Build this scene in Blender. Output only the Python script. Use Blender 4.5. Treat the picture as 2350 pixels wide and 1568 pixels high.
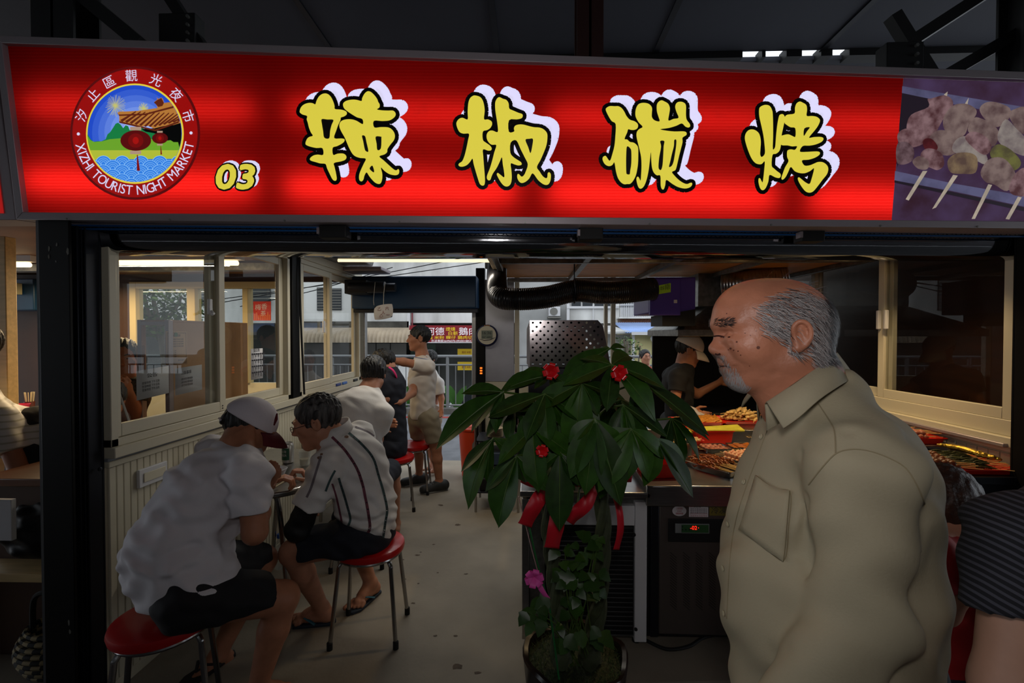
import bpy, bmesh, math, random
import numpy as np
from mathutils import Vector, Matrix, Euler
from mathutils.bvhtree import BVHTree
random.seed(7); np.random.seed(7)
PI = math.pi
for _o in list(bpy.data.objects): bpy.data.objects.remove(_o)
SC = bpy.context.scene
COL = SC.collection
# ------------------------------------------------------------------ camera
FPX = 1044.0; YAW = math.radians(1.92); PITCH = math.radians(-0.93); CAMH = 1.52
cam_d = bpy.data.cameras.new('camera'); cam = bpy.data.objects.new('camera', cam_d); COL.objects.link(cam)
cam_d.sensor_width = 36.0; cam_d.lens = FPX*36.0/2350.0; cam_d.clip_start = 0.05; cam_d.clip_end = 200
cam.location = (0, 0, CAMH); cam.rotation_euler = (PI/2+PITCH, 0, YAW)
SC.camera = cam
# ------------------------------------------------------------------ world: overcast daylight
W = bpy.data.worlds.new('world'); SC.world = W; W.use_nodes = True
W.node_tree.nodes['Background'].inputs[0].default_value = (0.86, 0.93, 1.0, 1)
W.node_tree.nodes['Background'].inputs[1].default_value = 1.65
# ------------------------------------------------------------------ lamps: the photographer's flash and the stall's own lights
def lamp(name, kind, loc, power, col=(1,1,1), size=.1, rot=None, size_y=None, spot=None):
    d = bpy.data.lights.new(name, kind); d.energy = power; d.color = col
    if kind == 'AREA':
        d.size = size
        if size_y: d.shape = 'RECTANGLE'; d.size_y = size_y
    elif kind in ('POINT', 'SPOT'): d.shadow_soft_size = size
    if spot: d.spot_size = math.radians(spot); d.spot_blend = .6
    o = bpy.data.objects.new(name, d); COL.objects.link(o); o.location = loc
    if rot: o.rotation_euler = rot
    return o
fl_ = lamp('camera_flash', 'SPOT', (0.02, -0.06, 1.74), 17.5, (1.0, .95, .94), .07, (math.radians(96), 0, math.radians(-8)), spot=150); fl_.data.spot_blend = 1.0
lamp('food_downlight_lamp', 'SPOT', (0.98, 2.75, 1.965), 26, (1, .72, .38), .04, (0, 0, 0), spot=120)
lamp('food_downlight_lamp', 'SPOT', (1.60, 2.75, 1.965), 22, (1, .72, .38), .04, (0, 0, 0), spot=120)
lamp('food_downlight_lamp', 'SPOT', (2.02, 2.55, 1.965), 16, (1, .72, .38), .04, (0, 0, 0), spot=120)
lamp('aisle_tube_lamp', 'AREA', (-.83, 3.27, 2.02), 7, (1, .92, .78), 1.1, (0, 0, 0), .04)
lamp('neighbour_tube_lamp', 'AREA', (-2.85, 3.55, 2.0), 34, (1, .74, .42), 1.2, (0, 0, 0), .05)
lamp('neighbour_tube_lamp', 'AREA', (-4.2, 4.2, 2.03), 22, (1, .74, .42), 1.2, (0, 0, 0), .05)
# ------------------------------------------------------------------ exposure
SC.view_settings.view_transform = 'Standard'; SC.view_settings.look = 'None'
SC.view_settings.exposure = 0.0; SC.view_settings.gamma = 1.0; SC.view_settings.use_curve_mapping = False
# ------------------------------------------------------------------ pixel rays -> points in the place
CAMP = Vector((0, 0, CAMH)); CROT = Euler((PI/2+PITCH, 0, YAW)).to_matrix()
def ray(px, py): return CROT @ Vector(((px-1175)/FPX, -(py-784)/FPX, -1))
def PY(px, py, Y): r = ray(px, py); return CAMP + r*(Y/r.y)
def PX(px, py, X): r = ray(px, py); return CAMP + r*(X/r.x)
def PZ(px, py, Z): r = ray(px, py); return CAMP + r*((Z-CAMH)/r.z)
# ------------------------------------------------------------------ materials
def lin(c):
    out = []
    for v in c[:3]:
        v = v/255.0
        out.append(v/12.92 if v <= .04045 else ((v+.055)/1.055)**2.4)
    return out
MATS = {}
def M(name, col, rough=.5, metal=0., noise=None, bump=None, emit=None, spec=.5, coat=0., col2=None, stretch=None, trans=0., alpha=None, ior=1.45):
    if name in MATS: return MATS[name]
    m = bpy.data.materials.new(name); m.use_nodes = True; MATS[name] = m
    nt = m.node_tree; b = nt.nodes['Principled BSDF']; L = nt.links.new
    c = lin(col)+[1]
    b.inputs['Base Color'].default_value = c; b.inputs['Roughness'].default_value = rough; b.inputs['Metallic'].default_value = metal
    b.inputs['Specular IOR Level'].default_value = spec; b.inputs['Coat Weight'].default_value = coat; b.inputs['IOR'].default_value = ior
    if trans: b.inputs['Transmission Weight'].default_value = trans
    if alpha is not None: b.inputs['Alpha'].default_value = alpha
    tc = None
    def coord():
        nonlocal tc
        if tc is None:
            t = nt.nodes.new('ShaderNodeTexCoord'); mp = nt.nodes.new('ShaderNodeMapping')
            if stretch: mp.inputs['Scale'].default_value = stretch
            L(t.outputs['Object'], mp.inputs['Vector']); tc = mp.outputs['Vector']
        return tc
    if noise:
        n = nt.nodes.new('ShaderNodeTexNoise'); n.inputs['Scale'].default_value = noise[0]; n.inputs['Detail'].default_value = 5
        L(coord(), n.inputs['Vector'])
        r = nt.nodes.new('ShaderNodeValToRGB'); L(n.outputs['Fac'], r.inputs['Fac'])
        a = noise[1]
        c2 = lin(col2)+[1] if col2 else [x*(1-a) for x in c[:3]]+[1]
        c1 = c if col2 else [min(1, x*(1+a*.5)) for x in c[:3]]+[1]
        r.color_ramp.elements[0].position = noise[2] if len(noise) > 2 else .35; r.color_ramp.elements[1].position = noise[3] if len(noise) > 3 else .68
        r.color_ramp.elements[0].color = c2; r.color_ramp.elements[1].color = c1
        L(r.outputs['Color'], b.inputs['Base Color'])
        if emit and emit == 'ramp': L(r.outputs['Color'], b.inputs['Emission Color'])
    if bump:
        n2 = nt.nodes.new('ShaderNodeTexNoise'); n2.inputs['Scale'].default_value = bump[0]; n2.inputs['Detail'].default_value = 6
        L(coord(), n2.inputs['Vector'])
        bp = nt.nodes.new('ShaderNodeBump'); bp.inputs['Strength'].default_value = bump[1]; bp.inputs['Distance'].default_value = .01
        L(n2.outputs['Fac'], bp.inputs['Height']); L(bp.outputs['Normal'], b.inputs['Normal'])
    if emit:
        if emit == 'ramp': b.inputs['Emission Strength'].default_value = 1.0
        else: b.inputs['Emission Color'].default_value = lin(emit[0])+[1]; b.inputs['Emission Strength'].default_value = emit[1]
    return m
def EM(name, col, s=1.0, base=.15):
    """printed film of a backlit sign: gives off its own colour"""
    if name in MATS: return MATS[name]
    m = M(name, [c*.45 for c in col], .5, emit=(col, s)); return m
def GLASS(name, tint=(235, 240, 240), rough=.0, refl=.035):
    if name in MATS: return MATS[name]
    m = bpy.data.materials.new(name); m.use_nodes = True; MATS[name] = m
    nt = m.node_tree; nt.nodes.clear(); L = nt.links.new
    out = nt.nodes.new('ShaderNodeOutputMaterial'); mx = nt.nodes.new('ShaderNodeMixShader')
    t = nt.nodes.new('ShaderNodeBsdfTransparent'); g = nt.nodes.new('ShaderNodeBsdfGlossy'); lw = nt.nodes.new('ShaderNodeLayerWeight'); pw_ = nt.nodes.new('ShaderNodeMath'); fr = nt.nodes.new('ShaderNodeMath')
    pw_.operation = 'POWER'; pw_.inputs[1].default_value = 4.0; fr.operation = 'MULTIPLY_ADD'; fr.inputs[1].default_value = .8; fr.inputs[2].default_value = refl; L(lw.outputs['Facing'], pw_.inputs[0]); L(pw_.outputs[0], fr.inputs[0]); t.inputs['Color'].default_value = lin(tint)+[1]; g.inputs['Roughness'].default_value = rough
    L(fr.outputs[0], mx.inputs[0]); L(t.outputs[0], mx.inputs[1]); L(g.outputs[0], mx.inputs[2]); L(mx.outputs[0], out.inputs[0])
    return m
# ------------------------------------------------------------------ mesh builder
def frame(d, up=(0, 0, 1)):
    z = Vector(d).normalized(); u = Vector(up)
    if abs(z.dot(u)) > .98: u = Vector((0, 1, 0))
    x = u.cross(z).normalized(); y = z.cross(x)
    return x, y, z
class B:
    def __init__(s): s.v = []; s.f = []; s.mi = []; s.cur = 0
    def add(s, vs, fs):
        o = len(s.v); s.v += [tuple(v) for v in vs]; s.f += [tuple(i+o for i in f) for f in fs]; s.mi += [s.cur]*len(fs); return s
    def box(s, x0, x1, y0, y1, z0, z1):
        vs = [(x, y, z) for x in (x0, x1) for y in (y0, y1) for z in (z0, z1)]
        return s.add(vs, [(0,1,3,2),(4,6,7,5),(0,4,5,1),(2,3,7,6),(0,2,6,4),(1,5,7,3)])
    def hexa(s, bot, top):
        vs = list(bot)+list(top); n = len(bot)
        return s.add(vs, [tuple(range(n))[::-1], tuple(range(n, 2*n))]+[(i, (i+1) % n, n+(i+1) % n, n+i) for i in range(n)])
    def bar(s, a, b, w, h, up=(0, 0, 1)):
        a = Vector(a); b = Vector(b); x, y, z = frame(b-a, up); x = x*w/2; y = y*h/2
        return s.hexa([a-x-y, a+x-y, a+x+y, a-x+y], [b-x-y, b+x-y, b+x+y, b-x+y])
    def tube(s, pts, r, n=8, cap=True, closed=False, flat=1.0, up=(0, 0, 1)):
        pts = [Vector(p) for p in pts]; k = len(pts); rs = r if isinstance(r, (list, tuple)) else [r]*k
        vs = []; px = None
        for i, p in enumerate(pts):
            if closed: t = pts[(i+1) % k]-pts[i-1]
            else: t = pts[min(i+1, k-1)]-pts[max(i-1, 0)]
            if t.length < 1e-9: t = Vector((0, 0, 1))
            t.normalize()
            if px is None: x, y, _ = frame(t, up)
            else:
                x = px-t*px.dot(t)
                if x.length < 1e-6: x, y, _ = frame(t, up)
                x.normalize(); y = t.cross(x)
            px = x
            for j in range(n):
                a = 2*PI*j/n; vs.append(p+x*(math.cos(a)*rs[i])+y*(math.sin(a)*rs[i]*flat))
        fs = []
        for i in range(k if closed else k-1):
            i2 = (i+1) % k
            for j in range(n): fs.append((i*n+j, i*n+(j+1) % n, i2*n+(j+1) % n, i2*n+j))
        if cap and not closed: fs.append(tuple(range(n))[::-1]); fs.append(tuple((k-1)*n+j for j in range(n)))
        return s.add(vs, fs)
    def lathe(s, prof, n=24, c=(0, 0, 0), ax=None, cap=True, sx=1, sy=1):
        c = Vector(c)
        if ax is None: X, Y, Z = Vector((1,0,0)), Vector((0,1,0)), Vector((0,0,1))
        else: X, Y, Z = frame(ax)
        vs = []; k = len(prof)
        for r, h in prof:
            for j in range(n):
                a = 2*PI*j/n; vs.append(c+X*(r*sx*math.cos(a))+Y*(r*sy*math.sin(a))+Z*h)
        fs = [(i*n+j, i*n+(j+1) % n, (i+1)*n+(j+1) % n, (i+1)*n+j) for i in range(k-1) for j in range(n)]
        if cap: fs.append(tuple(range(n))[::-1]); fs.append(tuple((k-1)*n+j for j in range(n)))
        return s.add(vs, fs)
    def ell(s, c, r, n=12, m=8, rot=None):
        c = Vector(c); vs = []
        if not isinstance(r, (tuple, list)): r = (r, r, r)
        for i in range(m+1):
            t = PI*i/m
            for j in range(n):
                a = 2*PI*j/n; p = Vector((r[0]*math.sin(t)*math.cos(a), r[1]*math.sin(t)*math.sin(a), r[2]*math.cos(t)))
                if rot: p = rot @ p
                vs.append(c+p)
        fs = [(i*n+j, (i+1)*n+j, (i+1)*n+(j+1) % n, i*n+(j+1) % n) for i in range(m) for j in range(n)]
        return s.add(vs, fs)
    def prism(s, poly, vec):
        vec = Vector(vec); return s.hexa([Vector(p) for p in poly], [Vector(p)+vec for p in poly])
    def quad(s, *p): return s.add(p, [tuple(range(len(p)))])
    def build(s, name, mat, parent=None, smooth=True, bevel=None, ang=35, loc=None, merge=False):
        me = bpy.data.meshes.new(name); me.from_pydata([tuple(v) for v in s.v], [], s.f)
        mats = mat if isinstance(mat, (list, tuple)) else [mat]
        for m in mats: me.materials.append(m)
        if len(mats) > 1: me.polygons.foreach_set('material_index', s.mi)
        me.validate(); me.update()
        if merge:
            bm = bmesh.new(); bm.from_mesh(me); bmesh.ops.remove_doubles(bm, verts=bm.verts, dist=1e-5); bmesh.ops.recalc_face_normals(bm, faces=bm.faces); bm.to_mesh(me); bm.free()
        if smooth: me.shade_smooth(); me.set_sharp_from_angle(angle=math.radians(ang))
        o = bpy.data.objects.new(name, me); COL.objects.link(o)
        if loc is not None: o.location = loc
        if parent: put(o, parent)
        if bevel:
            bv = o.modifiers.new('bevel', 'BEVEL'); bv.width = bevel; bv.segments = 2; bv.limit_method = 'ANGLE'; bv.angle_limit = math.radians(40)
        return o
def put(o, parent):
    o.parent = parent
    if parent.type == 'EMPTY' or True: o.matrix_parent_inverse = mw(parent).inverted()
def mw(o):
    m = Matrix.LocRotScale(o.location, o.rotation_euler, o.scale)
    if o.parent: return mw(o.parent) @ o.matrix_parent_inverse @ m
    return m
def tag(o, label, cat, group=None):
    o['label'] = label; o['category'] = cat
    if group: o['group'] = group
    return o
def thing(name, label, cat, loc=(0, 0, 0), group=None, rz=0):
    o = bpy.data.objects.new(name, None); COL.objects.link(o); o.location = loc; o.rotation_euler = (0, 0, rz); o.empty_display_size = .05
    return tag(o, label, cat, group)
def struct(o): o['kind'] = 'structure'; return o
def stuff(o): o['kind'] = 'stuff'; return o
def copy_tree(o, parent=None):
    c = o.copy(); COL.objects.link(c)
    if parent is not None: c.parent = parent
    for ch in o.children: copy_tree(ch, c)
    return c
def lerp(a, b, t): return a+(b-a)*t
def spline(pts, n=8, closed=False):
    """Catmull-Rom through points"""
    P = [Vector(p) for p in pts]; k = len(P); out = []
    for i in range(k if closed else k-1):
        p0 = P[i-1] if (closed or i > 0) else P[0]; p1 = P[i]; p2 = P[(i+1) % k]; p3 = P[(i+2) % k] if (closed or i+2 < k) else P[-1]
        for j in range(n):
            t = j/n; out.append(.5*((2*p1)+(p2-p0)*t+(2*p0-5*p1+4*p2-p3)*t*t+(3*p1-p0-3*p2+p3)*t*t*t))
    if not closed: out.append(P[-1])
    return out
# ------------------------------------------------------------------ lettering as flat meshes
_txt = {}
def text2d(ch, res=3):
    """triangles of a text in its own plane, height of a capital about 1; returns verts (x,y), faces, width"""
    if ch in _txt: return _txt[ch]
    cu = bpy.data.curves.new('txt', 'FONT'); cu.body = ch; cu.size = 1.0; cu.resolution_u = res
    ob = bpy.data.objects.new('txt', cu); COL.objects.link(ob)
    dg = bpy.context.evaluated_depsgraph_get(); me = ob.evaluated_get(dg).to_mesh()
    v = [(p.co.x, p.co.y) for p in me.vertices]; f = [tuple(p.vertices) for p in me.polygons]
    ob.evaluated_get(dg).to_mesh_clear(); bpy.data.objects.remove(ob); bpy.data.curves.remove(cu)
    if v:
        xs = [p[0] for p in v]; x0 = min(xs); w = max(xs)-x0; v = [(p[0]-x0, p[1]) for p in v]
    else: w = .3
    _txt[ch] = (v, f, w); return _txt[ch]
def add_text(b, s, o, ux, uy, h, fit=None, center=False, off=(0, 0, 0), bold=0.0):
    """put text s into builder b: origin o, unit vectors ux, uy, letter height h; fit = total width"""
    v, f, w = text2d(s); o = Vector(o)+Vector(off); ux = Vector(ux).normalized(); uy = Vector(uy).normalized(); kx = h
    if fit and w > 0: kx = fit/w
    cx = w*kx/2 if center else 0
    for d in ([0] if not bold else [-bold, bold]):
        b.add([o+ux*(p[0]*kx-cx+d)+uy*(p[1]*h) for p in v], f)
    return b
# ================================================================== materials of the place
m_conc = M('concrete_floor', (146, 136, 120), .75, noise=(2.2, .22), bump=(40, .15))
m_pave = M('dark_pavement', (92, 90, 90), .8, noise=(3, .3), bump=(60, .2))
m_asph = M('asphalt', (105, 107, 112), .85, noise=(6, .18), bump=(90, .3))
m_black = M('black_painted_steel', (9, 8, 7), .55, noise=(9, .3), spec=.2)
m_blackm = M('matt_black', (10, 10, 11), .6)
m_dkgrey = M('dark_grey_steel', (34, 36, 42), .4, .6)
m_alu = M('satin_aluminium', (158, 148, 152), .42, .45)
m_steel = M('brushed_stainless', (172, 170, 168), .28, 1., noise=(14, .12), stretch=(1, 1, 22))
m_polish = M('polished_stainless', (150, 152, 156), .07, 1., bump=(1.6, .35))
m_chrome = M('chrome_tube', (165, 163, 162), .2, 1.)
m_white = M('white_aluminium_frame', (196, 188, 166), .4)
m_bead = M('cream_beadboard', (204, 196, 172), .5, noise=(3, .08))
m_blue = M('blue_paint', (12, 78, 140), .4)
m_blues = M('blue_shutter_steel', (14, 52, 84), .45, noise=(2, .2))
m_wood = M('varnished_plywood', (196, 136, 70), .5, noise=(5, .3), stretch=(1, 9, 9))
m_woodl = M('pale_wood', (206, 176, 122), .5, noise=(6, .15), stretch=(1, 8, 8))
m_galv = M('galvanised_steel', (140, 140, 136), .42, .9, noise=(26, .3))
m_glass = GLASS('window_glass', (222, 224, 222))
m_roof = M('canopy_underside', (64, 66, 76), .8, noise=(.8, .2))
m_wpaint = M('white_paint', (205, 204, 205), .5)
m_red = M('red_vinyl', (176, 12, 14), .35, coat=.2)
m_rubber = M('black_rubber', (14, 14, 14), .7)
m_dkbrown = M('dark_brown_board', (56, 30, 14), .35, noise=(4, .25), stretch=(1, 1, 6))
m_purple = M('purple_enamel', (74, 56, 146), .4)
XL, XR = -1.75, 2.25                        # inner faces of the two side walls
def YF(x): return 1.82+.07*(x-XL)           # the stall's slanting front line
YB = 4.70                                   # rear wall
# ------------------------------------------------------------------ ground
fl = B(); fl.hexa([(-7, YF(-7), -.2), (5, YF(5), -.2), (5, 5.42, -.2), (-7, 5.42, -.2)], [(-7, YF(-7), 0), (5, YF(5), 0), (5, 5.42, 0), (-7, 5.42, 0)])
floor = struct(fl.build('floor', m_conc))
pv = B(); pv.hexa([(-12, -4, -.25), (12, -4, -.25), (12, YF(12)-.004, -.25), (-12, YF(-12)-.004, -.25)], [(-12, -4, -.045), (12, -4, -.045), (12, YF(12)-.004, -.045), (-12, YF(-12)-.004, -.045)])
struct(pv.build('floor_pavement', m_pave))
a = B(); a.box(-14, 14, 5.424, 9.3, -.3, -.05); struct(a.build('floor_street', m_asph))
a = B(); a.box(-14, 14, 9.3, 40, -1.4, -1.0); struct(a.build('floor_lower_road', m_asph))
a = B(); a.box(-14, 14, 9.3, 9.38, -1.0, -.02); struct(a.build('wall_embankment', M('embankment', (120, 118, 112), .8, noise=(2, .3))))
a = B(); a.box(-14, 14, 8.42, 8.56, -.05, -.045); struct(a.build('trim_1', M('road_line_red', (150, 50, 45), .8, noise=(8, .3))))
# stains on the concrete
m_stain = M('floor_stain', (84, 70, 56), .8, noise=(12, .3))
st = B()
for (x, y, r) in ((1048, 1530, .035), (1095, 1545, .02), (948, 1385, .014), (1005, 1315, .01), (965, 1268, .012), (958, 1275, .02), (1070, 1318, .014), (905, 1245, .02), (925, 1285, .012), (1000, 1460, .012), (1012, 1160, .03), (1050, 1205, .03), (960, 1340, .01), (995, 1250, .014), (930, 1330, .01), (1045, 1460, .012)):
    c = PZ(x, y, .0); n = 9
    st.add([(c.x+r*random.uniform(.5, 1.2)*math.cos(2*PI*i/n), c.y+.6*r*random.uniform(.5, 1.2)*math.sin(2*PI*i/n), .0012) for i in range(n)], [tuple(range(n))])
o = st.build('stain', m_stain, floor); stuff(o)
# ------------------------------------------------------------------ canopy roof over the lane: sheets with seams, steel posts and brackets
ZR = 3.55
cr = thing('canopy_roof', 'dark grey sheet canopy roof high above the illuminated sign', 'roof', (0, 0, ZR))
xs = [-12.6, -11., -9.4, -7.8, -6.2, -4.6, -3.0, -1.4, -.22, .92, 2.1, 3.7, 5.3, 6.9, 8.5, 10.1, 11.7]
for i in range(len(xs)-1):
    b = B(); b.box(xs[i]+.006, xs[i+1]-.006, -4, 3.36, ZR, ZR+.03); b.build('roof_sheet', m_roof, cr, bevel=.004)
b = B()
for x in xs[1:-1]: b.box(x-.02, x+.02, -4, 3.36, ZR-.012, ZR+.0)
b.build('seam_strip', m_dkgrey, cr)
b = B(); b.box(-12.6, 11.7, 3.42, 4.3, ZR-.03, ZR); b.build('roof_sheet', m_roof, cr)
gaps = [PZ(px, 128, ZR).x for px in (1695, 1738, 1746, 1792, 1826, 1868, 1893, 1930)]
edges = [-12.6]+gaps+[11.7]
b = B()
for i in range(0, len(edges), 2): b.box(edges[i], edges[i+1], 3.34, 3.44, ZR-.05, ZR+.02)
b.build('edge_strip', m_blackm, cr)
def post(name, px, Y, w, d, z0, z1, mat, label):
    c = PY(px, 300, Y); b = B()
    x = c.x
    b.box(x-w/2, x+w/2, Y-d/2, Y-d/2+.012, z0, z1); b.box(x-w/2, x+w/2, Y+d/2-.012, Y+d/2, z0, z1); b.box(x-.006, x+.006, Y-d/2, Y+d/2, z0, z1)
    o = b.build(name, mat); return tag(o, label, 'post')
m_brown = M('red_oxide_steel', (46, 22, 18), .55)
post('canopy_post', 1350, 2.35, .13, .13, 2.45, ZR-.014, m_brown, 'rusty brown steel post rising behind the middle of the sign')
post('canopy_post', 158, 2.1, .2, .14, 2.45, ZR-.014, m_blackm, 'broad black steel post above the left end of the sign')
post('canopy_post', 2336, 2.15, .09, .12, 2.45, ZR-.014, m_blackm, 'narrow black steel post above the right end of the sign')
def truss(p0, p1, Y, w, label):
    a = PY(*p0, Y); c = PY(*p1, Y); b = B(); b.bar(a, c, w, .08, up=(0, 1, 0)); o = b.build('diagonal_brace', m_blackm); tag(o, label, 'brace')
truss((200, 0), (330, 108), 2.08, .06, 'black diagonal brace beside the left black post above sign')
truss((2300, -40), (2085, 100), 2.2, .05, 'upper black diagonal brace above the food photo on sign')
truss((2330, 80), (2150, 185), 2.2, .05, 'lower black diagonal brace above the food photo on sign')
for px, py0, py1, lab in ((405, 30, 100, 'black bolted bracket above the red sign near the emblem'), (2078, 96, 172, 'black bolted bracket above the red sign near the food photo')):
    t = thing('roof_bracket', lab, 'bracket', PY(px, py1, 2.1)); p0 = PY(px-42, py0, 2.1); p1 = PY(px+42, py1, 2.1)
    b = B(); b.box(p0.x, p1.x, 2.1, 2.17, p1.z-.02, p0.z); b.build('plate', m_blackm, t, bevel=.004)
    b = B(); b.bar(PY(px+60, py1+10, 2.14), PY(px-30, py0-60, 2.14), .05, .05); b.build('rafter', m_blackm, t)
    for i in range(4):
        q = PY(px+26, lerp(py0+8, py1-6, i/3), 2.095); b = B(); b.lathe([(.008, -.006), (.008, .006)], 6, q, (0, 1, 0)); b.build('bolt', m_galv, t)
# ------------------------------------------------------------------ left wall: beadboard, trim, sliding windows
zs = 1.04
wl = B(); wl.box(XL-.06, XL-.012, 1.83, YB, 0, zs); wall_left = struct(wl.build('wall_left', m_bead))
pb = B(); pb.box(-.012, 0, -.0155, .0155, -.46, .46)
pm = pb.build('plank', m_bead, wall_left, bevel=.003); pm.location = (XL, 1.855, .5)
n = 0; y = 1.855+.0345
while y < YB-.03:
    c = pm.copy(); COL.objects.link(c); c.location = (XL, y, .5); y += .0345
def strip(name, x0, x1, y0, y1, z0, z1, mat, par=None, bev=.003):
    b = B(); b.box(x0, x1, y0, y1, z0, z1); return b.build(name, mat, par, bevel=bev)
strip('top_rail', XL-.02, XL+.008, 1.83, YB, .96, .985, m_bead, wall_left)
strip('gasket', XL-.02, XL+.004, 1.83, YB, .985, 1.0, M('grey_gasket', (120, 124, 130), .5), wall_left)
strip('ledge', XL-.06, XL+.035, 1.83, YB, 1.0, 1.045, m_white, wall_left)
strip('skirting', XL-.02, XL+.006, 1.83, YB, 0, .045, m_bead, wall_left)
b = B(); q = PX(228, 1077, XL+.004); b.lathe([(.008, 0), (.008, .006), (.004, .008)], 10, q, (1, 0, 0)); b.build('screw', m_dkgrey, wall_left)
# electric cover plate on the wall
p0 = PX(318, 1085, XL+.004); t = thing('cover_plate', 'white rectangular socket cover plate on the cream beadboard wall', 'cover plate', (XL, p0.y, 1.0))
strip('plate', XL+.001, XL+.016, p0.y-.01, p0.y+.15, p0.z-.07, p0.z+.012, m_wpaint, t); strip('insert', XL+.016, XL+.02, p0.y+.012, p0.y+.135, p0.z-.05, p0.z-.008, m_bead, t)
ZT = 2.10
def sash(par, X, y0, y1, z0, z1, w=.05, d=.028, mat=None, wb=.055, glass=True):
    mat = mat or m_white
    b = B(); b.box(X-d/2, X+d/2, y0, y0+w, z0, z1); b.build('stile', mat, par, bevel=.003)
    b = B(); b.box(X-d/2, X+d/2, y1-w, y1, z0, z1); b.build('stile', mat, par, bevel=.003)
    b = B(); b.box(X-d/2, X+d/2, y0+w, y1-w, z0, z0+wb); b.build('rail', mat, par, bevel=.003)
    b = B(); b.box(X-d/2, X+d/2, y0+w, y1-w, z1-w, z1); b.build('rail', mat, par, bevel=.003)
    if glass:
        b = B(); b.quad((X, y0+w, z0+wb), (X, y1-w, z0+wb), (X, y1-w, z1-w), (X, y0+w, z1-w)); return b.build('pane', m_glass, par)
def window(name, X, sgn, y0, y1, splits, fw=.035):
    fr = B(); fr.box(X-.045, X+.02, y0, y0+fw, 1.045, ZT); fr.box(X-.045, X+.02, y1-fw, y1, 1.045, ZT); fr.box(X-.045, X+.02, y0, y1, 1.045, 1.08); fr.box(X-.045, X+.02, y0, y1, ZT-fw, ZT)
    w = struct(fr.build(name, m_white, bevel=.003))
    for i, (a, c) in enumerate(splits): sash(w, X+(.0 if i % 2 == 0 else -.03)*1, a, c, 1.082, ZT-.036)
    return w
w1 = window('window_1', XL, 1, 1.83, 3.27, [(1.835, 2.56), (2.47, 3.235)])
w2 = window('window_2', XL, 1, 3.40, 4.66, [(3.435, 4.0), (3.95, 4.63)])
# latch on the first window stile
t = w1; lp = PX(468, 700, XL+.02)
b = B(); b.box(XL+.014, XL+.03, lp.y+.03, lp.y+.055, lp.z-.05, lp.z+.035); b.build('latch', m_wpaint, t, bevel=.004)
b = B(); b.tube([(XL+.03, lp.y+.043, lp.z-.03), (XL+.045, lp.y+.04, lp.z-.045), (XL+.05, lp.y+.02, lp.z-.05)], .007, 8); b.build('latch_handle', m_wpaint, t)
b = B()
for dz in (0, -.014): b.lathe([(.004, 0), (.004, .002)], 8, (XL+.0145, 2.53, 1.112+dz), (1, 0, 0))
b.build('vent_hole', m_blackm, t)
lp = PX(742, 750, XL+.02)
b = B(); b.box(XL+.014, XL+.03, lp.y-.01, lp.y+.02, lp.z-.05, lp.z+.05); b.build('latch', m_wpaint, w2, bevel=.004)
# black conduit pipe between the windows with a cable
t = thing('conduit_post', 'black upright pipe between the two left windows', 'pipe', (XL, 3.33, 1.045)); b = B(); b.box(XL-.03, XL+.03, 3.28, 3.39, 1.046, 2.12); b.build('pipe', m_black, t, bevel=.006)
b = B(); b.tube(spline([(XL+.04, 3.37, 2.1), (XL+.05, 3.36, 1.7), (XL+.045, 3.40, 1.3), (XL+.05, 3.41, 1.06)], 6), .008, 8); b.build('cable', m_rubber, t)
strip('trim_2', XL-.05, XL+.03, 1.83, YB, ZT, ZT+.06, m_white)['kind'] = 'structure'
# ------------------------------------------------------------------ right wall
wr = B(); wr.box(XR+.012, XR+.06, YF(XR)-.03, YB, 0, zs); wall_right = struct(wr.build('wall_right', m_bead))
pr = pm.copy(); pr.data = pm.data; COL.objects.link(pr); pr.parent = wall_right; pr.matrix_parent_inverse = Matrix(); pr.rotation_euler = (0, 0, PI); pr.location = (XR, YF(XR), .5)
y = YF(XR)+.055
while y < 4.2:
    c = pr.copy(); COL.objects.link(c); c.location = (XR, y, .5); c.scale = (1, 1.55, 1); y += .055
pr.scale = (1, 1.55, 1)
strip('top_rail', XR-.008, XR+.02, 2.08, YB, .97, 1.0, m_bead, wall_right); strip('ledge', XR-.05, XR+.06, 2.08, YB, 1.0, 1.045, m_white, wall_right)
strip('track', XR-.07, XR-.045, 2.15, YB, 1.0, 1.018, m_alu, wall_right)
w3f = B(); w3f.box(XR-.02, XR+.05, 2.09, 2.16, 1.045, ZT); w3f.box(XR-.02, XR+.05, 2.09, YB, 1.045, 1.12); w3f.box(XR-.02, XR+.05, 2.09, YB, ZT-.05, ZT)
w3 = struct(w3f.build('window_3', m_white, bevel=.003))
sash(w3, XR, 2.165, 2.98, 1.12, ZT-.05, .05); sash(w3, XR+.03, 2.90, 3.66, 1.12, ZT-.05, .05); sash(w3, XR, 3.62, 4.6, 1.12, ZT-.05, .05)
for py, dy in ((690, .0), (720, -.06)):
    b = B(); b.box(XR-.035, XR-.014, 2.95+dy, 2.972+dy, 1.55, 1.67); b.build('latch', m_wpaint, w3, bevel=.005)
b = B(); b.box(XR+.30, XR+.33, 2.05, 4.7, .0, 2.3); o = b.build('wall_next_stall', m_dkbrown); struct(o)
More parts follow.
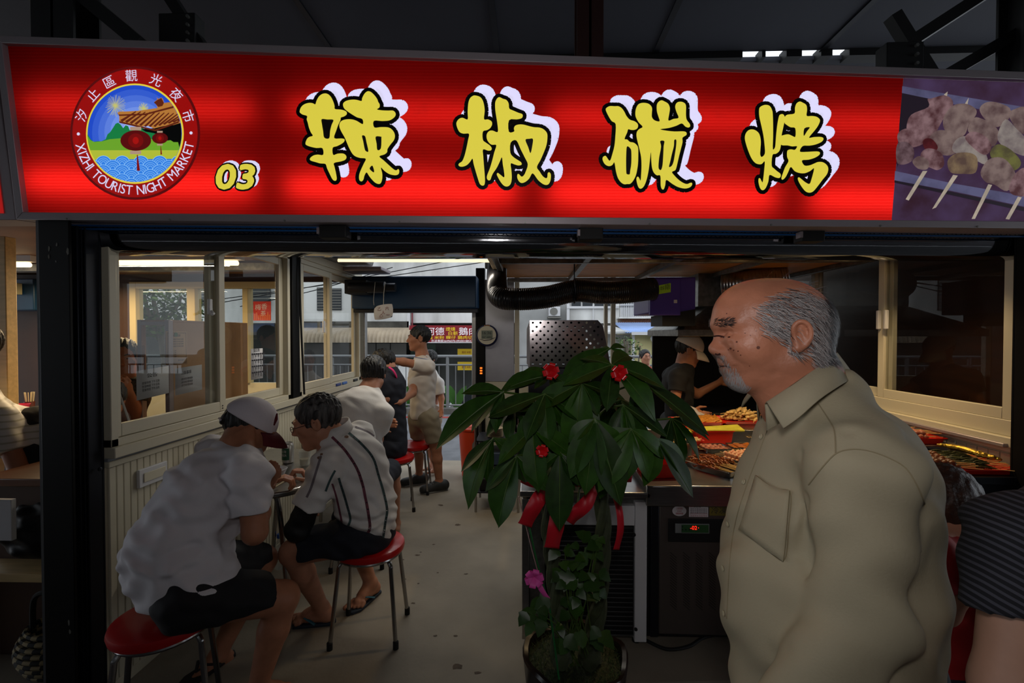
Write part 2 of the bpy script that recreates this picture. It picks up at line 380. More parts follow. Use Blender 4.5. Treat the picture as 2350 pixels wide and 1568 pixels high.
# ------------------------------------------------------------------ rear wall: door opening, jambs, panel, half wall
rw = B()
jl0, jl1 = PY(820, 800, YB).x, PY(838, 800, YB).x; jr0, jr1 = PY(1083, 800, YB).x, PY(1092, 800, YB).x
d1 = B(); d1.box(jl0, jl1, YB, YB+.07, 0, 1.80); d1.box(jr0, jr1, YB, YB+.07, 0, 1.80); d1.box(jl0, jr1, YB, YB+.07, 1.78, 1.80)
struct(d1.build('door_1', m_steel, bevel=.003))
x0, x1 = PY(1092, 800, YB).x, PY(1113, 800, YB).x
t = thing('rear_post', 'black square post with small orange switch lights beside rear doorway', 'post', (x0+.05, YB, 0)); b = B(); b.box(x0+.003, x1, YB-.03, YB+.07, 0, 2.2); b.build('shaft', m_black, t, bevel=.006)
m_led = M('orange_led', (255, 120, 30), .4, emit=((255, 110, 30), 1.6))
for i in range(3):
    p = PY(1104, 845+i*6, YB-.035); b = B(); b.box(p.x-.012, p.x+.012, YB-.036, YB-.03, p.z-.008, p.z+.008); b.build('switch_light', m_led, t)
x2, x3 = PY(1113, 800, YB).x, PY(1180, 800, YB).x; z2, z3 = PY(1113, 642, YB).z, PY(1113, 876, YB).z
pn = B(); pn.box(x2+.002, x3, YB, YB+.04, z3, z2); struct(pn.build('wall_rear_panel', M('dull_stainless', (165, 164, 170), .4, .9, noise=(3, .2)), bevel=.003))
pn = B(); pn.box(x2+.002, x3, YB, YB+.04, 0, z3-.002); struct(pn.build('wall_rear_base', m_bead))
hb = B(); hb.box(x3+.001, XR+.06, YB, YB+.05, 0, 1.10); struct(hb.build('wall_rear', m_bead))
for px0, px1, lab in ((1181, 1192, 'first'), (1387, 1395, ''), (1403, 1413, '')):
    q0, q1 = PY(px0, 700, YB).x, PY(px1, 700, YB).x; b = B(); b.box(q0, q1, YB, YB+.05, 1.1 if px0 > 1200 else 0, 2.2); o = b.build('trim_3', m_white, bevel=.003); struct(o)
b = B(); b.box(x2, XR, YB, YB+.05, 2.2, 2.26); struct(b.build('trim_4', m_galv))
# blue roller shutter box with motor
t = thing('rear_shutter_box', 'blue steel roller shutter housing over the rear doorway', 'shutter', PY(950, 708, YB-.2))
p0, p1 = PY(806, 634, YB-.25), PY(1094, 708, YB-.25)
b = B(); b.box(p0.x, p1.x, YB-.25, YB-.02, p1.z, p0.z); b.build('housing', m_blues, t, bevel=.015)
b = B(); b.box(p0.x, p1.x, YB-.2, YB-.05, p1.z-.035, p1.z-.002); b.build('bottom_bar', m_dkgrey, t)
q = PY(855, 660, YB-.42); b = B(); b.lathe([(.05, -.22), (.055, -.2), (.055, .12), (.04, .13), (.04, .22)], 16, q, (1, 0, 0)); b.build('motor', m_dkgrey, t)
b = B(); b.box(q.x-.26, q.x-.05, YB-.45, YB-.26, q.z-.06, q.z+.07); b.build('motor_bracket', m_blackm, t, bevel=.005)
b = B(); b.box(p0.x-.05, p0.x+.38, YB-.5, YB-.2, p0.z+.02, p0.z+.06); b.build('end_cover', m_alu, t, bevel=.01)
# interior ceiling and gutter over the left windows
c1 = B(); c1.box(XL-.04, -.16, 1.95, 3.45, 2.24, 2.28); struct(c1.build('ceiling', M('ceiling_dark', (48, 40, 32), .7)))
c2 = B(); c2.box(-.16, XR+.1, 1.95, 4.2, 2.24, 2.28); struct(c2.build('ceiling_counter', MATS['ceiling_dark']))
g = B(); g.hexa([(XL+.0, 2.2, 2.165), (XL+.28, 2.2, 2.165), (XL+.28, 4.3, 2.165), (XL, 4.3, 2.165)], [(XL, 2.2, 2.22), (XL+.3, 2.2, 2.235), (XL+.3, 4.3, 2.235), (XL, 4.3, 2.22)])
tag(g.build('ceiling_duct', m_galv, bevel=.01), 'grey metal trunking running along above the left windows', 'trunking')
# aisle light tube
t = thing('light_tube', 'long slim light tube on the ceiling above the aisle', 'light', (-.83, 3.27, 2.06))
b = B(); p0, p1 = PY(776, 598, 3.27), PY(1142, 599, 3.27); b.tube([p0, p1], .011, 10); b.build('tube', M('warm_tube', (255, 240, 205), .4, emit=((255, 236, 190), 1.3)), t)
b = B(); b.box(p0.x-.03, p1.x+.03, 3.24, 3.30, p0.z+.013, p0.z+.045); b.build('batten', m_dkgrey, t)
# ------------------------------------------------------------------ left front post and shutter guide rail
YP = 1.70
x0, x1 = PY(95, 1000, YP).x, PY(165, 1000, YP).x
t = thing('front_post', 'black steel column at the left front corner of the stall', 'post', ((x0+x1)/2, YP, 0))
b = B(); b.box(x0, x1, YP, YP+.012, -.04, 1.96); b.box(x0, x1, YP+.12, YP+.132, -.04, 1.96); b.box((x0+x1)/2-.006, (x0+x1)/2+.006, YP+.012, YP+.12, -.04, 1.96); b.build('column', m_black, t, bevel=.002)
b = B(); b.box(x0-.02, x0-.003, YP+.01, YP+.05, -.04, 1.96); b.build('edge_strip', M('grey_edge', (86, 86, 88), .5), t)
b = B()
for px, py, r in ((112, 570, .012), (130, 562, .008), (155, 575, .015), (112, 588, .01), (158, 1430, .012), (160, 1450, .014), (128, 600, .007)):
    q = PY(px, py, YP-.001); b.add([(q.x+r*.5*random.uniform(.5, 1)*math.cos(i), YP-.001, q.z+r*random.uniform(.5, 1.2)*math.sin(i)) for i in np.linspace(0, 6.28, 8)[:-1]], [tuple(range(7))])
b.build('paint_chip', M('paint_chip', (120, 118, 110), .7), t)
x2, x3 = PY(167, 1000, YP+.05).x, PY(213, 1000, YP+.08).x
t = thing('shutter_guide', 'dark grey metal shutter guide channel beside the left column', 'shutter rail', ((x2+x3)/2, YP+.05, 0))
b = B(); w = (x3-x2)
b.box(x2, x2+w*.55, YP+.05, YP+.11, -.04, 1.95); b.box(x2+w*.6, x2+w*.72, YP+.06, YP+.12, -.04, 1.95); b.box(x2+w*.86, x3, YP+.06, YP+.12, -.04, 1.95); b.box(x2+w*.5, x3, YP+.12, YP+.13, -.04, 1.95)
b.build('channel', m_dkgrey, t, bevel=.003)
# right front channel
x0 = PY(2322, 800, 2.09).x
t = thing('shutter_guide', 'black metal shutter guide channel at the right front corner', 'shutter rail', (x0+.03, 2.05, 0)); b = B(); b.box(x0, x0+.02, 2.02, 2.08, -.04, 1.95); b.box(x0+.035, x0+.09, 2.0, 2.08, -.04, 1.95); b.box(x0, x0+.09, 2.08, 2.09, -.04, 1.95); b.build('channel', m_black, t, bevel=.003)
# ------------------------------------------------------------------ front roller shutter housing under the sign
def fl_pt(x, dy, z): return Vector((x, YF(x)+dy, z))
t = thing('front_shutter_box', 'polished stainless roller shutter housing under the red sign', 'shutter', (0, 1.9, 1.85))
b = B(); prof = [(.0, 1.985), (.0, 1.93), (.006, 1.885), (.02, 1.868), (.045, 1.862), (.12, 1.862), (.12, 1.985)]
xa, xb = -1.95, 2.45
def sweep(b, prof, xa, xb, n=24):
    k = len(prof); vs = []
    for i in range(n+1):
        x = lerp(xa, xb, i/n)
        for d, z in prof: vs.append(fl_pt(x, d+.0, z))
    b.add(vs, [(i*k+j, i*k+(j+1) % k, (i+1)*k+(j+1) % k, (i+1)*k+j) for i in range(n) for j in range(k)]+[tuple(range(k)), tuple(n*k+j for j in range(k))[::-1]])
sweep(b, prof, xa, xb); b.build('housing', m_polish, t)
for z, dy, h in ((1.985, -.045, .014), (1.953, -.05, .007), (1.940, -.05, .006)):
    b = B(); b.bar(fl_pt(xa, dy, z), fl_pt(xb, dy, z), .012, h); b.build('blue_rail', m_blue, t)
b = B(); b.bar(fl_pt(xa, -.02, 1.968), fl_pt(xb, -.02, 1.968), .03, .022); b.build('soffit_strip', m_alu, t)
b = B(); x = xa
while x < xb-.02: b.tube([fl_pt(x, -.05, 1.94), fl_pt(x+.02, -.05, 1.953)], .0016, 4); b.tube([fl_pt(x+.02, -.05, 1.953), fl_pt(x+.04, -.05, 1.94)], .0016, 4); x += .04
b.build('wire_lattice', m_dkgrey, t)
for px0, px1 in ((745, 806), (1330, 1386), (1868, 1925)):
    a, c = PY(px0, 540, 1.85), PY(px1, 540, 1.85); y = YF(a.x)-.09
    b = B(); b.box(a.x, c.x, y, y+.06, 1.905, 1.955); b.build('bracket', m_blackm, t, bevel=.004)
    b = B(); b.box(a.x-.006, a.x+.004, y-.004, y+.03, 1.92, 1.945); b.build('clip', m_alu, t)
# ================================================================== the illuminated sign
SN0 = PY(65, 490, 1.70)
_sn = Vector((-.04, 1.0, .10))              # plane: Y - Y0 - .04 (X-X0) + .10 (Z-Z0) = 0 ; its top leans towards the lane
SNORM = -_sn.normalized()                   # faces the viewer
def SG(px, py, lift=0.0):
    r = ray(px, py); t = _sn.dot(SN0-CAMP)/_sn.dot(r)
    return CAMP+r*t+SNORM*lift
sign = thing('shop_sign', 'long backlit red sign with round emblem, number and yellow characters', 'sign', SG(1175, 520))
IT = [(18, 106), (2440, 193)]; IB = [(66, 489), (2440, 511)]
def sgx(p, q, x): return p[1]+(q[1]-p[1])*(x-p[0])/(q[0]-p[0])
# --- box and aluminium frame
def sgbar(b, pa, pb, w0, w1, d0, d1):
    """frame bar whose front outline is the px polygon pa..pb with thickness from lift d0 to d1"""
    b.hexa([SG(*p, d0) for p in (pa[0], pa[1], pb[1], pb[0])], [SG(*p, d1) for p in (pa[0], pa[1], pb[1], pb[0])])
ot = [(0, 88), (2460, 175)]; ob = [(51, 506), (2460, 527)]
b = B(); sgbar(b, ot, [(IT[0][0], IT[0][1]), (2460, IT[1][1])], 0, 0, -.17, .022); b.build('frame_top', m_alu, sign, bevel=.002)
b = B(); sgbar(b, [(66, 489), (2460, 511)], ob, 0, 0, -.17, .022); b.build('frame_bottom', m_alu, sign, bevel=.002)
b = B(); b.hexa([SG(*p, -.17) for p in ((0, 88), (18, 106), (66, 489), (51, 506))], [SG(*p, .022) for p in ((0, 88), (18, 106), (66, 489), (51, 506))]); b.build('frame_side', m_alu, sign, bevel=.002)
b = B(); b.hexa([SG(*p, -.185) for p in ((0, 88), (2460, 175), (2460, 527), (51, 506))], [SG(*p, -.172) for p in ((0, 88), (2460, 175), (2460, 527), (51, 506))]); b.build('back_sheet', m_wpaint, sign)
b = B()
for px in (165, 400, 660, 920, 1205, 1487, 1762, 2010, 2230): b.lathe([(.004, 0), (.004, .003)], 6, SG(px, sgx((51, 506), (2460, 527), px)-3, .022), SNORM)
b.build('screw', m_galv, sign)
# --- translucent red sheet lit by the tubes inside the box
m_sheet = bpy.data.materials.new('red_translucent_film'); m_sheet.use_nodes = True
nt = m_sheet.node_tree; nt.nodes.clear(); L = nt.links.new
o_ = nt.nodes.new('ShaderNodeOutputMaterial'); tr = nt.nodes.new('ShaderNodeBsdfTranslucent'); df = nt.nodes.new('ShaderNodeBsdfDiffuse'); mx = nt.nodes.new('ShaderNodeMixShader')
wv = nt.nodes.new('ShaderNodeTexWave'); wv.bands_direction = 'Z'; wv.inputs['Scale'].default_value = 28; wv.inputs['Distortion'].default_value = 0
tcn = nt.nodes.new('ShaderNodeTexCoord'); L(tcn.outputs['Object'], wv.inputs['Vector'])
cr_ = nt.nodes.new('ShaderNodeValToRGB'); L(wv.outputs['Fac'], cr_.inputs['Fac'])
cr_.color_ramp.elements[0].color = (.60, .0085, .006, 1); cr_.color_ramp.elements[1].color = (.72, .014, .010, 1)
L(cr_.outputs[0], tr.inputs[0]); df.inputs[0].default_value = (.35, .006, .005, 1)
mx.inputs[0].default_value = .3; L(tr.outputs[0], mx.inputs[1]); L(df.outputs[0], mx.inputs[2]); L(mx.outputs[0], o_.inputs[0])
b = B()
nx = 24
vs = []
for j in range(7):
    for i in range(nx+1):
        x = lerp(0, 1, i/nx); tx = lerp(IT[0][0], 2073, x); bx = lerp(IB[0][0], 2046, x)
        ty = sgx(IT[0], IT[1], tx); by = sgx(IB[0], IB[1], bx); vs.append(SG(lerp(tx, bx, j/6), lerp(ty, by, j/6), .0))
b.add(vs, [(j*(nx+1)+i, j*(nx+1)+i+1, (j+1)*(nx+1)+i+1, (j+1)*(nx+1)+i) for j in range(6) for i in range(nx)])
b.build('red_face', m_sheet, sign)
for fy, pw in ((.34, .44), (.80, .86)):     # two rows of tubes inside the box
    for k in range(4):
        xa, xb = 60+k*600, 60+k*600+520
        pa = SG(xa, lerp(110, 490, fy)+k*14, -.075); pb_ = SG(xb, lerp(112, 490, fy)+k*14+12, -.075)
        d = (pb_-pa); o = lamp('sign_tube_lamp', 'AREA', (pa+pb_)/2, pw, (1, .96, 1), d.length, None, .03)
        z = -SNORM; xax = d.normalized(); yax = z.cross(xax)
        o.rotation_euler = Matrix((xax, yax, z)).transposed().to_euler(); o.data.spread = PI
# --- flat lettering: polygons drawn in the picture of the sign and laid on its face
def flat(name, polys, mat, par, lift, holes=()):
    """polys: list of closed px outlines; filled with triangulation (holes cut)"""
    from mathutils.geometry import tessellate_polygon
    b = B()
    for i, p in enumerate(polys):
        loops = [[Vector((x, y, 0)) for x, y in p]]
        for h in holes:
            hx = sum(q[0] for q in h)/len(h); hy = sum(q[1] for q in h)/len(h)
            if inside(hx, hy, p): loops.append([Vector((x, y, 0)) for x, y in h])
        allv = [v for l in loops for v in l]
        tris = tessellate_polygon(loops)
        b.add([SG(v.x, v.y, lift) for v in allv], [tuple(t) for t in tris])
    return b.build(name, mat, par, smooth=False)
def inside(x, y, p):
    c = False; n = len(p); j = n-1
    for i in range(n):
        if (p[i][1] > y) != (p[j][1] > y) and x < (p[j][0]-p[i][0])*(y-p[i][1])/(p[j][1]-p[i][1])+p[i][0]: c = not c
        j = i
    return c
def smoothpoly(p, n=3): return [(v.x, v.y) for v in spline([(x, y, 0) for x, y in p], n, True)]
def outline(name, polys, r, mat, par, lift, dx=0, dy=0):
    """thick rounded outline band round closed px loops plus their fill"""
    b = B()
    from mathutils.geometry import tessellate_polygon
    for p in polys:
        n = len(p)
        b.add([SG(x+dx, y+dy, lift) for x, y in p], [tuple(t) for t in tessellate_polygon([[Vector((x, y, 0)) for x, y in p]])])
        for i in range(n):
            x0, y0 = p[i]; x1, y1 = p[(i+1) % n]; ex, ey = x1-x0, y1-y0; l = math.hypot(ex, ey) or 1; nx_, ny_ = -ey/l*r, ex/l*r
            b.add([SG(x+dx, y+dy, lift) for x, y in ((x0+nx_, y0+ny_), (x1+nx_, y1+ny_), (x1-nx_, y1-ny_), (x0-nx_, y0-ny_))], [(0, 1, 2, 3)])
            if i % 2 == 0: b.add([SG(x0+dx+r*math.cos(a*PI/5), y0+dy+r*math.sin(a*PI/5), lift) for a in range(10)], [tuple(range(10))])
    return b.build(name, mat, par, smooth=False)
m_ye = EM('sign_yellow', (214, 200, 66)); m_wh = EM('sign_white', (214, 210, 240)); m_bk = M('sign_black', (14, 8, 8), .5); m_rd = EM('sign_red', (178, 14, 8))
G1 = (660, 170, 5.6); G2 = (1020, 180, 5.6); G3 = (1360, 190, 5.807); G4 = (1680, 190, 5.6)
def T(g, s):
    v = [float(q) for q in s.replace('\n', ' ').split()]
    return smoothpoly([(g[0]+v[i]/g[2], g[1]+v[i+1]/g[2]) for i in range(0, len(v), 2)])
CH = [
 ([T(G1, "165 490 180 440 220 400 280 380 330 383 365 398 380 355 410 300 450 268 495 258 535 272 570 310 598 370 612 420 618 458 690 465 740 478 768 500 765 530 730 555 693 568 688 600 660 660 635 730 607 830 700 835 738 845 735 875 700 905 640 935 588 955 594 1045 650 1030 720 1028 755 1050 764 1080 745 1110 690 1130 605 1150 612 1200 630 1280 640 1350 628 1375 605 1375 580 1350 545 1280 515 1215 495 1162 430 1155 370 1138 310 1120 295 1100 310 1075 350 1050 400 1042 466 1044 457 960 380 957 300 940 248 918 240 890 260 840 290 815 333 800 310 760 285 700 268 630 255 590 260 548 205 530 175 510"),
   T(G1, "720 405 730 375 770 350 840 338 900 342 957 355 965 320 990 270 1020 238 1050 230 1085 245 1130 290 1160 335 1170 365 1190 400 1185 440 1155 463 1220 475 1300 478 1360 478 1390 505 1393 540 1365 575 1310 605 1220 612 1115 610 1120 693 1200 690 1290 692 1340 715 1375 760 1385 810 1370 860 1330 910 1290 970 1285 1010 1250 1040 1185 1065 1240 1115 1300 1170 1350 1215 1385 1240 1410 1240 1425 1226 1440 1245 1435 1285 1410 1303 1370 1305 1310 1290 1250 1250 1205 1207 1222 1280 1222 1350 1205 1405 1175 1418 1130 1400 1085 1355 1050 1310 1022 1270 995 1310 982 1360 960 1385 935 1375 925 1345 930 1290 955 1225 985 1160 1012 1095 940 1085 880 1065 840 1030 800 960 770 890 740 820 700 750 675 690 678 640 710 605 770 590 840 592 900 612 973 652 968 588 900 565 840 530 780 490 735 450")],
  [T(G1, "447 588 520 592 597 597 575 660 555 740 543 832 480 825 465 740 450 650"), T(G1, "963 800 1002 806 1020 880 1045 1000 1010 995 995 960 978 870"), T(G1, "1138 813 1205 812 1212 830 1205 962 1160 982 1150 900"), T(G1, "1060 1220 1095 1182 1118 1245 1115 1268 1095 1260")], 'first yellow character'),
 ([T(G2, "155 590 170 550 200 522 240 515 300 535 300 440 308 330 330 265 370 232 405 230 455 245 490 285 510 350 518 430 510 532 560 535 605 560 613 600 590 645 550 672 495 692 495 795 530 830 580 865 607 900 600 930 560 935 497 920 500 1010 508 1120 518 1240 522 1330 512 1375 485 1383 455 1360 430 1290 400 1190 375 1100 362 1038 330 1080 290 1120 240 1140 200 1138 182 1118 195 1095 230 1070 260 1000 285 900 305 800 317 720 250 718 200 700 170 650"),
   T(G2, "652 330 665 285 690 255 715 252 750 270 795 285 825 330 833 395 880 420 950 450 995 465 1006 490 990 520 930 535 830 545 828 693 895 690 892 650 910 615 960 600 1020 603 1090 622 1150 635 1220 640 1270 660 1310 700 1322 750 1310 860 1270 970 1230 1060 1187 1145 1220 1200 1260 1260 1300 1288 1320 1275 1325 1225 1345 1212 1365 1240 1362 1310 1340 1360 1305 1375 1260 1360 1200 1310 1133 1225 1090 1290 1040 1335 990 1350 955 1325 935 1280 938 1240 955 1235 990 1268 1020 1250 1045 1200 1070 1110 1030 1020 980 920 922 803 850 835 847 963 890 1020 950 1060 985 1085 990 1115 950 1125 900 1112 852 1100 860 1190 865 1280 855 1350 830 1385 795 1395 760 1380 725 1340 690 1280 673 1240 685 1220 715 1240 768 1277 765 1200 750 1110 738 1020 710 1080 670 1160 625 1225 605 1270 590 1310 565 1315 547 1290 550 1250 585 1160 615 1060 640 960 667 865 610 860 570 830 545 780 545 725 575 685 620 678 685 697 682 600 665 490 654 410")],
  [T(G2, "1040 797 1090 783 1135 785 1130 860 1105 968 1075 890")], 'second yellow character'),
 ([T(G3, "170 370 185 340 225 320 290 322 340 322 385 350 420 400 445 450 490 500 550 520 590 550 600 585 585 620 545 637 500 635 468 628 455 670 420 755 455 763 490 795 540 805 580 835 600 875 602 950 600 1060 590 1150 570 1240 535 1310 495 1352 455 1355 415 1358 370 1330 330 1270 305 1180 285 1068 260 1100 225 1117 185 1110 150 1080 128 1030 135 995 165 980 185 1000 215 1043 235 1030 260 950 285 850 298 720 302 560 250 520 205 450"),
   T(G3, "563 430 570 360 600 300 650 278 710 280 755 300 785 345 782 420 785 470 820 510 885 522 870 460 850 390 848 310 870 265 910 243 950 258 1000 290 1022 350 1012 430 1003 512 1070 490 1137 475 1110 400 1092 330 1110 280 1150 262 1200 270 1235 310 1235 430 1245 500 1285 555 1290 590 1265 605 1225 590 1180 550 1110 580 1010 610 893 628 970 645 1080 657 1200 655 1240 670 1240 705 1190 740 1190 800 1165 900 1140 1000 1115 1110 1095 1170 1050 1195 1080 1240 1140 1300 1200 1340 1250 1355 1290 1340 1315 1340 1315 1370 1285 1400 1220 1415 1130 1395 1050 1350 975 1300 960 1370 940 1425 915 1420 900 1370 895 1245 850 1240 810 1205 785 1140 775 1040 770 930 755 1050 740 1170 715 1290 680 1380 640 1417 610 1405 590 1360 577 1290 590 1258 610 1268 632 1310 640 1230 645 1120 640 1000 615 880 590 780 578 710 585 660 615 625 660 595 610 540 575 480")],
  [T(G3, "450 862 470 857 495 880 510 920 510 1080 495 1180 488 1225 455 1225 443 1200 440 1060 443 930"), T(G3, "893 785 948 785 940 850 935 950 925 1100 905 1167 880 1160 870 1120 880 1000 905 860"), T(G3, "1080 772 1107 770 1105 850 1090 950 1070 1060 1045 1115 1010 1128 1025 1060 1050 950 1075 850")], 'third yellow character'),
 ([T(G4, "335 370 345 325 385 300 430 293 475 310 505 370 512 440 515 560 515 700 512 860 540 835 548 760 555 670 570 540 590 440 610 415 640 412 660 435 665 470 650 560 630 650 622 700 620 760 610 840 590 890 550 920 508 935 497 1070 530 1110 570 1145 608 1175 612 1210 590 1230 540 1220 470 1190 455 1270 430 1340 400 1380 370 1383 345 1350 328 1280 332 1235 350 1235 365 1265 380 1285 390 1230 400 1140 408 1018 370 1050 330 1053 285 1035 240 980 200 890 170 800 153 720 165 660 200 618 250 607 300 625 340 670 358 760 352 870 350 930 370 960 410 915 405 800 390 680 365 560 340 450"),
   T(G4, "660 520 665 450 700 418 788 403 795 330 815 275 855 250 890 262 940 295 950 360 945 433 1010 435 1070 445 1110 475 1113 510 1085 570 1040 630 975 712 1040 705 1120 703 1155 715 1158 740 1130 770 1060 800 980 815 895 820 858 890 940 895 1030 890 1090 890 1115 905 1105 935 1050 970 970 995 885 1005 915 1068 980 1068 1040 1045 1090 1025 1150 1027 1200 1060 1222 1110 1205 1180 1150 1250 1090 1330 1030 1400 980 1418 930 1400 880 1340 840 1270 832 1230 850 1222 880 1245 930 1285 980 1305 1005 1250 1040 1108 990 1140 920 1168 850 1165 790 1140 742 1088 710 1150 680 1210 650 1245 628 1250 622 1225 640 1170 670 1090 712 1015 695 960 695 890 715 868 750 863 795 868 822 823 760 825 700 812 615 802 618 700 650 680 710 670 760 690 800 700 798 592 740 580 690 550")],
  [T(G4, "915 595 985 580 950 630 908 692")], 'fourth yellow character')]
def flat_eo(name, polys, holes, mat, par, lift): return flat(name, polys, mat, par, lift, holes)
for polys, holes, lab in CH:
    o = flat_eo('character', polys, holes, m_ye, sign, .0065); o['label'] = lab
    outline('outline', polys, 9.0, m_bk, o, .0045); outline('drop_shadow', polys, 9.0, m_wh, o, .0025, 18.8, -17)
# --- number 03, slanted
def sg_text(b, s, x, y, h, w, shear=0., lift=.006, grow=0.):
    v, f, tw = text2d(s); k = w/tw
    b.add([SG(x+p[0]*k+shear*p[1]*h, y-p[1]*h, lift) for p in v], f)
def sg_text_bold(name, s, x, y, h, w, shear, r, mat, par, lift, dx=0, dy=0):
    v, f, tw = text2d(s); k = w/tw; b = B(); ring = [(0, 0)]+[(r*math.cos(a*PI/5), r*math.sin(a*PI/5)) for a in range(10)]
    for ox, oy in ring: b.add([SG(x+dx+ox+p[0]*k+shear*p[1]*h, y+dy+oy-p[1]*h, lift+.00002*ring.index((ox, oy))) for p in v], f)
    return b.build(name, mat, par, smooth=False)
o = sg_text_bold('number', '03', 496, 433, 77, 84, .16, 2.7, m_ye, sign, .0065); o['label'] = 'yellow number 03'
sg_text_bold('outline', '03', 496, 433, 77, 84, .16, 6.6, m_bk, o, .0045); sg_text_bold('drop_shadow', '03', 496, 433, 77, 84, .16, 6.6, m_wh, o, .0025, 6, -5)
# --- round emblem
EC = (311, 306)
def ellp(cx, cy, rx, ry, n=64): return [(cx+rx*math.cos(2*PI*i/n), cy+ry*math.sin(2*PI*i/n)) for i in range(n)]
emb = flat('emblem', [ellp(*EC, 149, 153)], EM('emblem_dark_red', (84, 6, 8)), sign, .0015); emb['label'] = 'round market emblem with lanterns and temple roof'
flat('ring', [ellp(*EC, 143.5, 147.5)], EM('emblem_red', (146, 8, 6)), emb, .0022)
flat('rim', [ellp(311, 307.5, 112, 115)], EM('emblem_yellow', (222, 200, 60)), emb, .0030)
IC = ellp(311, 307.5, 108, 111)
def clip(poly, conv=IC):
    out = list(poly); n = len(conv)
    for i in range(n):
        ax, ay = conv[i]; bx, by = conv[(i+1) % n]; inp = out; out = []
        if not inp: break
        def sd(p): return (bx-ax)*(p[1]-ay)-(by-ay)*(p[0]-ax)
        for k in range(len(inp)):
            p, q = inp[k-1], inp[k]; dp, dq = sd(p), sd(q)
            if dq >= 0:
                if dp < 0: t = dp/(dp-dq); out.append((p[0]+(q[0]-p[0])*t, p[1]+(q[1]-p[1])*t))
                out.append(q)
            elif dp >= 0: t = dp/(dp-dq); out.append((p[0]+(q[0]-p[0])*t, p[1]+(q[1]-p[1])*t))
    return out
EZ = (130, 130, 4.3556)
def E(s):
    v = [float(q) for q in s.split()]; return [(EZ[0]+v[i]/EZ[2], EZ[1]+v[i+1]/EZ[2]) for i in range(0, len(v), 2)]
def eflat(name, polys, mat, lift):
    ps = [clip(p) for p in polys]; ps = [p for p in ps if len(p) > 2]
    if ps: return flat(name, ps, mat, emb, lift)
for k in range(7):      # printed sky, deep blue outside to pale in the middle
    f = k/6; c = [lerp(a, b_, f) for a, b_ in zip((30, 72, 196), (150, 176, 240))]
    eflat('sky', [ellp(lerp(311, 318, f), lerp(307, 300, f), lerp(112, 34, f), lerp(115, 26, f), 40)], EM('emblem_sky_%d' % k, c), .0036+k*.00008)
b = B()
for cx, cy, r, m in ((267, 244, 27, 0), (332, 250, 14, 0), (231, 290, 10, 1)):
    for k in range(40 if m == 0 else 0):
        a = 2*PI*k/40; x1, y1 = cx+r*math.cos(a)*random.uniform(.7, 1), cy+r*math.sin(a)*random.uniform(.7, 1); nx_, ny_ = -math.sin(a)*.35, math.cos(a)*.35
        b.add([SG(x, y, .0044) for x, y in ((cx-nx_, cy-ny_), (x1-nx_, y1-ny_), (x1+nx_, y1+ny_), (cx+nx_, cy+ny_))], [(0, 1, 2, 3)])
b.build('firework', EM('emblem_firework', (188, 186, 110)), emb, smooth=False)
eflat('far_hill', [E("320 780 350 830 380 855 420 850 460 850 500 830 520 780 545 760 575 715 600 675 625 665 650 685 675 720 700 690 725 700 740 740 780 720 830 700 870 720 930 750 980 770 1270 800 1270 1000 320 1000")], EM('emblem_green_dark', (20, 120, 62)), .0046)
eflat('near_hill', [E("310 780 350 840 390 858 470 850 540 830 660 820 1000 830 1270 850 1270 1100 310 1100")], EM('emblem_green', (104, 160, 40)), .0048)
eflat('shore', [E("310 940 1270 940 1270 1100 310 1100")], EM('emblem_yellow_green', (172, 184, 54)), .0050)
eflat('sea', [E("310 1035 1270 1025 1270 1290 310 1290")], EM('emblem_sea', (40, 110, 206)), .0052)
wv_a, wv_b = [], []
for r_ in range(6):
    for c_ in range(-1, 6):
        cx = 440+(c_+.5*(r_ % 2))*187+40; cy = 1075+r_*45
        for q, (rr, tgt) in enumerate(((82, wv_b), (76, wv_a), (60, wv_b), (55, wv_a), (42, wv_b), (37, wv_a), (24, wv_b), (19, wv_a))):
            pl = [(cx+rr*math.cos(PI+PI*i/10), cy+rr*1.0*math.sin(PI+PI*i/10)) for i in range(11)]+[(cx+rr, cy+14), (cx-rr, cy+14)]
            tgt.append((r_*8+q, clip([(130+x/4.3556, 130+y/4.3556) for x, y in pl])))
for nm, lst, mt in (('wave', wv_a, EM('emblem_wave', (48, 124, 222))), ('wave_line', wv_b, EM('emblem_wave_line', (130, 186, 244)))):
    bb = B()
    for o_r, pl in lst:
        if len(pl) > 2: bb.add([SG(x, y, .0054+o_r*.00003) for x, y in pl], [tuple(range(len(pl)))])
    bb.build(nm, mt, emb, smooth=False)
eflat('temple_shade', [E("860 730 1000 720 1260 640 1275 900 1240 920 1225 860 1180 860 1150 840 1120 845 1060 790 980 770 900 755")], M('emblem_black', (12, 14, 12), .5), .0060)
eflat('temple_roof', [E("620 570 640 555 700 555 830 548 950 530 1020 520 1010 490 985 465 1000 450 1020 435 1010 412 1030 430 1060 415 1075 430 1085 470 1140 462 1280 500 1280 660 1180 690 1080 700 985 725 930 700 860 705 800 690 740 690 690 680 640 650 640 600")], EM('emblem_roof', (176, 116, 52)), .0062)
dk = []
for k in range(13):
    x0 = 650+k*47; dk.append(E(f"{x0} {640+min(k,5)*12-max(0,k-7)*11} {x0+20} {660+min(k,5)*10-max(0,k-7)*11} {x0+160} {560+k*2} {x0+154} {552+k*2}"))
dk += [E("630 585 900 575 1180 500 1180 520 900 592 640 600"), E("985 465 1020 440 1060 420 1085 470 1070 500 1030 510"), E("640 650 1000 735 1230 650 1235 668 1000 752 640 668")]
eflat('roof_line', dk, EM('emblem_roof_dark', (92, 34, 16)), .0064)
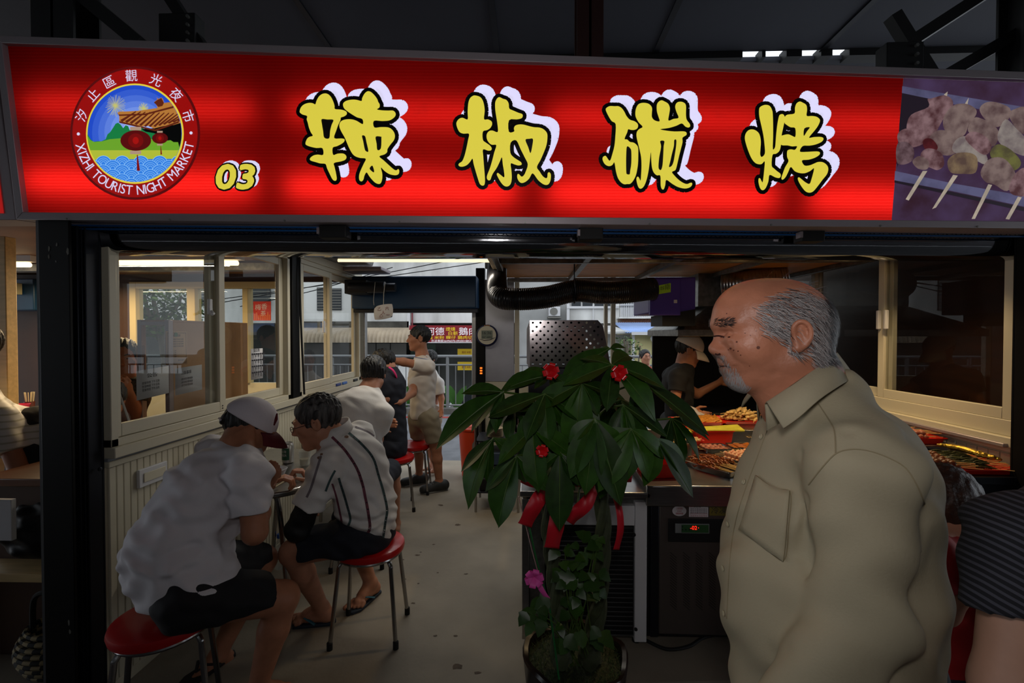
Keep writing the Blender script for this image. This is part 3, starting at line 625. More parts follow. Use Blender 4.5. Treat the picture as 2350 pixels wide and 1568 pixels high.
for cx, cy, rx, ry in ((805, 845, 153, 102), (1046, 822, 79, 55)):
    eflat('lantern', [[(130+x/4.3556, 130+y/4.3556) for x, y in ellp(cx, cy, rx, ry, 28)]], EM('emblem_lantern', (84, 6, 8)), .0066)
    eflat('lantern_glow', [[(130+x/4.3556, 130+y/4.3556) for x, y in ellp(cx, cy, rx*.5, ry*.7, 28)]], EM('emblem_lantern_mid', (112, 8, 8)), .0068)
    eflat('lantern_glow', [[(130+x/4.3556, 130+y/4.3556) for x, y in ellp(cx, cy, rx*.2, ry*.35, 28)]], EM('emblem_lantern_hot', (160, 14, 10)), .0070)
    for s_ in (-1, 1): eflat('lantern_cap', [E(' '.join(f'{a:.0f} {c:.0f}' for a, c in ((cx-rx*.36, cy+s_*ry), (cx+rx*.36, cy+s_*ry), (cx+rx*.36, cy+s_*ry*1.33), (cx-rx*.36, cy+s_*ry*1.33))))], EM('emblem_cap', (170, 140, 120)), .0071)
    eflat('tassel', [E(f"{cx+rx*.08} {cy+ry*1.4} {cx+rx*.14} {cy+ry*1.4} {cx+rx*.28} {cy+ry*2.95} {cx+rx*.08} {cy+ry*2.95}")], EM('emblem_tassel', (120, 10, 14)), .0072)
# ring lettering
rx, ry = 127.5, 131
def ring_glyph(ch, ang, h, wsc=1.0, base=-.36, bottom=False):
    b = B()
    v, f, w = text2d(ch); a = math.radians(ang); cx, cy = EC[0]+rx*math.sin(a), EC[1]-ry*math.cos(a)
    ux = (math.cos(a), math.sin(a)) if not bottom else (-math.cos(a), -math.sin(a)); uy = (math.sin(a), -math.cos(a)) if not bottom else (-math.sin(a), math.cos(a))
    b.add([SG(cx+ux[0]*(p[0]-w/2)*h*wsc+uy[0]*(p[1]+base)*h, cy+ux[1]*(p[0]-w/2)*h*wsc+uy[1]*(p[1]+base)*h, .0040) for p in v], f); b.build('letter', m_wh, emb, smooth=False)
for ch, an in zip('汐止區觀光夜市', (-72, -48.5, -27, -3.5, 22.5, 48, 73)):
    ring_glyph(ch, an, 29, 1.0)
for an in (-91, 90): ring_glyph('·', an, 60, 1., -.32)
s_ = 'XIZHI TOURIST NIGHT MARKET'; ws = [text2d(c)[2]+.16 if c != ' ' else .42 for c in s_]; tot = sum(ws); an = 259.5; acc = 0
for c, w in zip(s_, ws):
    mid = acc+w/2; acc += w
    if c != ' ': ring_glyph(c, lerp(259.5, 99, mid/tot), 31, .86, -.34, True)
# --- food photograph printed on the right end of the sign
ph = flat('food_photo', [[(2073, sgx(*IT, 2073)), (2440, IT[1][1]), (2440, 511), (2046, sgx(*IB, 2046))]], M('photo_backdrop', (70, 52, 84), .6, noise=(9, .6, .3, .7), col2=(48, 22, 34), emit='ramp'), sign, .0015)
ph['label'] = 'printed photo of meat skewers on a grill'
MATS['photo_backdrop'].node_tree.nodes['Principled BSDF'].inputs['Emission Strength'].default_value = .75
m_ph_bar = M('photo_grill_bar', (92, 90, 124), .6, noise=(14, .35), emit='ramp'); m_ph_dk = EM('photo_dark', (26, 18, 28)); m_ph_st = M('photo_stick', (190, 176, 158), .6, noise=(30, .2), emit='ramp')
for m in (m_ph_bar, m_ph_st): m.node_tree.nodes['Principled BSDF'].inputs['Emission Strength'].default_value = .62
FZ = (1900, 0, 2.8)
def FP(s):
    v = [float(q) for q in s.split()]; return [(FZ[0]+v[i]/FZ[2], FZ[1]+v[i+1]/FZ[2]) for i in range(0, len(v), 2)]
flat('grill_bar', [FP("474 555 640 585 1260 690 1260 760 640 640 472 600"), FP("428 1100 800 1180 1260 1260 1260 1330 800 1230 424 1160")], m_ph_bar, ph, .0025)
flat('grill_shadow', [FP("472 600 640 635 720 680 640 760 500 900 440 1080 455 800"), FP("424 1160 800 1235 1260 1335 1260 1360 800 1258 423 1175")], m_ph_dk, ph, .0028)
for _p in ([FP("605 1100 635 1100 515 1290 495 1282"), FP("800 1125 830 1130 690 1335 665 1345"), FP("1025 1185 1050 1190 940 1408 918 1408"), FP("1215 1265 1240 1270 1160 1412 1136 1408"), FP("740 610 765 590 760 625"), FP("868 680 900 630 890 685")]): flat('stick', [_p], m_ph_st, ph, .0030)
meats = [("500 820 530 740 640 690 635 640 660 635 740 615 790 640 795 690 740 760 690 850 640 900 560 900 520 870", 0), ("445 860 490 830 560 830 640 830 650 880 600 930 520 950 450 915", 0), ("440 930 500 915 545 960 540 1030 480 1060 436 1040", 1),
 ("740 750 800 680 880 670 940 700 945 740 900 800 870 870 800 880 740 830", 2), ("640 890 700 840 790 850 870 880 860 950 780 1000 700 990 620 950", 2), ("610 900 660 895 700 950 660 985 610 950", 3), ("590 990 640 955 720 985 740 1060 700 1095 650 1080 600 1060", 0), ("536 1040 580 1005 640 1040 630 1090 570 1085", 2),
 ("890 830 930 760 990 770 1050 800 1090 860 1060 940 980 930 920 880", 2), ("965 710 1000 665 1070 660 1160 700 1150 770 1080 820 1010 780", 2), ("795 930 840 885 920 890 1010 1000 1000 1060 900 1010 800 980", 4), ("760 1040 810 990 900 985 950 1020 940 1110 860 1120 780 1110", 5),
 ("1080 870 1130 770 1200 830 1260 900 1260 1000 1180 980 1100 930", 4), ("1150 740 1190 705 1260 700 1260 860 1200 830", 2), ("1030 990 1080 930 1170 970 1230 1050 1180 1100 1080 1060", 6), ("970 1110 1020 1030 1100 1015 1160 1060 1200 1150 1140 1230 1060 1190 1000 1170", 2), ("1155 1190 1200 1110 1260 1090 1260 1250 1200 1260 1160 1240", 0), ("870 890 920 850 1000 880 1040 950 1000 1000 930 960", 0)]
cols = [((168, 132, 136), (96, 56, 60)), ((140, 112, 118), (70, 40, 46)), ((158, 134, 128), (110, 84, 84)), ((120, 42, 48), (80, 20, 26)), ((180, 168, 160), (140, 124, 124)), ((158, 132, 100), (108, 84, 74)), ((132, 130, 70), (96, 88, 60))]
for i, (pl, ci) in enumerate(meats):
    m = M('photo_meat_%d' % ci, cols[ci][0], .6, noise=(24, .5, .36, .62), col2=cols[ci][1], emit='ramp'); m.node_tree.nodes['Principled BSDF'].inputs['Emission Strength'].default_value = .42
    flat('meat', [smoothpoly(FP(pl), 4)], m, ph, .0034+i*.0002)
# --- neighbouring sign, only its right end in view
ns = thing('neighbour_sign', 'red sign of the next stall cut off at left picture edge', 'sign', SG(-60, 520))
b = B(); b.hexa([SG(*p, -.17) for p in ((-400, 92), (-12, 92), (44, 506), (-360, 506))], [SG(*p, .012) for p in ((-400, 92), (-12, 92), (44, 506), (-360, 506))]); b.build('box', m_alu, ns, bevel=.002)
b = B(); b.quad(*[SG(*p, .014) for p in ((-390, 112), (-32, 112), (18, 491), (-350, 491))]); b.build('red_face', EM('sign_red_film', (150, 10, 6)), ns)
# ================================================================== smooth solid modelling (signed distances -> surface nets)
A3 = lambda v: np.array(v, dtype=np.float32)
class S:
    def __init__(s): s.ops = []
    def seg(s, a, b, ra, rb=None, k=.02, n=None, fl=1., mode='u'):
        a = A3(a); b = A3(b); rb = ra if rb is None else rb
        if n is not None: n = A3(n)/np.linalg.norm(A3(n))
        def f(p):
            q = p-a; d = b-a
            if n is not None:
                q = q+np.outer(q@n, n)*(1/fl-1); d = d+n*float(d@n)*(1/fl-1)
            dd = max(float(d@d), 1e-9); t = np.clip((q@d)/dd, 0, 1)
            r = np.linalg.norm(q-t[:, None]*d, axis=1)-(ra+(rb-ra)*t)
            return r*(fl if n is not None and fl < 1 else 1)
        s.ops.append((f, (a+b)/2, float(np.linalg.norm(b-a))/2+max(ra, rb)*max(1, fl), k, mode)); return s
    def chain(s, pts, rs, k=.02, n=None, fl=1.):
        for i in range(len(pts)-1): s.seg(pts[i], pts[i+1], rs[i], rs[i+1], k, n, fl)
        return s
    def ell(s, c, r, R=None, k=.02, mode='u'):
        c = A3(c); r = A3(r); Rm = None if R is None else np.array(R, dtype=np.float32)
        def f(p):
            q = p-c
            if Rm is not None: q = q@Rm
            k0 = np.linalg.norm(q/r, axis=1); k1 = np.linalg.norm(q/(r*r), axis=1)+1e-9
            return k0*(k0-1)/k1
        s.ops.append((f, c, float(r.max()), k, mode)); return s
    def clip(s, p0, n, k=.004):
        p0 = A3(p0); n = A3(n)/np.linalg.norm(A3(n))
        s.ops.append((lambda p: (p-p0)@n, None, 0, k, 'c')); return s
    def cut(s, p0, n, Rb=.1):
        p0 = A3(p0); n = A3(n)/np.linalg.norm(A3(n)); c = p0+n*Rb*.72
        s.ops.append((lambda p: np.maximum(-((p-p0)@n), np.linalg.norm(p-c, axis=1)-Rb), c, Rb, .003, 's')); return s
    def groove(s, a, b, w, depth):
        a = A3(a); b = A3(b); d = b-a; dd = float(d@d)
        def f(p):
            q = p-a; t = np.clip((q@d)/dd, 0, 1); r = np.linalg.norm(q-t[:, None]*d, axis=1)
            return (depth*np.exp(-(r/w)**2)*np.abs(np.sin(t*PI))**.5).astype(np.float32)
        s.ops.append((f, (a+b)/2, math.sqrt(dd)/2+2.5*w, 0, 'd')); return s
    def disp(s, f): s.ops.append((f, None, 0, 0, 'd')); return s
    def ev(s, P):
        """P: (nb, m, 3) blocks"""
        nb, m, _ = P.shape; d = np.full((nb, m), .5, np.float32)
        cen = P.mean(axis=1); rad = np.linalg.norm(P[0]-cen[0], axis=1).max()
        for f, c, R, k, mode in s.ops:
            if c is None: idx = np.arange(nb)
            else: idx = np.nonzero(np.linalg.norm(cen-c, axis=1) < R+rad+max(.03, 2*k))[0]
            if len(idx) == 0: continue
            v = f(P[idx].reshape(-1, 3)).reshape(len(idx), m).astype(np.float32); e = d[idx]
            if mode == 'u': h = np.maximum(k-np.abs(e-v), 0)/k; d[idx] = np.minimum(e, v)-h*h*k*.25
            elif mode == 's': h = np.maximum(k-np.abs(e+v), 0)/k; d[idx] = np.maximum(e, -v)+h*h*k*.25
            elif mode == 'c': h = np.maximum(k-np.abs(e-v), 0)/k; d[idx] = np.maximum(e, v)+h*h*k*.25
            else: d[idx] = e+v
        return d
    def bounds(s):
        lo = np.min([c-R for f, c, R, k, m in s.ops if m == 'u'], axis=0); hi = np.max([c+R for f, c, R, k, m in s.ops if m == 'u'], axis=0)
        return lo, hi
    def mesh(s, name, vox, mat, parent=None, bnd=None):
        lo, hi = s.bounds(); lo = lo-3*vox; hi = hi+3*vox
        if bnd is not None: lo = np.maximum(lo, bnd[0]); hi = np.minimum(hi, bnd[1])
        Q = 6; nb = np.ceil((hi-lo)/(vox*Q)).astype(int); D = nb*Q+1
        bi = np.stack(np.meshgrid(*[np.arange(n) for n in nb], indexing='ij'), -1).reshape(-1, 3)
        cen = lo+(bi+.5)*vox*Q
        # value at the block centres, evaluated in small groups
        dc = s.ev(cen[:, None, :].astype(np.float32))[:, 0] if len(cen) < 4e6 else None
        act = np.abs(dc) < vox*Q*.87*1.9+.004
        V = np.repeat(np.repeat(np.repeat(dc.reshape(nb), Q, 0), Q, 1), Q, 2).astype(np.float32)
        V = np.pad(V, ((0, 1), (0, 1), (0, 1)), mode='edge')
        g = np.stack(np.meshgrid(*[np.arange(Q+1)]*3, indexing='ij'), -1).reshape(-1, 3)
        ab = bi[act]
        for c0 in range(0, len(ab), 1500):
            bb = ab[c0:c0+1500]; ix = bb[:, None, :]*Q+g[None]
            val = s.ev((lo+ix*vox).astype(np.float32)); V[ix[..., 0], ix[..., 1], ix[..., 2]] = val
        return nets(V, lo, vox, name, mat, parent)
def nets(V, lo, vox, name, mat, parent):
    Sg = V < 0
    c = [Sg[i:Sg.shape[0]-1+i, j:Sg.shape[1]-1+j, k:Sg.shape[2]-1+k] for i in (0, 1) for j in (0, 1) for k in (0, 1)]
    allv = c[0].copy(); anyv = c[0].copy()
    for q in c[1:]: allv &= q; anyv |= q
    cells = np.argwhere(anyv & ~allv)
    if len(cells) == 0: return None
    idx = np.full(allv.shape, -1, np.int32); idx[tuple(cells.T)] = np.arange(len(cells))
    acc = np.zeros((len(cells), 3), np.float32); cnt = np.zeros(len(cells), np.float32)
    corner = [(i, j, k) for i in (0, 1) for j in (0, 1) for k in (0, 1)]
    for a in range(8):
        for b in range(a+1, 8):
            A, Bc = corner[a], corner[b]
            if sum(abs(A[q]-Bc[q]) for q in range(3)) != 1: continue
            va = V[cells[:, 0]+A[0], cells[:, 1]+A[1], cells[:, 2]+A[2]]; vb = V[cells[:, 0]+Bc[0], cells[:, 1]+Bc[1], cells[:, 2]+Bc[2]]
            x = (va < 0) != (vb < 0); t = np.where(x, va/(va-vb+1e-12), 0)
            p = np.array(A, np.float32)+t[:, None]*(np.array(Bc, np.float32)-np.array(A, np.float32))
            acc += p*x[:, None]; cnt += x
    verts = lo+(cells+acc/cnt[:, None])*vox
    faces = []
    for ax in range(3):
        o1, o2 = [(1, 2), (2, 0), (0, 1)][ax]
        s0 = [slice(None)]*3; s1 = [slice(None)]*3; s0[ax] = slice(0, -1); s1[ax] = slice(1, None)
        e = np.argwhere(Sg[tuple(s0)] != Sg[tuple(s1)])
        ok = (e[:, o1] > 0) & (e[:, o2] > 0) & (e[:, o1] < Sg.shape[o1]-1) & (e[:, o2] < Sg.shape[o2]-1); e = e[ok]
        def at(d1, d2):
            q = e.copy(); q[:, o1] -= d1; q[:, o2] -= d2; return idx[tuple(q.T)]
        f = np.stack([at(1, 1), at(0, 1), at(0, 0), at(1, 0)], 1)
        ins = Sg[tuple(e.T)]; f[~ins] = f[~ins][:, ::-1]
        faces.append(f[(f >= 0).all(1)])
    faces = np.concatenate(faces)
    me = bpy.data.meshes.new(name); me.vertices.add(len(verts)); me.vertices.foreach_set('co', verts.astype(np.float32).ravel())
    me.loops.add(faces.size); me.loops.foreach_set('vertex_index', faces.astype(np.int32).ravel())
    me.polygons.add(len(faces)); me.polygons.foreach_set('loop_start', np.arange(0, faces.size, 4, dtype=np.int32)); me.polygons.foreach_set('loop_total', np.full(len(faces), 4, np.int32))
    me.update(calc_edges=True); me.validate(); me.shade_smooth(); me.materials.append(mat)
    o = bpy.data.objects.new(name, me); COL.objects.link(o)
    if parent: put(o, parent)
    return o
def waves(amp, dirs, ph=0.):
    """gentle cloth folds: sum of warped sines; dirs = [(wave vector, weight, warp vector)]"""
    D = [(A3(a), w, A3(c)) for a, w, c in dirs]
    def f(p):
        r = np.zeros(len(p), np.float32)
        for a, w, c in D: r += w*np.sin(p@a+1.4*np.sin(p@c+ph)+ph)
        return amp*r
    return f
def V3(*a): return np.array(a, dtype=np.float64)
def unit(v): v = np.array(v, dtype=np.float64); return v/np.linalg.norm(v)
def basis(fwd, up=(0, 0, 1)):
    f = unit(fwd); u = np.array(up, float); u = unit(u-f*float(u@f)); r = np.cross(f, u)
    return np.stack([r, f, u], 1)     # columns: right, forward, up
def head(s, c, R, k=1.0, nose=1.0, fine=False, neck_to=None, rn=.055, chin=1.0):
    c = np.array(c, float); P = lambda x, y, z: c+R@(np.array([x, y, z])*k)
    e = lambda x, y, z, r, kk=.015, mode='u': s.ell(P(x, y, z), [q*k for q in r], R, kk*k, mode)
    g = lambda a, b, ra, rb=None, kk=.012: s.seg(P(*a), P(*b), ra*k, (rb if rb is not None else ra)*k, kk*k)
    e(0, -.018, .035, (.076, .098, .088)); e(0, .028, -.02, (.064, .07, .085), .03)
    g((0, .02, -.06), (0, .074*chin, -.096), .03, .021, .03)
    for x in (-1, 1):
        g((x*.05, .0, -.055), (x*.018, .066, -.096), .02, .017, .03); e(x*.043, .062, -.012, (.022, .024, .02), .025)
        e(x*.031, .104, .012, (.019, .018, .013), .012, 's'); e(x*.031, .0805, .011, (.0165, .0125, .011), .004)
        g((x*.012, .092, .031), (x*.044, .082, .029), .010, .008, .012)
        e(x*.012, .102, -.026, (.010, .011, .008), .006)
        e(x*.0795, -.012, -.002, (.009, .021, .034), .006); e(x*.0875, -.008, .0, (.006, .012, .021), .004, 's')
    e(0, .064, -.052, (.033, .030, .027), .02)
    g((0, .088, .018), (0, .112*nose, -.020), .008, .0125, .008)
    g((-.021, .086, -.052), (.021, .086, -.052), .007, None, .008); g((0, .091, -.050), (0, .092, -.052), .008, None, .01); g((-.016, .085, -.064), (.016, .085, -.064), .0085, None, .008)
    if neck_to is not None: s.seg(P(0, -.02, -.06), neck_to, rn, rn*1.12, .03)
    return P
def hand(s, wrist, d, palm, curl=.5, side=1, sc=1.0, k=.004):
    """palm and five fingers; d = direction of the hand, palm = direction the palm faces; side = +1: thumb on right of d seen from the back"""
    w = np.array(wrist, float); f = unit(d); pn = np.array(palm, float); pn = unit(pn-f*float(pn@f)); x = np.cross(f, pn)*side
    s.ell(w+f*.045*sc, np.array([.037, .05, .015])*sc, np.stack([x, f, pn], 1), .012)
    L = [(.034, .036, .026, .019), (.012, .041, .029, .021), (-.011, .038, .027, .020), (-.033, .03, .021, .018)]
    for off, l1, l2, l3 in L:
        p = w+f*.083*sc+x*off*sc*.9; a = .25+curl*.6; q = [p]
        for l in (l1, l2, l3):
            dirn = f*math.cos(a)+pn*math.sin(a); q.append(q[-1]+dirn*l*sc); a += .25+curl*.9
        s.chain(q, [.0095*sc, .009*sc, .008*sc, .007*sc], k)
    p = w+f*.02*sc+x*.03*sc; q = [p, p+(f*.6+x*.7+pn*.3)*.036*sc, p+(f*1.3+x*.85+pn*(.4+curl*.4))*.045*sc]
    s.chain(q, [.013*sc, .011*sc, .008*sc], .006)
def foot(s, ankle, d, sc=1.0, k=.012):
    a = np.array(ankle, float); f = unit([d[0], d[1], 0]); x = np.cross(f, [0, 0, 1])
    gz = a[2]-.075*sc
    G = lambda t, h, o=0: np.array([a[0], a[1], gz])+f*t*sc+np.array([0, 0, h*sc])+x*o*sc
    s.seg(a, G(-.03, .035), .036*sc, .034*sc, k); s.seg(a, G(.07, .04), .034*sc, .032*sc, .02); s.seg(G(-.03, .034), G(.11, .025), .033*sc, .024*sc, k)
    for i, o in enumerate((.032, .014, -.003, -.018, -.032)): s.seg(G(.10, .022, o), G(.165-.012*i, .014, o*1.15), .014*sc, (.0135 if i == 0 else .0095)*sc, .006)
def tone(name, col, r=.5): return M(name, col, r, noise=(22, .12), bump=(160, .06), spec=.35)
m_skin_a = tone('skin_a', (168, 112, 84)); m_skin_b = tone('skin_b', (176, 122, 96)); m_skin_c = tone('skin_c', (156, 104, 78))
m_hair = M('black_hair', (20, 17, 16), .45, noise=(40, .5), bump=(90, .6), stretch=(1, 1, .25))
m_hairg = M('dark_grey_hair', (84, 80, 78), .5, noise=(60, .6, .4, .62), col2=(26, 24, 24), bump=(90, .7), stretch=(1, 1, .2))
m_eye = M('eye_dark', (14, 10, 9), .25)
def hair_cap(P, R, k, name, mat, parent, vox=.004, front=.062, low=-.045, back=-.075, thick=.013, amp=.0035):
    """hair: shell over the skull, cut at the hairline"""
    s = S(); s.ell(P(0, -.02, .036), [q*k for q in (.076+thick, .098+thick, .088+thick)], R, .01)
    s.clip(P(0, front, .05), R@np.array([0, 1, -.25])); s.clip(P(0, 0, low), R@np.array([0, .75, -1])); s.clip(P(0, 0, back), R@np.array([0, 0, -1]))
    s.disp(waves(amp, [(R@np.array([300, 40, 30]), 1, R@np.array([20, 60, 90])), (R@np.array([-180, 160, 60]), .7, R@np.array([40, 30, 10]))]))
    return s.mesh(name, vox*k, mat, parent)
def face_bits(P, R, k, parent, brow=True, mouth=True, skin=None):
    b = B()
    for x in (-1, 1): b.ell(P(x*.031, .0885, .0115), (.0105*k, .005*k, .0038*k), 10, 6, Matrix(R.tolist()))
    b.build('eye', m_eye, parent)
    if brow:
        b = B()
        for x in (-1, 1): b.tube([P(x*.014, .099, .030), P(x*.032, .0945, .036), P(x*.05, .079, .030)], [.003*k, .0036*k, .002*k], 6)
        b.build('eyebrow', m_hair, parent)
    if mouth:
        b = B(); b.tube([P(-.022, .0905, -.0572), P(-.008, .0965, -.0562), P(.008, .0965, -.0562), P(.022, .0905, -.0572)], .0022*k, 6); b.build('lip_line', M('lip_line', (96, 48, 42), .5), parent)
# ================================================================== people
def pw(px, py, Y): v = PY(px, py, Y); return np.array([v.x, v.y, v.z])
m_tee = M('white_tee_cotton', (214, 210, 214), .85, bump=(120, .08)); m_polo = M('white_polo_knit', (212, 208, 204), .85, bump=(150, .08))
m_short = M('black_shorts', (20, 20, 24), .8, bump=(60, .1)); m_navy = M('navy_cloth', (22, 25, 36), .8, bump=(60, .1))
m_khaki = M('khaki_cloth', (138, 126, 104), .85, bump=(80, .1)); m_red_s = M('red_shirt_cloth', (150, 8, 10), .8, bump=(60, .1))
FOLDS = [((0, 0, 70), 1, (30, 22, 10)), ((46, 30, 30), .8, (10, 30, 26)), ((-40, 50, 46), .7, (18, 9, 30))]
def person(name, label, loc, group=None): return thing(name, label, 'person', loc, group)
# ---------------------------------------------------------------- man in white tee and cap, seated on the front stool
def man_tee():
    t = person('person', 'seated man in plain white tee, black shorts and white cap, hunched over table', (-1.32, 1.66, 0))
    pel = V3(-1.30, 1.68, .575); wst = pw(402, 1265, 1.70); ch = pw(476, 1140, 1.79); nk = pw(548, 1022, 1.90)
    rs = pw(572, 1092, 1.73); re = pw(585, 1222, 1.70); rwst = pw(604, 1120, 1.93); ls = V3(-1.40, 1.98, .985); le = V3(-1.40, 2.16, .80); lw = V3(-1.26, 2.14, .80)
    rh = V3(-1.23, 1.59, .56); lh = V3(-1.34, 1.80, .56); rk = pw(648, 1372, 1.83); lk = pw(602, 1285, 2.12); ra = V3(-1.09, 1.78, .085); la = pw(503, 1500, 2.03)
    R = basis((.74, .52, -.50)); hc = pw(572, 988, 1.965)
    s = S(); P = head(s, hc, R, 1.0, neck_to=nk, rn=.058)
    s.seg(nk, ch, .06, .11, .05); s.seg(pel, ch, .12, .12, .05); s.seg(nk, rs, .05, .055); s.seg(nk, ls, .05, .055)
    s.chain([rs, re], [.055, .043]); s.chain([re, re+(rwst-re)*.4, rwst], [.043, .042, .03]); s.chain([ls, le, lw], [.052, .042, .03])
    hand(s, rwst, (.2, .5, .4), (-.5, .4, .3), .7, -1); hand(s, lw, (.4, .2, .1), (0, 0, -1), .7, 1)
    s.chain([rh, rk], [.092, .066], .03); s.chain([lh, lk], [.092, .066], .03)
    for kk, an in ((rk, ra), (lk, la)): s.seg(kk, kk+(an-kk)*.35, .06, .058); s.seg(kk+(an-kk)*.35, an, .058, .036)
    foot(s, ra, (.7, .55)); foot(s, la, (-.35, -.9))
    s.mesh('body', .0055, m_skin_a, t)
    h = S()
    h.seg(pel+V3(0, 0, .02), wst, .162, .164, .06, n=(.72, .68, 0), fl=.86); h.seg(wst, ch, .168, .172, .08, n=(.72, .68, 0), fl=.86); h.seg(ch, nk-V3(0, 0, .035), .172, .085, .06, n=(.72, .68, .2), fl=.9)
    h.seg(nk+V3(0, -.02, -.06), rs, .085, .075, .04); h.seg(nk+V3(0, 0, -.06), ls, .085, .075, .04); h.seg(rs, rs+(re-rs)*.66, .077, .072, .03); h.seg(ls, ls+(le-ls)*.6, .075, .07, .03)
    h.seg(pel+V3(.05, -.02, -.01), wst+V3(.03, -.01, 0), .148, .152, .05); h.clip(pel+V3(0, 0, -.045), (-.10, -.05, -1)); h.cut(rs+(re-rs)*.66, re-rs, .125); h.clip(nk+V3(.02, .02, .014), (.45, .3, 1))
    h.disp(waves(.0042, FOLDS)); h.disp(lambda p: .006*np.exp(-((p[:, 2]-.70)/.10)**2)*np.sin((p@A3((18, -10, 95)))+2*np.sin(p@A3((14, 9, 0)))).astype(np.float32))
    sh = h.mesh('shirt', .0048, m_tee, t)
    q = S(); q.seg(pel+V3(.02, .01, -.02), pel+V3(.03, .03, .02), .145, .13, .05, n=(.7, .7, 0), fl=.85); q.chain([rh, rh+(rk-rh)*.82], [.106, .092], .05); q.chain([lh, lh+(lk-lh)*.8], [.106, .09], .05)
    q.cut(rh+(rk-rh)*.80, rk-rh, .15); q.clip(pel+V3(0, 0, -.118), (0, 0, -1)); q.disp(waves(.003, FOLDS, 1.3)); q.mesh('shorts', .006, m_short, t)
    # hair under the cap, cap with strap opening and dark red brim
    hair_cap(P, R, 1.0, 'hair', m_hair, t, .005, front=.045, low=-.04, back=-.06, thick=.004, amp=.002)
    m_cap = M('white_cap_cloth', (206, 198, 204), .8, bump=(90, .08)); m_mar = M('maroon_cloth', (86, 12, 22), .8)
    c = S(); c.ell(P(0, -.017, .036), (.092, .117, .108), R, .01); c.clip(P(0, .02, .030), R@V3(0, -.12, -1)); c.ell(P(0, -.125, .028), (.036, .04, .036), R, .006, 's'); cap = c.mesh('cap', .004, m_cap, t); q = S(); q.ell(P(0, -.112, .022), (.035, .016, .034), R, .01); q.disp(waves(.003, FOLDS)); q.mesh('hair_tuft', .004, m_hair, cap)
    b = B(); pts = []
    for j in range(5):
        for i in range(13):
            a = -1.15+2.3*i/12; rr = .098+.02*j*math.cos(a*.7); pts.append(P(math.sin(a)*(.088+.006*j), -.012+math.cos(a)*.112+.020*j*max(0, math.cos(a)), .036-.004*j-.018*math.sin(a)**2-.003*j*j*.6))
    b.add(pts, [(j*13+i, j*13+i+1, (j+1)*13+i+1, (j+1)*13+i) for j in range(4) for i in range(12)]); br = b.build('brim', m_mar, cap); sm = br.modifiers.new('solid', 'SOLIDIFY'); sm.thickness = .004
    b = B(); b.tube([P(.03*math.sin(a)-.0, -.012-.116*math.cos(a*.3), .004+.0) for a in np.linspace(-1.2, 1.2, 7)], .006, 6, flat=.5); b.build('strap', m_cap, cap)
    for sx in (-1, 1):
        b = B(); pt = [P(sx*.0925*math.sin(a)*.98+sx*.002, .03+.01*i, .075+.045*math.cos(a)) for i, a in enumerate(np.linspace(.35, 1.2, 5))]
        b.tube([P(sx*.062, .055, .115), P(sx*.075, .062, .092), P(sx*.082, .066, .066)], [.003, .007, .003], 6, flat=.6); b.build('cap_patch', m_mar, cap)
    m_flip = M('dark_sandal', (26, 26, 30), .6)
    for an, d, lb in ((ra, (.7, .55), 0), (la, (-.35, -.9), 0)): sandal(t, an, d, m_flip, m_flip)
    return t
def sandal(t, an, d, ms, mst):
    f = unit([d[0], d[1], 0]); x = np.cross(f, [0, 0, 1]); o = np.array([an[0], an[1], 0.0]); b = B()
    out = [(-.075, .0), (-.06, .03), (0, .034), (.07, .042), (.13, .042), (.17, .02), (.178, 0), (.17, -.02), (.13, -.042), (.07, -.04), (0, -.034), (-.06, -.03)]
    b.prism([o+f*a+x*c+V3(0, 0, .001) for a, c in out], (0, 0, .016)); so = b.build('sandal', ms, t, bevel=.004)
    b = B()
    for sg in (-1, 1): b.tube([o+f*.105+V3(0, 0, .03), o+f*.075+x*sg*.028+V3(0, 0, .052), o+f*.02+x*sg*.042+V3(0, 0, .022)], [.006, .009, .008], 6, flat=.5)
    b.build('strap', mst, so)
man1 = man_tee()
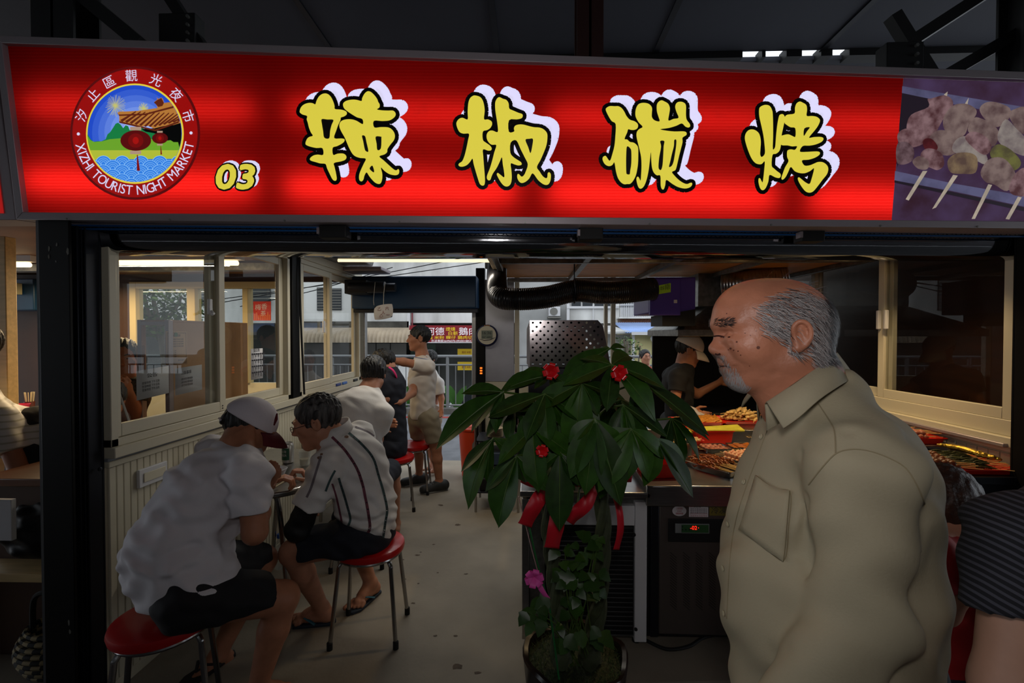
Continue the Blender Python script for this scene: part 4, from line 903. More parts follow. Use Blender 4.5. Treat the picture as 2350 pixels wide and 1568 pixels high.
# ---------------------------------------------------------------- man in striped polo and glasses on the second stool
def man_stripe():
    t = person('person', 'seated man in white striped polo, glasses and black arm sleeve, facing left', (-.80, 2.27, 0))
    pel = V3(-.795, 2.27, .545); wst = pw(840, 1150, 2.26); ch = pw(815, 1068, 2.25); nk = pw(756, 1000, 2.21)
    ls = pw(752, 1068, 2.09); le = pw(683, 1215, 2.08); lw = V3(-1.15, 2.27, .60); rs = V3(-.90, 2.42, .97); re = V3(-1.12, 2.50, .76); rw = pw(716, 1108, 2.40)
    lh = V3(-.83, 2.18, .535); rh = V3(-.83, 2.37, .535); lk = pw(672, 1268, 2.14); rk = V3(-1.03, 2.53, .50); la = pw(738, 1405, 2.33); ra = pw(851, 1352, 2.57)
    la[2] = .085; ra[2] = .085
    R = basis((-.90, -.22, -.30), (.0, .0, 1)); hc = pw(727, 968, 2.18)
    s = S(); P = head(s, hc, R, 1.02, neck_to=nk, rn=.056)
    s.seg(nk, ch, .06, .11, .05); s.seg(pel, ch, .12, .12, .05); s.seg(nk, rs, .05, .05); s.seg(nk, ls, .05, .05)
    s.chain([ls, le, lw], [.05, .042, .03]); s.chain([rs, re, rw], [.05, .042, .029]); hand(s, rw, (-.35, -.1, .5), (-.6, -.3, -.2), .95, 1); hand(s, lw, (-.2, .6, -.1), (0, 0, -1), .5, -1)
    s.chain([lh, lk], [.085, .062], .03); s.chain([rh, rk], [.085, .062], .03)
    for kk, an in ((rk, ra), (lk, la)): s.seg(kk, kk+(an-kk)*.35, .057, .054); s.seg(kk+(an-kk)*.35, an, .054, .034)
    foot(s, la, (-.95, -.12)); foot(s, ra, (-.3, -.8)); s.mesh('body', .005, m_skin_b, t)
    h = S()
    h.seg(pel+V3(0, 0, .03), wst, .155, .152, .06, n=(1, .1, 0), fl=.8); h.seg(wst, ch, .152, .165, .08, n=(1, .1, 0), fl=.8); h.seg(ch, nk-V3(-.03, 0, .03), .165, .085, .06, n=(.9, .1, .4), fl=.85)
    h.seg(nk+V3(.04, 0, -.06), ls, .08, .072, .04); h.seg(nk+V3(.04, 0, -.06), rs, .08, .072, .04); h.seg(ls, ls+(le-ls)*.62, .074, .07, .03); h.seg(rs, rs+(re-rs)*.6, .072, .068, .03)
    h.clip(pel+V3(0, 0, -.012), (-.25, 0, -1)); h.cut(ls+(le-ls)*.62, le-ls, .115); h.clip(nk+V3(-.02, 0, .03), (-.5, 0, 1))
    h.disp(waves(.0034, FOLDS, .7)); h.disp(lambda p: .006*np.exp(-((p[:, 2]-.62)/.06)**2)*np.sin((p@A3((10, 24, 120)))+2*np.sin(p@A3((20, 14, 0)))).astype(np.float32))
    sh = h.mesh('shirt', .0045, m_polo, t)
    # woven stripes lying on the cloth, with lettering
    bv = BVHTree.FromPolygons([v.co[:] for v in sh.data.vertices], [p.vertices[:] for p in sh.data.polygons])
    def cast(px, py):
        hh = bv.ray_cast(CAMP, ray(px, py).normalized()); return hh[0]+hh[1]*.0012 if hh[0] is not None else None
    m_sr = M('stripe_maroon', (110, 58, 72), .85); m_sg = M('stripe_green', (62, 84, 84), .85); m_sy = M('stripe_grey', (120, 112, 116), .85)
    lines = [(m_sr, 6.5, [(762, 1003), (790, 1032), (815, 1068), (830, 1105), (839, 1145), (847, 1190), (848, 1215), (837, 1235), (834, 1260)], 'maroon stripe'),
             (m_sg, 5.5, [(796, 990), (830, 1020), (856, 1052), (868, 1090), (880, 1130), (888, 1170), (884, 1200), (880, 1228), (878, 1240)], 'green stripe'),
             (m_sy, 4, [(815, 980), (850, 995), (880, 1025), (895, 1065), (905, 1110), (911, 1150), (914, 1185), (908, 1220)], 'grey stripe'),
             (m_sg, 5.5, [(777, 1097), (788, 1130), (798, 1165), (804, 1192), (796, 1215), (790, 1240), (787, 1256)], 'green stripe'),
             (m_sr, 4.5, [(762, 1110), (772, 1140), (780, 1175), (784, 1200), (778, 1215), (770, 1232)], 'maroon stripe'),
             (m_sy, 5.5, [(737, 1047), (725, 1085), (714, 1120), (704, 1142)], 'grey stripe'), (m_sg, 5, [(769, 1080), (756, 1105), (747, 1128)], 'green stripe'), (m_sg, 5, [(770, 1082), (757, 1106)], 'green stripe')]
    for m, w, pl, lb in lines[:-1]:
        sp = spline([(x, y, 0) for x, y in pl], 8); b = B(); lastp = None
        for i in range(len(sp)):
            p = sp[i]; tt = (sp[min(i+1, len(sp)-1)]-sp[max(i-1, 0)]).normalized(); nx_, ny_ = -tt.y*w/2, tt.x*w/2
            a, c = cast(p.x+nx_, p.y+ny_), cast(p.x-nx_, p.y-ny_)
            if a is not None and c is not None and lastp is not None and (a-lastp[0]).length < .06: b.add([lastp[0], lastp[1], c, a], [(0, 1, 2, 3)])
            lastp = (a, c) if a is not None and c is not None else None
        if b.v: b.build('stripe', m, sh)
        if lb in ('maroon stripe', 'green stripe') and len(pl) > 6:      # U.S.SEVEN woven down the stripe
            b = B(); v, f, tw = text2d('U.S.SEVEN'); L = len(sp)-1
            for t0 in (.06, .52):
                vs = []; ok = True
                for x, y in v:
                    u = (t0+x/tw*.36)*L; i = min(int(u), L-1); p = sp[i].lerp(sp[i+1], u-i); tt = (sp[i+1]-sp[i]).normalized(); o = (y-.35)*w*1.15
                    q = cast(p.x+tt.y*o, p.y-tt.x*o)
                    if q is None: ok = False; break
                    vs.append(q+(CAMP-q).normalized()*.001)
                if ok: b.add(vs, f)
            if b.v: b.build('lettering', M('stripe_lettering', (36, 26, 34), .8), sh)
    b = B()
    for px, py, r in ((731, 1038, 7), (733, 1052, 5), (728, 1030, 4), (738, 1043, 4), (795, 1003, 5)):
        pts = [cast(px+r*math.cos(a)*random.uniform(.7, 1.2), py+r*.8*math.sin(a)*random.uniform(.7, 1.2)) for a in np.linspace(0, 2*PI, 10)[:-1]]
        if all(p is not None for p in pts): b.add(pts, [tuple(range(len(pts)))])
    if b.v: b.build('stain', M('brown_stain', (128, 98, 78), .9), sh)
    # collar, black sleeve, lanyard, shorts
    cl = B(); ring = [nk+R@V3(.068*math.cos(a), .06*math.sin(a)-.02, 0)+V3(.012, 0, .018+.012*math.cos(a)) for a in np.linspace(0, 2*PI, 15)[:-1]]
    k_ = len(ring); up = [p+V3(.006, 0, .036) for p in ring]; dn = [p+(p-nk)*.28*V3(1, 1, 0)-V3(0, 0, .012) for p in ring]
    cl.add(dn+up+ring, [(i, (i+1) % k_, k_+(i+1) % k_, k_+i) for i in range(k_)]); co = cl.build('collar', m_polo, t); co.modifiers.new('s', 'SOLIDIFY').thickness = .004
    q = S(); q.chain([ls+(le-ls)*.5, le, le+(lw-le)*.75], [.058, .054, .042], .02); q.cut(ls+(le-ls)*.52, ls-le, .1); q.disp(waves(.002, FOLDS)); q.mesh('arm_sleeve', .005, m_blackm, t)
    b = B(); b.tube(spline([nk+V3(.03, -.085, -.03), nk+V3(.055, -.05, .005), nk+V3(.07, 0, .02), nk+V3(.06, .05, .01)], 6), .006, 6, flat=.4); b.build('lanyard', m_blackm, t)
    q = S(); q.seg(pel+V3(0, 0, -.02), pel+V3(-.01, 0, .03), .142, .13, .05, n=(1, 0, 0), fl=.85); q.chain([lh, lh+(lk-lh)*.86], [.112, .085], .05); q.chain([rh, rh+(rk-rh)*.86], [.112, .085], .05)
    q.cut(lh+(lk-lh)*.84, lk-lh, .14); q.clip(pel+V3(0, 0, -.083), (0, 0, -1)); q.disp(waves(.003, FOLDS, 2.)); q.mesh('shorts', .006, m_navy, t)
    hair_cap(P, R, 1.02, 'hair', m_hairg, t, .0036, front=.07, low=-.035, back=-.07, thick=.010, amp=.0025); face_bits(P, R, 1.02, t)
    b = B()
    for x in (-1, 1):
        pts = [P(x*.033+.021*math.cos(a), .104-.008*abs(math.cos(a)) if False else .106, .004+.014*math.sin(a)) for a in np.linspace(0, 2*PI, 17)[:-1]]
        b.tube(pts, .0016, 6, closed=True); b.tube([P(x*.054, .106, .008), P(x*.078, .06, .01), P(x*.082, -.01, .008)], .0016, 6)
    b.tube([P(-.012, .106, .008), P(.012, .106, .008)], .0014, 6); b.build('glasses', M('brown_glasses_frame', (60, 28, 24), .3), t)
    m_so = M('navy_sandal', (34, 44, 58), .6); m_te = M('teal_strap', (30, 88, 104), .5)
    sandal(t, la, (-.95, -.12), m_so, m_te); sandal(t, ra, (-.3, -.8), m_so, m_te)
    return t
man2 = man_stripe()
# ---------------------------------------------------------------- generic dressed figure for people further off
def figure(label, loc, J, top, bottom, skin, shoes=None, hc=None, fwd=(0, 1, 0), k=1.0, vox=.008, sleeve=.6, shorts=.9, hair=m_hair, wsh=.15, hands=True, cap=None, tw=None, faceb=True, legs=True, hems=None, hairkw=None, fl=.78, name='person', handp=None):
    t = person(name, label, loc); R = basis(fwd); s = S(); P = head(s, hc, R, k, neck_to=J['nk'], rn=.052*k)
    pel, ch, nk = J['pel'], J['ch'], J['nk']; tf = unit(J.get('tf', fwd)*V3(1, 1, 0))
    s.seg(nk, ch, .055*k, .1*k, .05); s.seg(pel, ch, .1*k, .1*k, .05)
    for a in ('l', 'r'):
        sh_, el, wr = J[a+'s'], J[a+'e'], J[a+'w']; s.seg(nk, sh_, .045*k, .048*k); s.chain([sh_, el, wr], [.047*k, .039*k, .027*k])
        if hands:
            hp = (handp or {}).get(a); d = unit(wr-el) if hp is None else hp[0]; pn = np.cross(d, [0.3, .2, 1]) if hp is None else hp[1]
            hand(s, wr, d, pn, .5 if hp is None else hp[2], 1 if a == 'l' else -1, k)
        if legs:
            h_, kn, an = J[a+'h'], J[a+'k'], J[a+'a']; s.chain([h_, kn], [.082*k, .058*k], .03); s.seg(kn, kn+(an-kn)*.35, .054*k, .052*k); s.seg(kn+(an-kn)*.35, an, .052*k, .033*k); foot(s, an, J.get('ft', tf), k)
    s.mesh('body', vox, skin, t)
    h = S(); h.seg(pel+V3(0, 0, .0), ch, wsh*k, wsh*1.03*k, .06, n=tf, fl=fl); h.seg(ch, nk-V3(0, 0, .03*k), wsh*1.03*k, .075*k, .05, n=tf, fl=fl)
    for a in ('l', 'r'): sh_, el = J[a+'s'], J[a+'e']; h.seg(nk-V3(0, 0, .05*k), sh_, .07*k, .066*k, .04); h.seg(sh_, sh_+(el-sh_)*sleeve, .068*k, .064*k, .03); h.cut(sh_+(el-sh_)*sleeve, el-sh_, .10*k) if (hems and a in hems) else None
    h.clip(pel-V3(0, 0, J.get('hem', .06)*k), (0, 0, -1)); h.clip(nk+V3(0, 0, .02*k), tuple(tf*.35+V3(0, 0, 1))); h.disp(waves(.0014, FOLDS, loc[0]*9)); sh = h.mesh('shirt', vox*.85, top, t)
    if legs and bottom is not None:
        q = S(); q.seg(pel+V3(0, 0, -.03*k), pel+V3(0, 0, .06*k), .135*k, .135*k, .05, n=tf, fl=.85)
        for a in ('l', 'r'): h_, kn = J[a+'h'], J[a+'k']; q.chain([h_, h_+(kn-h_)*shorts], [.102*k, .086*k], .05); q.cut(h_+(kn-h_)*shorts, kn-h_, .13*k)
        q.disp(waves(.0016, FOLDS, 2.2)); q.mesh('shorts', vox, bottom, t)
    if hair is not None and cap is None: hair_cap(P, R, k, 'hair', hair, t, vox*.7, **(hairkw or {}))
    if faceb: face_bits(P, R, k, t)
    return t, P, R, sh
# seated diner in white shirt seen from behind
J = dict(pel=V3(-1.13, 3.0, .55), ch=pw(826, 945, 3.08), nk=pw(846, 893, 3.16), ls=pw(790, 925, 3.16), le=V3(-1.32, 3.4, .82), lw=V3(-1.15, 3.5, .82), rs=pw(880, 950, 3.05), re=pw(866, 1010, 3.14), rw=V3(-1.16, 3.44, .80), lh=V3(-1.2, 3.02, .54), rh=V3(-1.03, 3.0, .54), lk=V3(-1.22, 3.42, .5), rk=V3(-1.02, 3.4, .5), la=V3(-1.2, 3.42, .085), ra=V3(-1.0, 3.4, .085), tf=V3(-.3, .95, 0))
figure('seated diner in plain white shirt leaning forward, seen from behind', (-1.13, 3.0, 0), J, m_polo, m_navy, m_skin_b, hc=pw(857, 861, 3.24), fwd=(-.25, .80, -.5), k=.98, wsh=.165, hems='r', faceb=False, hairkw=dict(front=.05, low=-.06, back=-.09, thick=.018, amp=.003))
# diner in navy beyond
J = dict(pel=V3(-1.16, 3.92, .55), ch=pw(897, 885, 3.92), nk=pw(892, 846, 3.92), ls=pw(878, 880, 3.80), le=pw(885, 915, 3.78), lw=pw(868, 915, 3.75), rs=pw(905, 868, 4.05), re=V3(-1.3, 4.1, .82), rw=V3(-1.42, 4.0, .82), lh=V3(-1.18, 3.85, .54), rh=V3(-1.18, 4.0, .54), lk=V3(-1.45, 3.85, .5), rk=V3(-1.45, 4.02, .5), la=V3(-1.42, 3.85, .085), ra=V3(-1.42, 4.02, .085), tf=V3(-1, 0, 0))
tn, P_, R_, sh_ = figure('seated diner in navy top with pink strap behind white-shirted diner', (-1.16, 3.92, 0), J, m_navy, m_navy, m_skin_b, hc=pw(878, 836, 3.92), fwd=(-.9, -.1, -.4), k=.96, wsh=.15, faceb=False)
b = B(); b.tube(spline([pw(893, 843, 3.80), pw(902, 850, 3.79), pw(909, 862, 3.82), pw(911, 872, 3.86)], 5), .012, 8, flat=.5); b.build('strap', M('pink_strap', (220, 40, 110), .6), tn)
# standing man in white polo and khaki shorts
J = dict(pel=pw(970, 948, 4.38), ch=pw(970, 862, 4.36), nk=pw(969, 818, 4.36), ls=pw(982, 842, 4.22), le=pw(926, 831, 4.12), lw=pw(886, 826, 4.06), rs=pw(958, 848, 4.45), re=pw(946, 902, 4.16), rw=pw(916, 924, 3.84), lh=pw(985, 960, 4.30), rh=pw(958, 958, 4.46), lk=pw(1000, 1026, 4.34), rk=pw(962, 1015, 4.52), la=pw(1008, 1098, 4.36), ra=pw(962, 1078, 4.56), tf=V3(-.9, -.35, 0), ft=V3(-.85, -.5, 0), hem=.05)
J['la'][2] = .09; J['ra'][2] = .09
m_polob = M('cream_polo', (206, 196, 186), .85, bump=(120, .08))
ts, P_, R_, sh_ = figure('standing man in cream polo with blue sleeve stripes and khaki shorts', (-1.0, 4.38, 0), J, m_polob, m_khaki, m_skin_a, hc=pw(961, 777, 4.35), fwd=(-.92, -.3, -.06), k=.97, vox=.0065, wsh=.158, sleeve=.62, hems='l', shorts=.78, hairkw=dict(thick=.008, front=.075, low=-.02), handp={'l': (unit((-1, -.05, -.1)), V3(0, .3, -1), .35), 'r': (unit((-.8, -.3, -.1)), V3(0, 0, -1), .8)})
m_bstr = M('blue_sleeve_stripe', (96, 120, 178), .8); d = J['le']-J['ls']
for o in (-.022, .0, .022):
    b = B(); n_ = unit(np.cross(d, [0, 0, 1])); u_ = V3(0, 0, 1)
    b.tube([J['nk']+V3(.0, -.05, -.005)+u_*.005+n_*o*.4, J['ls']+u_*.069+n_*o, J['ls']+d*.3+u_*.067+n_*o, J['ls']+d*.6+u_*.0655+n_*o], .004, 6, flat=.5); b.build('sleeve_stripe', m_bstr, ts)
b = B(); ww = J['lw']-unit(d)*.03; x, y, z = frame(d); b.tube([Vector(ww)+x*(.031*math.cos(a))+y*(.031*math.sin(a)) for a in np.linspace(0, 2*PI, 13)[:-1]], .006, 6, closed=True); b.build('watch', m_dkgrey, ts)
m_shoe = M('dark_sneaker', (38, 38, 36), .6, noise=(30, .3)); m_sole = M('grey_sole', (110, 108, 104), .6)
for an in (J['la'], J['ra']):
    f = unit(J['ft']); s = S(); o = an*V3(1, 1, 0); s.seg(o-f*.045+V3(0, 0, .055), o+f*.02+V3(0, 0, .064), .049, .048, .03); s.seg(o-f*.045+V3(0, 0, .045), o+f*.15+V3(0, 0, .036), .048, .046, .03); s.clip(o+V3(0, 0, .012), (0, 0, -1)); s.clip(o+V3(0, 0, .105), (0, 0, 1)); sho = s.mesh('shoe', .006, m_shoe, ts)
    b = B(); xx = np.cross(f, [0, 0, 1]); b.prism([o+f*a+xx*c for a, c in ((-.09, .0), (-.075, .036), (0, .038), (.1, .046), (.16, .04), (.192, 0), (.16, -.04), (.1, -.046), (0, -.038), (-.075, -.036))], (0, 0, .018)); b.build('sole', m_sole, sho, bevel=.004)
    b = B()
    for i in range(4): c = o+f*(.045+.022*i)+V3(0, 0, .094-.008*i); b.tube([c-xx*.026, c+V3(0, 0, .006), c+xx*.026], .0035, 5)
    b.build('lace', m_sole, sho)
# smaller person mostly hidden behind him
J = dict(pel=pw(988, 955, 4.95), ch=pw(990, 888, 4.95), nk=pw(988, 852, 4.95), ls=pw(1006, 880, 4.9), le=pw(1013, 915, 4.9), lw=pw(1013, 938, 4.86), rs=pw(968, 880, 5.0), re=pw(962, 915, 5.0), rw=pw(962, 940, 5.0), lh=pw(995, 962, 4.92), rh=pw(980, 962, 5.0), lk=pw(996, 1012, 4.92), rk=pw(985, 1010, 5.0), la=V3(-.98, 4.92, .085), ra=V3(-1.05, 5.02, .085), tf=V3(-.4, -.9, 0))
figure('smaller person in pale tee almost hidden behind the standing man', (-1.02, 4.95, 0), J, m_polo, m_khaki, m_skin_b, hc=pw(984, 826, 4.95), fwd=(-.6, -.8, 0), k=.82, vox=.009, sleeve=.7, hems='l', shorts=.9)
# ---------------------------------------------------------------- old man in khaki shirt, close by on the right
def old_man():
    t = person('person', 'bald elderly man in khaki shirt standing in profile beside the plant', (.58, .92, 0))
    m_skin = M('skin_old', (186, 122, 94), .42, noise=(16, .2), bump=(120, .12), spec=.45)
    m_kh = M('khaki_shirt_cloth', (164, 154, 128), .8, noise=(3, .06), bump=(260, .1))
    R = basis((-.985, .05, .0)); E0 = pw(1785, 775, .92); k = 1.0
    E0 = E0+R@V3(.080, 0, 0)*0+V3(0, .0, 0)
    KH = .955
    P = lambda x, f, u: E0+R@V3(x, f, u)*KH
    s = S(); e = lambda x, f, u, r, kk=.015, md='u': s.ell(P(x, f, u), [q*KH for q in r], R, kk, md); g = lambda a, b, ra, rb=None, kk=.012: s.seg(P(*a), P(*b), ra*KH, (ra if rb is None else rb)*KH, kk)
    e(0, .010, .030, (.0765, .116, .093)); e(0, .060, .052, (.064, .060, .056), .03); e(0, .046, -.022, (.062, .064, .078), .02)
    for x in (-1, 1):
        g((x*.010, .116, .026), (x*.047, .099, .030), .0125, .010, .016); e(x*.034, .128, .002, (.023, .024, .0145), .010, 's'); e(x*.033, .1015, .001, (.0165, .0135, .0115), .003)
        g((x*.02, .112, -.006), (x*.046, .098, -.012), .006, .006, .014)      # bag under the eye
        e(x*.046, .068, -.022, (.022, .034, .030), .03); g((x*.056, -.005, -.048), (x*.022, .070, -.084), .019, .018, .03)
        e(x*.0145, .1165, -.0275, (.0105, .0125, .0085), .006); g((x*.020, .112, -.034), (x*.034, .092, -.060), .006, .005, .016)
        # ear: bowl, rim, lobe
        eb = lambda f, u: (f*.74, .004+(u-.004)*.74)
        e(x*.0805, *eb(-.004, .006), (.009, .0155, .026), .008); e(x*.0895, *eb(-.001, .008), (.0075, .0095, .0178), .003, 's')
        rim = [(x*.082, .014, .012), (x*.085, .016, .028), (x*.088, .004, .0405), (x*.0905, -.012, .036), (x*.0915, -.0215, .018), (x*.0905, -.021, -.002), (x*.087, -.012, -.020), (x*.083, .004, -.029)]
        rim = [tuple(p) for p in spline(rim, 4)]
        for a, b_ in zip(rim[:-1], rim[1:]): g((a[0], *eb(*a[1:])), (b_[0], *eb(*b_[1:])), .0034, .0034, .003)
        g((x*.084, *eb(-.002, .024)), (x*.086, *eb(-.010, -.008)), .003, .0032, .005); e(x*.083, *eb(.006, -.027), (.0055, .0075, .008), .006)
    g((0, .112, .010), (0, .1245, -.022), .0085, .0125, .012); e(0, .1235, -.0235, (.0135, .0135, .0115), .008)
    e(0, .080, -.048, (.036, .031, .028), .02); g((-.020, .103, -.053), (.020, .103, -.053), .0062, None, .006); g((-.006, .1105, -.0505), (.006, .1105, -.0505), .0062, None, .008); g((-.017, .1025, -.0665), (.017, .1025, -.0665), .0075, None, .006)
    e(0, .083, -.084, (.022, .0195, .0165), .018); g((0, .06, -.082), (0, .01, -.082), .024, .034, .03)
    nk = pw(1850, 905, .92); s.seg(P(0, -.025, -.045), nk, .060, .066, .04); s.seg(P(0, .005, -.07), nk+V3(-.03, 0, -.01), .042, .045, .04)
    for x in (-1, 1): s.seg(P(x*.05, -.03, -.05), nk+V3(-.05, x*.02, -.03), .016, .014, .02)
    s.seg(nk, V3(.60, .93, 1.25), .060, .085, .06); s.seg(V3(.60, .93, 1.25), V3(.60, .93, 1.0), .085, .10, .06)
    hl = V3(.547, .765, 1.295); el = V3(.540, .755, 1.055); wr = V3(.425, .74, .90); hr = V3(.665, 1.08, 1.30); er = V3(.69, 1.12, 1.05); wr2 = V3(.66, 1.12, .82)
    for a_, b_, c_ in ((hl, el, wr), (hr, er, wr2)): s.seg(V3(.56, .92, 1.36), a_, .05, .05); s.chain([a_, b_, c_], [.048, .04, .028]); hand(s, c_, unit(c_-b_), (0, 1 if a_ is hl else -1, 0), .4, 1)
    gv = lambda x0, y0, x1, y1, Y, w, d: s.groove(pw(x0, y0, Y), pw(x1, y1, Y), w, d)
    for q in ((1644, 761, 1684, 770, .885, .0045, .0065), (1648, 790, 1684, 788, .88, .004, .0035), (1660, 812, 1684, 838, .88, .006, .0075), (1684, 838, 1690, 866, .885, .006, .006), (1648, 825, 1655, 815, .90, .004, .003), (1690, 776, 1706, 783, .86, .004, .0016), (1690, 768, 1708, 764, .86, .004, .0016), (1740, 878, 1790, 850, .86, .008, .003), (1655, 762, 1647, 757, .9, .004, .003)): gv(*q)
    bo = s.mesh('body', .0027, m_skin, t)
    bv = BVHTree.FromPolygons([v.co[:] for v in bo.data.vertices], [p.vertices[:] for p in bo.data.polygons])
    def cast(px, py, lift=.0006, tree=None):
        hh = (tree or bv).ray_cast(CAMP, ray(px, py).normalized()); return (hh[0]+hh[1]*lift, hh[1]) if hh[0] is not None else None
    # age spots
    m_sp = M('age_spot', (104, 58, 44), .5)
    for px, py, r in ((1691, 785, 3), (1740, 798, 5.5), (1677, 800, 3.6), (1684, 804, 2.5), (1694, 806, 2.4), (1672, 803, 2), (1665, 745, 3), (1700, 815, 2), (1655, 775, 1.6), (1710, 765, 1.8), (1722, 770, 1.6), (1660, 830, 1.5), (1720, 840, 1.5), (1668, 720, 2), (1735, 760, 1.6), (1685, 740, 1.4)):
        r *= .78; pts = [cast(px+r*math.cos(a), py+r*math.sin(a)*.9) for a in np.linspace(0, 2*PI, 9)[:-1]]
        if all(p is not None for p in pts): b = B(); b.add([p[0] for p in pts], [tuple(range(8))]); b.build('age_spot', m_sp, t)
    m_ln = M('face_line', (58, 30, 26), .5)
    for pts, r in (([(1639, 772), (1650, 771), (1662, 774)], .0018), ([(1650, 843), (1662, 840), (1676, 843)], .0012), ([(1642, 812), (1648, 814), (1653, 812)], .0018)):
        ps = [cast(p.x, p.y, .0002) for p in spline([(x, y, 0) for x, y in pts], 4)]; ps = [p[0] for p in ps if p is not None and p[0].y < 1.05]
        if len(ps) > 2: b = B(); b.tube(ps, r, 6); b.build('face_line', m_ln, t)
    # hair: fine strands combed back round the sides, dark at the nape; sparse on the crown; beard and brows
    m_h = [M('hair_white', (176, 170, 168), .5), M('hair_grey', (112, 106, 106), .5), M('hair_dark', (40, 36, 36), .5)]
    Rt = R.T; rng = random.Random(3)
    strands = [[], [], []]; bs = [B(), B(), B()]; beard = B(); brow = B(); crown = B()
    def strand(b, p, n, d, L, w, lift, droop=0.):
        d = unit(d-n*float(np.dot(d, n))); x = np.cross(d, n); q = [p+n*.0005, p+d*L*.5+n*(lift*.8), p+d*L+n*lift*.6+V3(0, 0, -droop*L)]
        b.add([q[0]-x*w, q[0]+x*w, q[1]+x*w*.8, q[1]-x*w*.8, q[2]], [(0, 1, 2, 3), (3, 2, 4)])
    pol = bo.data.polygons; vs = bo.data.vertices
    for p in pol:
        c = np.array(p.center); l = Rt@(c-E0)/KH; x, f, u = l; n = np.array(p.normal)
        if u < -.115 or abs(x) > .1 or np.linalg.norm(l) > .2: continue
        ax = abs(x)
        inear = ax > .0772 and -.021 < f < .017 and -.026 < u < .036
        # fringe: behind the temple line, below the bald crown
        top = .098-.9*max(0, f-.02)**1.0*.55-(.012 if f < -.03 else 0)
        templ = .085-.35*(.05-u) if u < .05 else .085
        on = (f < templ and u < top and not inear and u > -.052+(.02 if f > -.02 else 0)+(.006 if f < -.06 else 0))
        if on and not (f > .035 and u < .005) and not (f > .018 and u < -.012):
            edge = min(1, (top-u)/.02, (templ-f)/.02); edge = max(.15, edge)
            for _ in range(1 if rng.random() < .72*edge else 0):
                i = 2 if (f < -.055 and rng.random() < .75) or rng.random() < .12 else (0 if rng.random() < .6 else 1)
                if f < -.085 and rng.random() < .8: i = 2
                d = R@V3(0, -1.0, -.42-(.5 if f < -.02 else 0)+rng.uniform(-.3, .3)); strand(bs[i], c, n, d, rng.uniform(.018, .034), .0004, rng.uniform(.002, .006), .2)
        elif u > .07 and f < .06 and rng.random() < .012: strand(crown, c, n, R@V3(rng.uniform(-.4, .4), -1, .2), rng.uniform(.02, .045), .0003, rng.uniform(.002, .022))
        # beard and moustache
        be = (u < -.060 and f > .068 and ax < .040) or (-.050 < u < -.034 and f > .095 and ax < .03) or (u < -.05 and f > .085 and .016 < ax < .034)
        if be and rng.random() < (.85 if u < -.07 else .5): strand(beard, c, n, R@V3(0, .2, -1), rng.uniform(.006, .013), .0004, .002)
        if .0245 < u < .037 and f > .085 and .010 < ax < .052 and rng.random() < .8: strand(brow, c, n, R@V3(np.sign(x)*.5, -.8, rng.uniform(-.35, .5)), rng.uniform(.007, .015), .0006, .003)
    hr_ = bs[0].build('hair', m_h[0], t); bs[1].build('hair', m_h[1], t); bs[2].build('hair', m_h[2], t); crown.build('crown_hair', m_h[1], t)
    beard.build('beard', M('beard_grey', (150, 146, 144), .5), t); brow.build('eyebrow', M('brow_dark', (36, 26, 24), .5), t)
    b = B()
    for x in (-1, 1): b.ell(P(x*.036, .1095, .0005), (.010, .006, .0028), 10, 6, Matrix(R.tolist()))
    b.build('eye', m_eye, t)
    b = B(); b.tube([P(-.023, .1045, -.0600), P(-.008, .1125, -.0590), P(.008, .1125, -.0590), P(.023, .1045, -.0600)], .0018, 6); b.build('lip_line', M('lip_dark', (92, 46, 42), .5), t)
    # shirt
    f_ = unit((-1, .04, 0)); h = S()
    h.seg(V3(.60, .93, .74), V3(.586, .92, 1.02), .172, .176, .06, n=f_, fl=.98); h.seg(V3(.586, .92, 1.02), V3(.600, .925, 1.21), .176, .160, .08, n=f_, fl=.92); h.seg(V3(.600, .925, 1.21), V3(.580, .92, 1.385), .160, .080, .07, n=f_, fl=.9)
    h.seg(V3(.575, .87, 1.355), hl+V3(0, 0, .0), .075, .080, .04); h.seg(V3(.60, .96, 1.355), hr, .070, .076, .04)
    h.seg(V3(.640, .93, 1.24), V3(.640, .93, 1.0), .105, .10, .08)
    h.chain([hl, el, wr], [.079, .072, .056], .014); h.chain([hr, er, wr2], [.085, .08, .06], .016)
    h.clip(V3(.56, .92, 1.425), (-.45, 0, 1)); h.clip(V3(.6, .9, .72), (0, 0, -1)); h.cut(wr, wr-el, .1)
    h.disp(waves(.0034, [((0, 0, 46), 1, (26, 20, 8)), ((34, 10, 26), .9, (8, 26, 20)), ((-30, 36, 28), .8, (14, 9, 26))]))
    G = lambda x0, y0, x1, y1, Y, w, d: h.groove(pw(x0, y0, Y), pw(x1, y1, Y), w, d*1.7)
    for q in ((1870, 1130, 1835, 1290, .80, .012, .010), (1840, 1130, 1870, 1350, .78, .016, .012), (1690, 1440, 1840, 1560, .80, .014, .010), (1720, 1390, 1780, 1500, .76, .02, .008), (1700, 1300, 1860, 1330, .76, .03, .007), (1960, 1100, 1945, 1500, .67, .022, .006), (2110, 1150, 2080, 1330, .78, .014, .008), (1770, 1250, 1840, 1190, .78, .02, .008), (1900, 1180, 1850, 1400, .67, .018, .007), (2040, 1500, 2110, 1260, .72, .016, .009), (1930, 990, 1990, 1010, .74, .012, .003), (1790, 1060, 1850, 1040, .80, .012, .004), (1720, 1260, 1760, 1420, .80, .02, .006)): G(*q)
    sh = h.mesh('shirt', .0042, m_kh, t)
    tb = BVHTree.FromPolygons([v.co[:] for v in sh.data.vertices], [p.vertices[:] for p in sh.data.polygons])
    m_seam = M('khaki_seam', (142, 130, 102), .85)
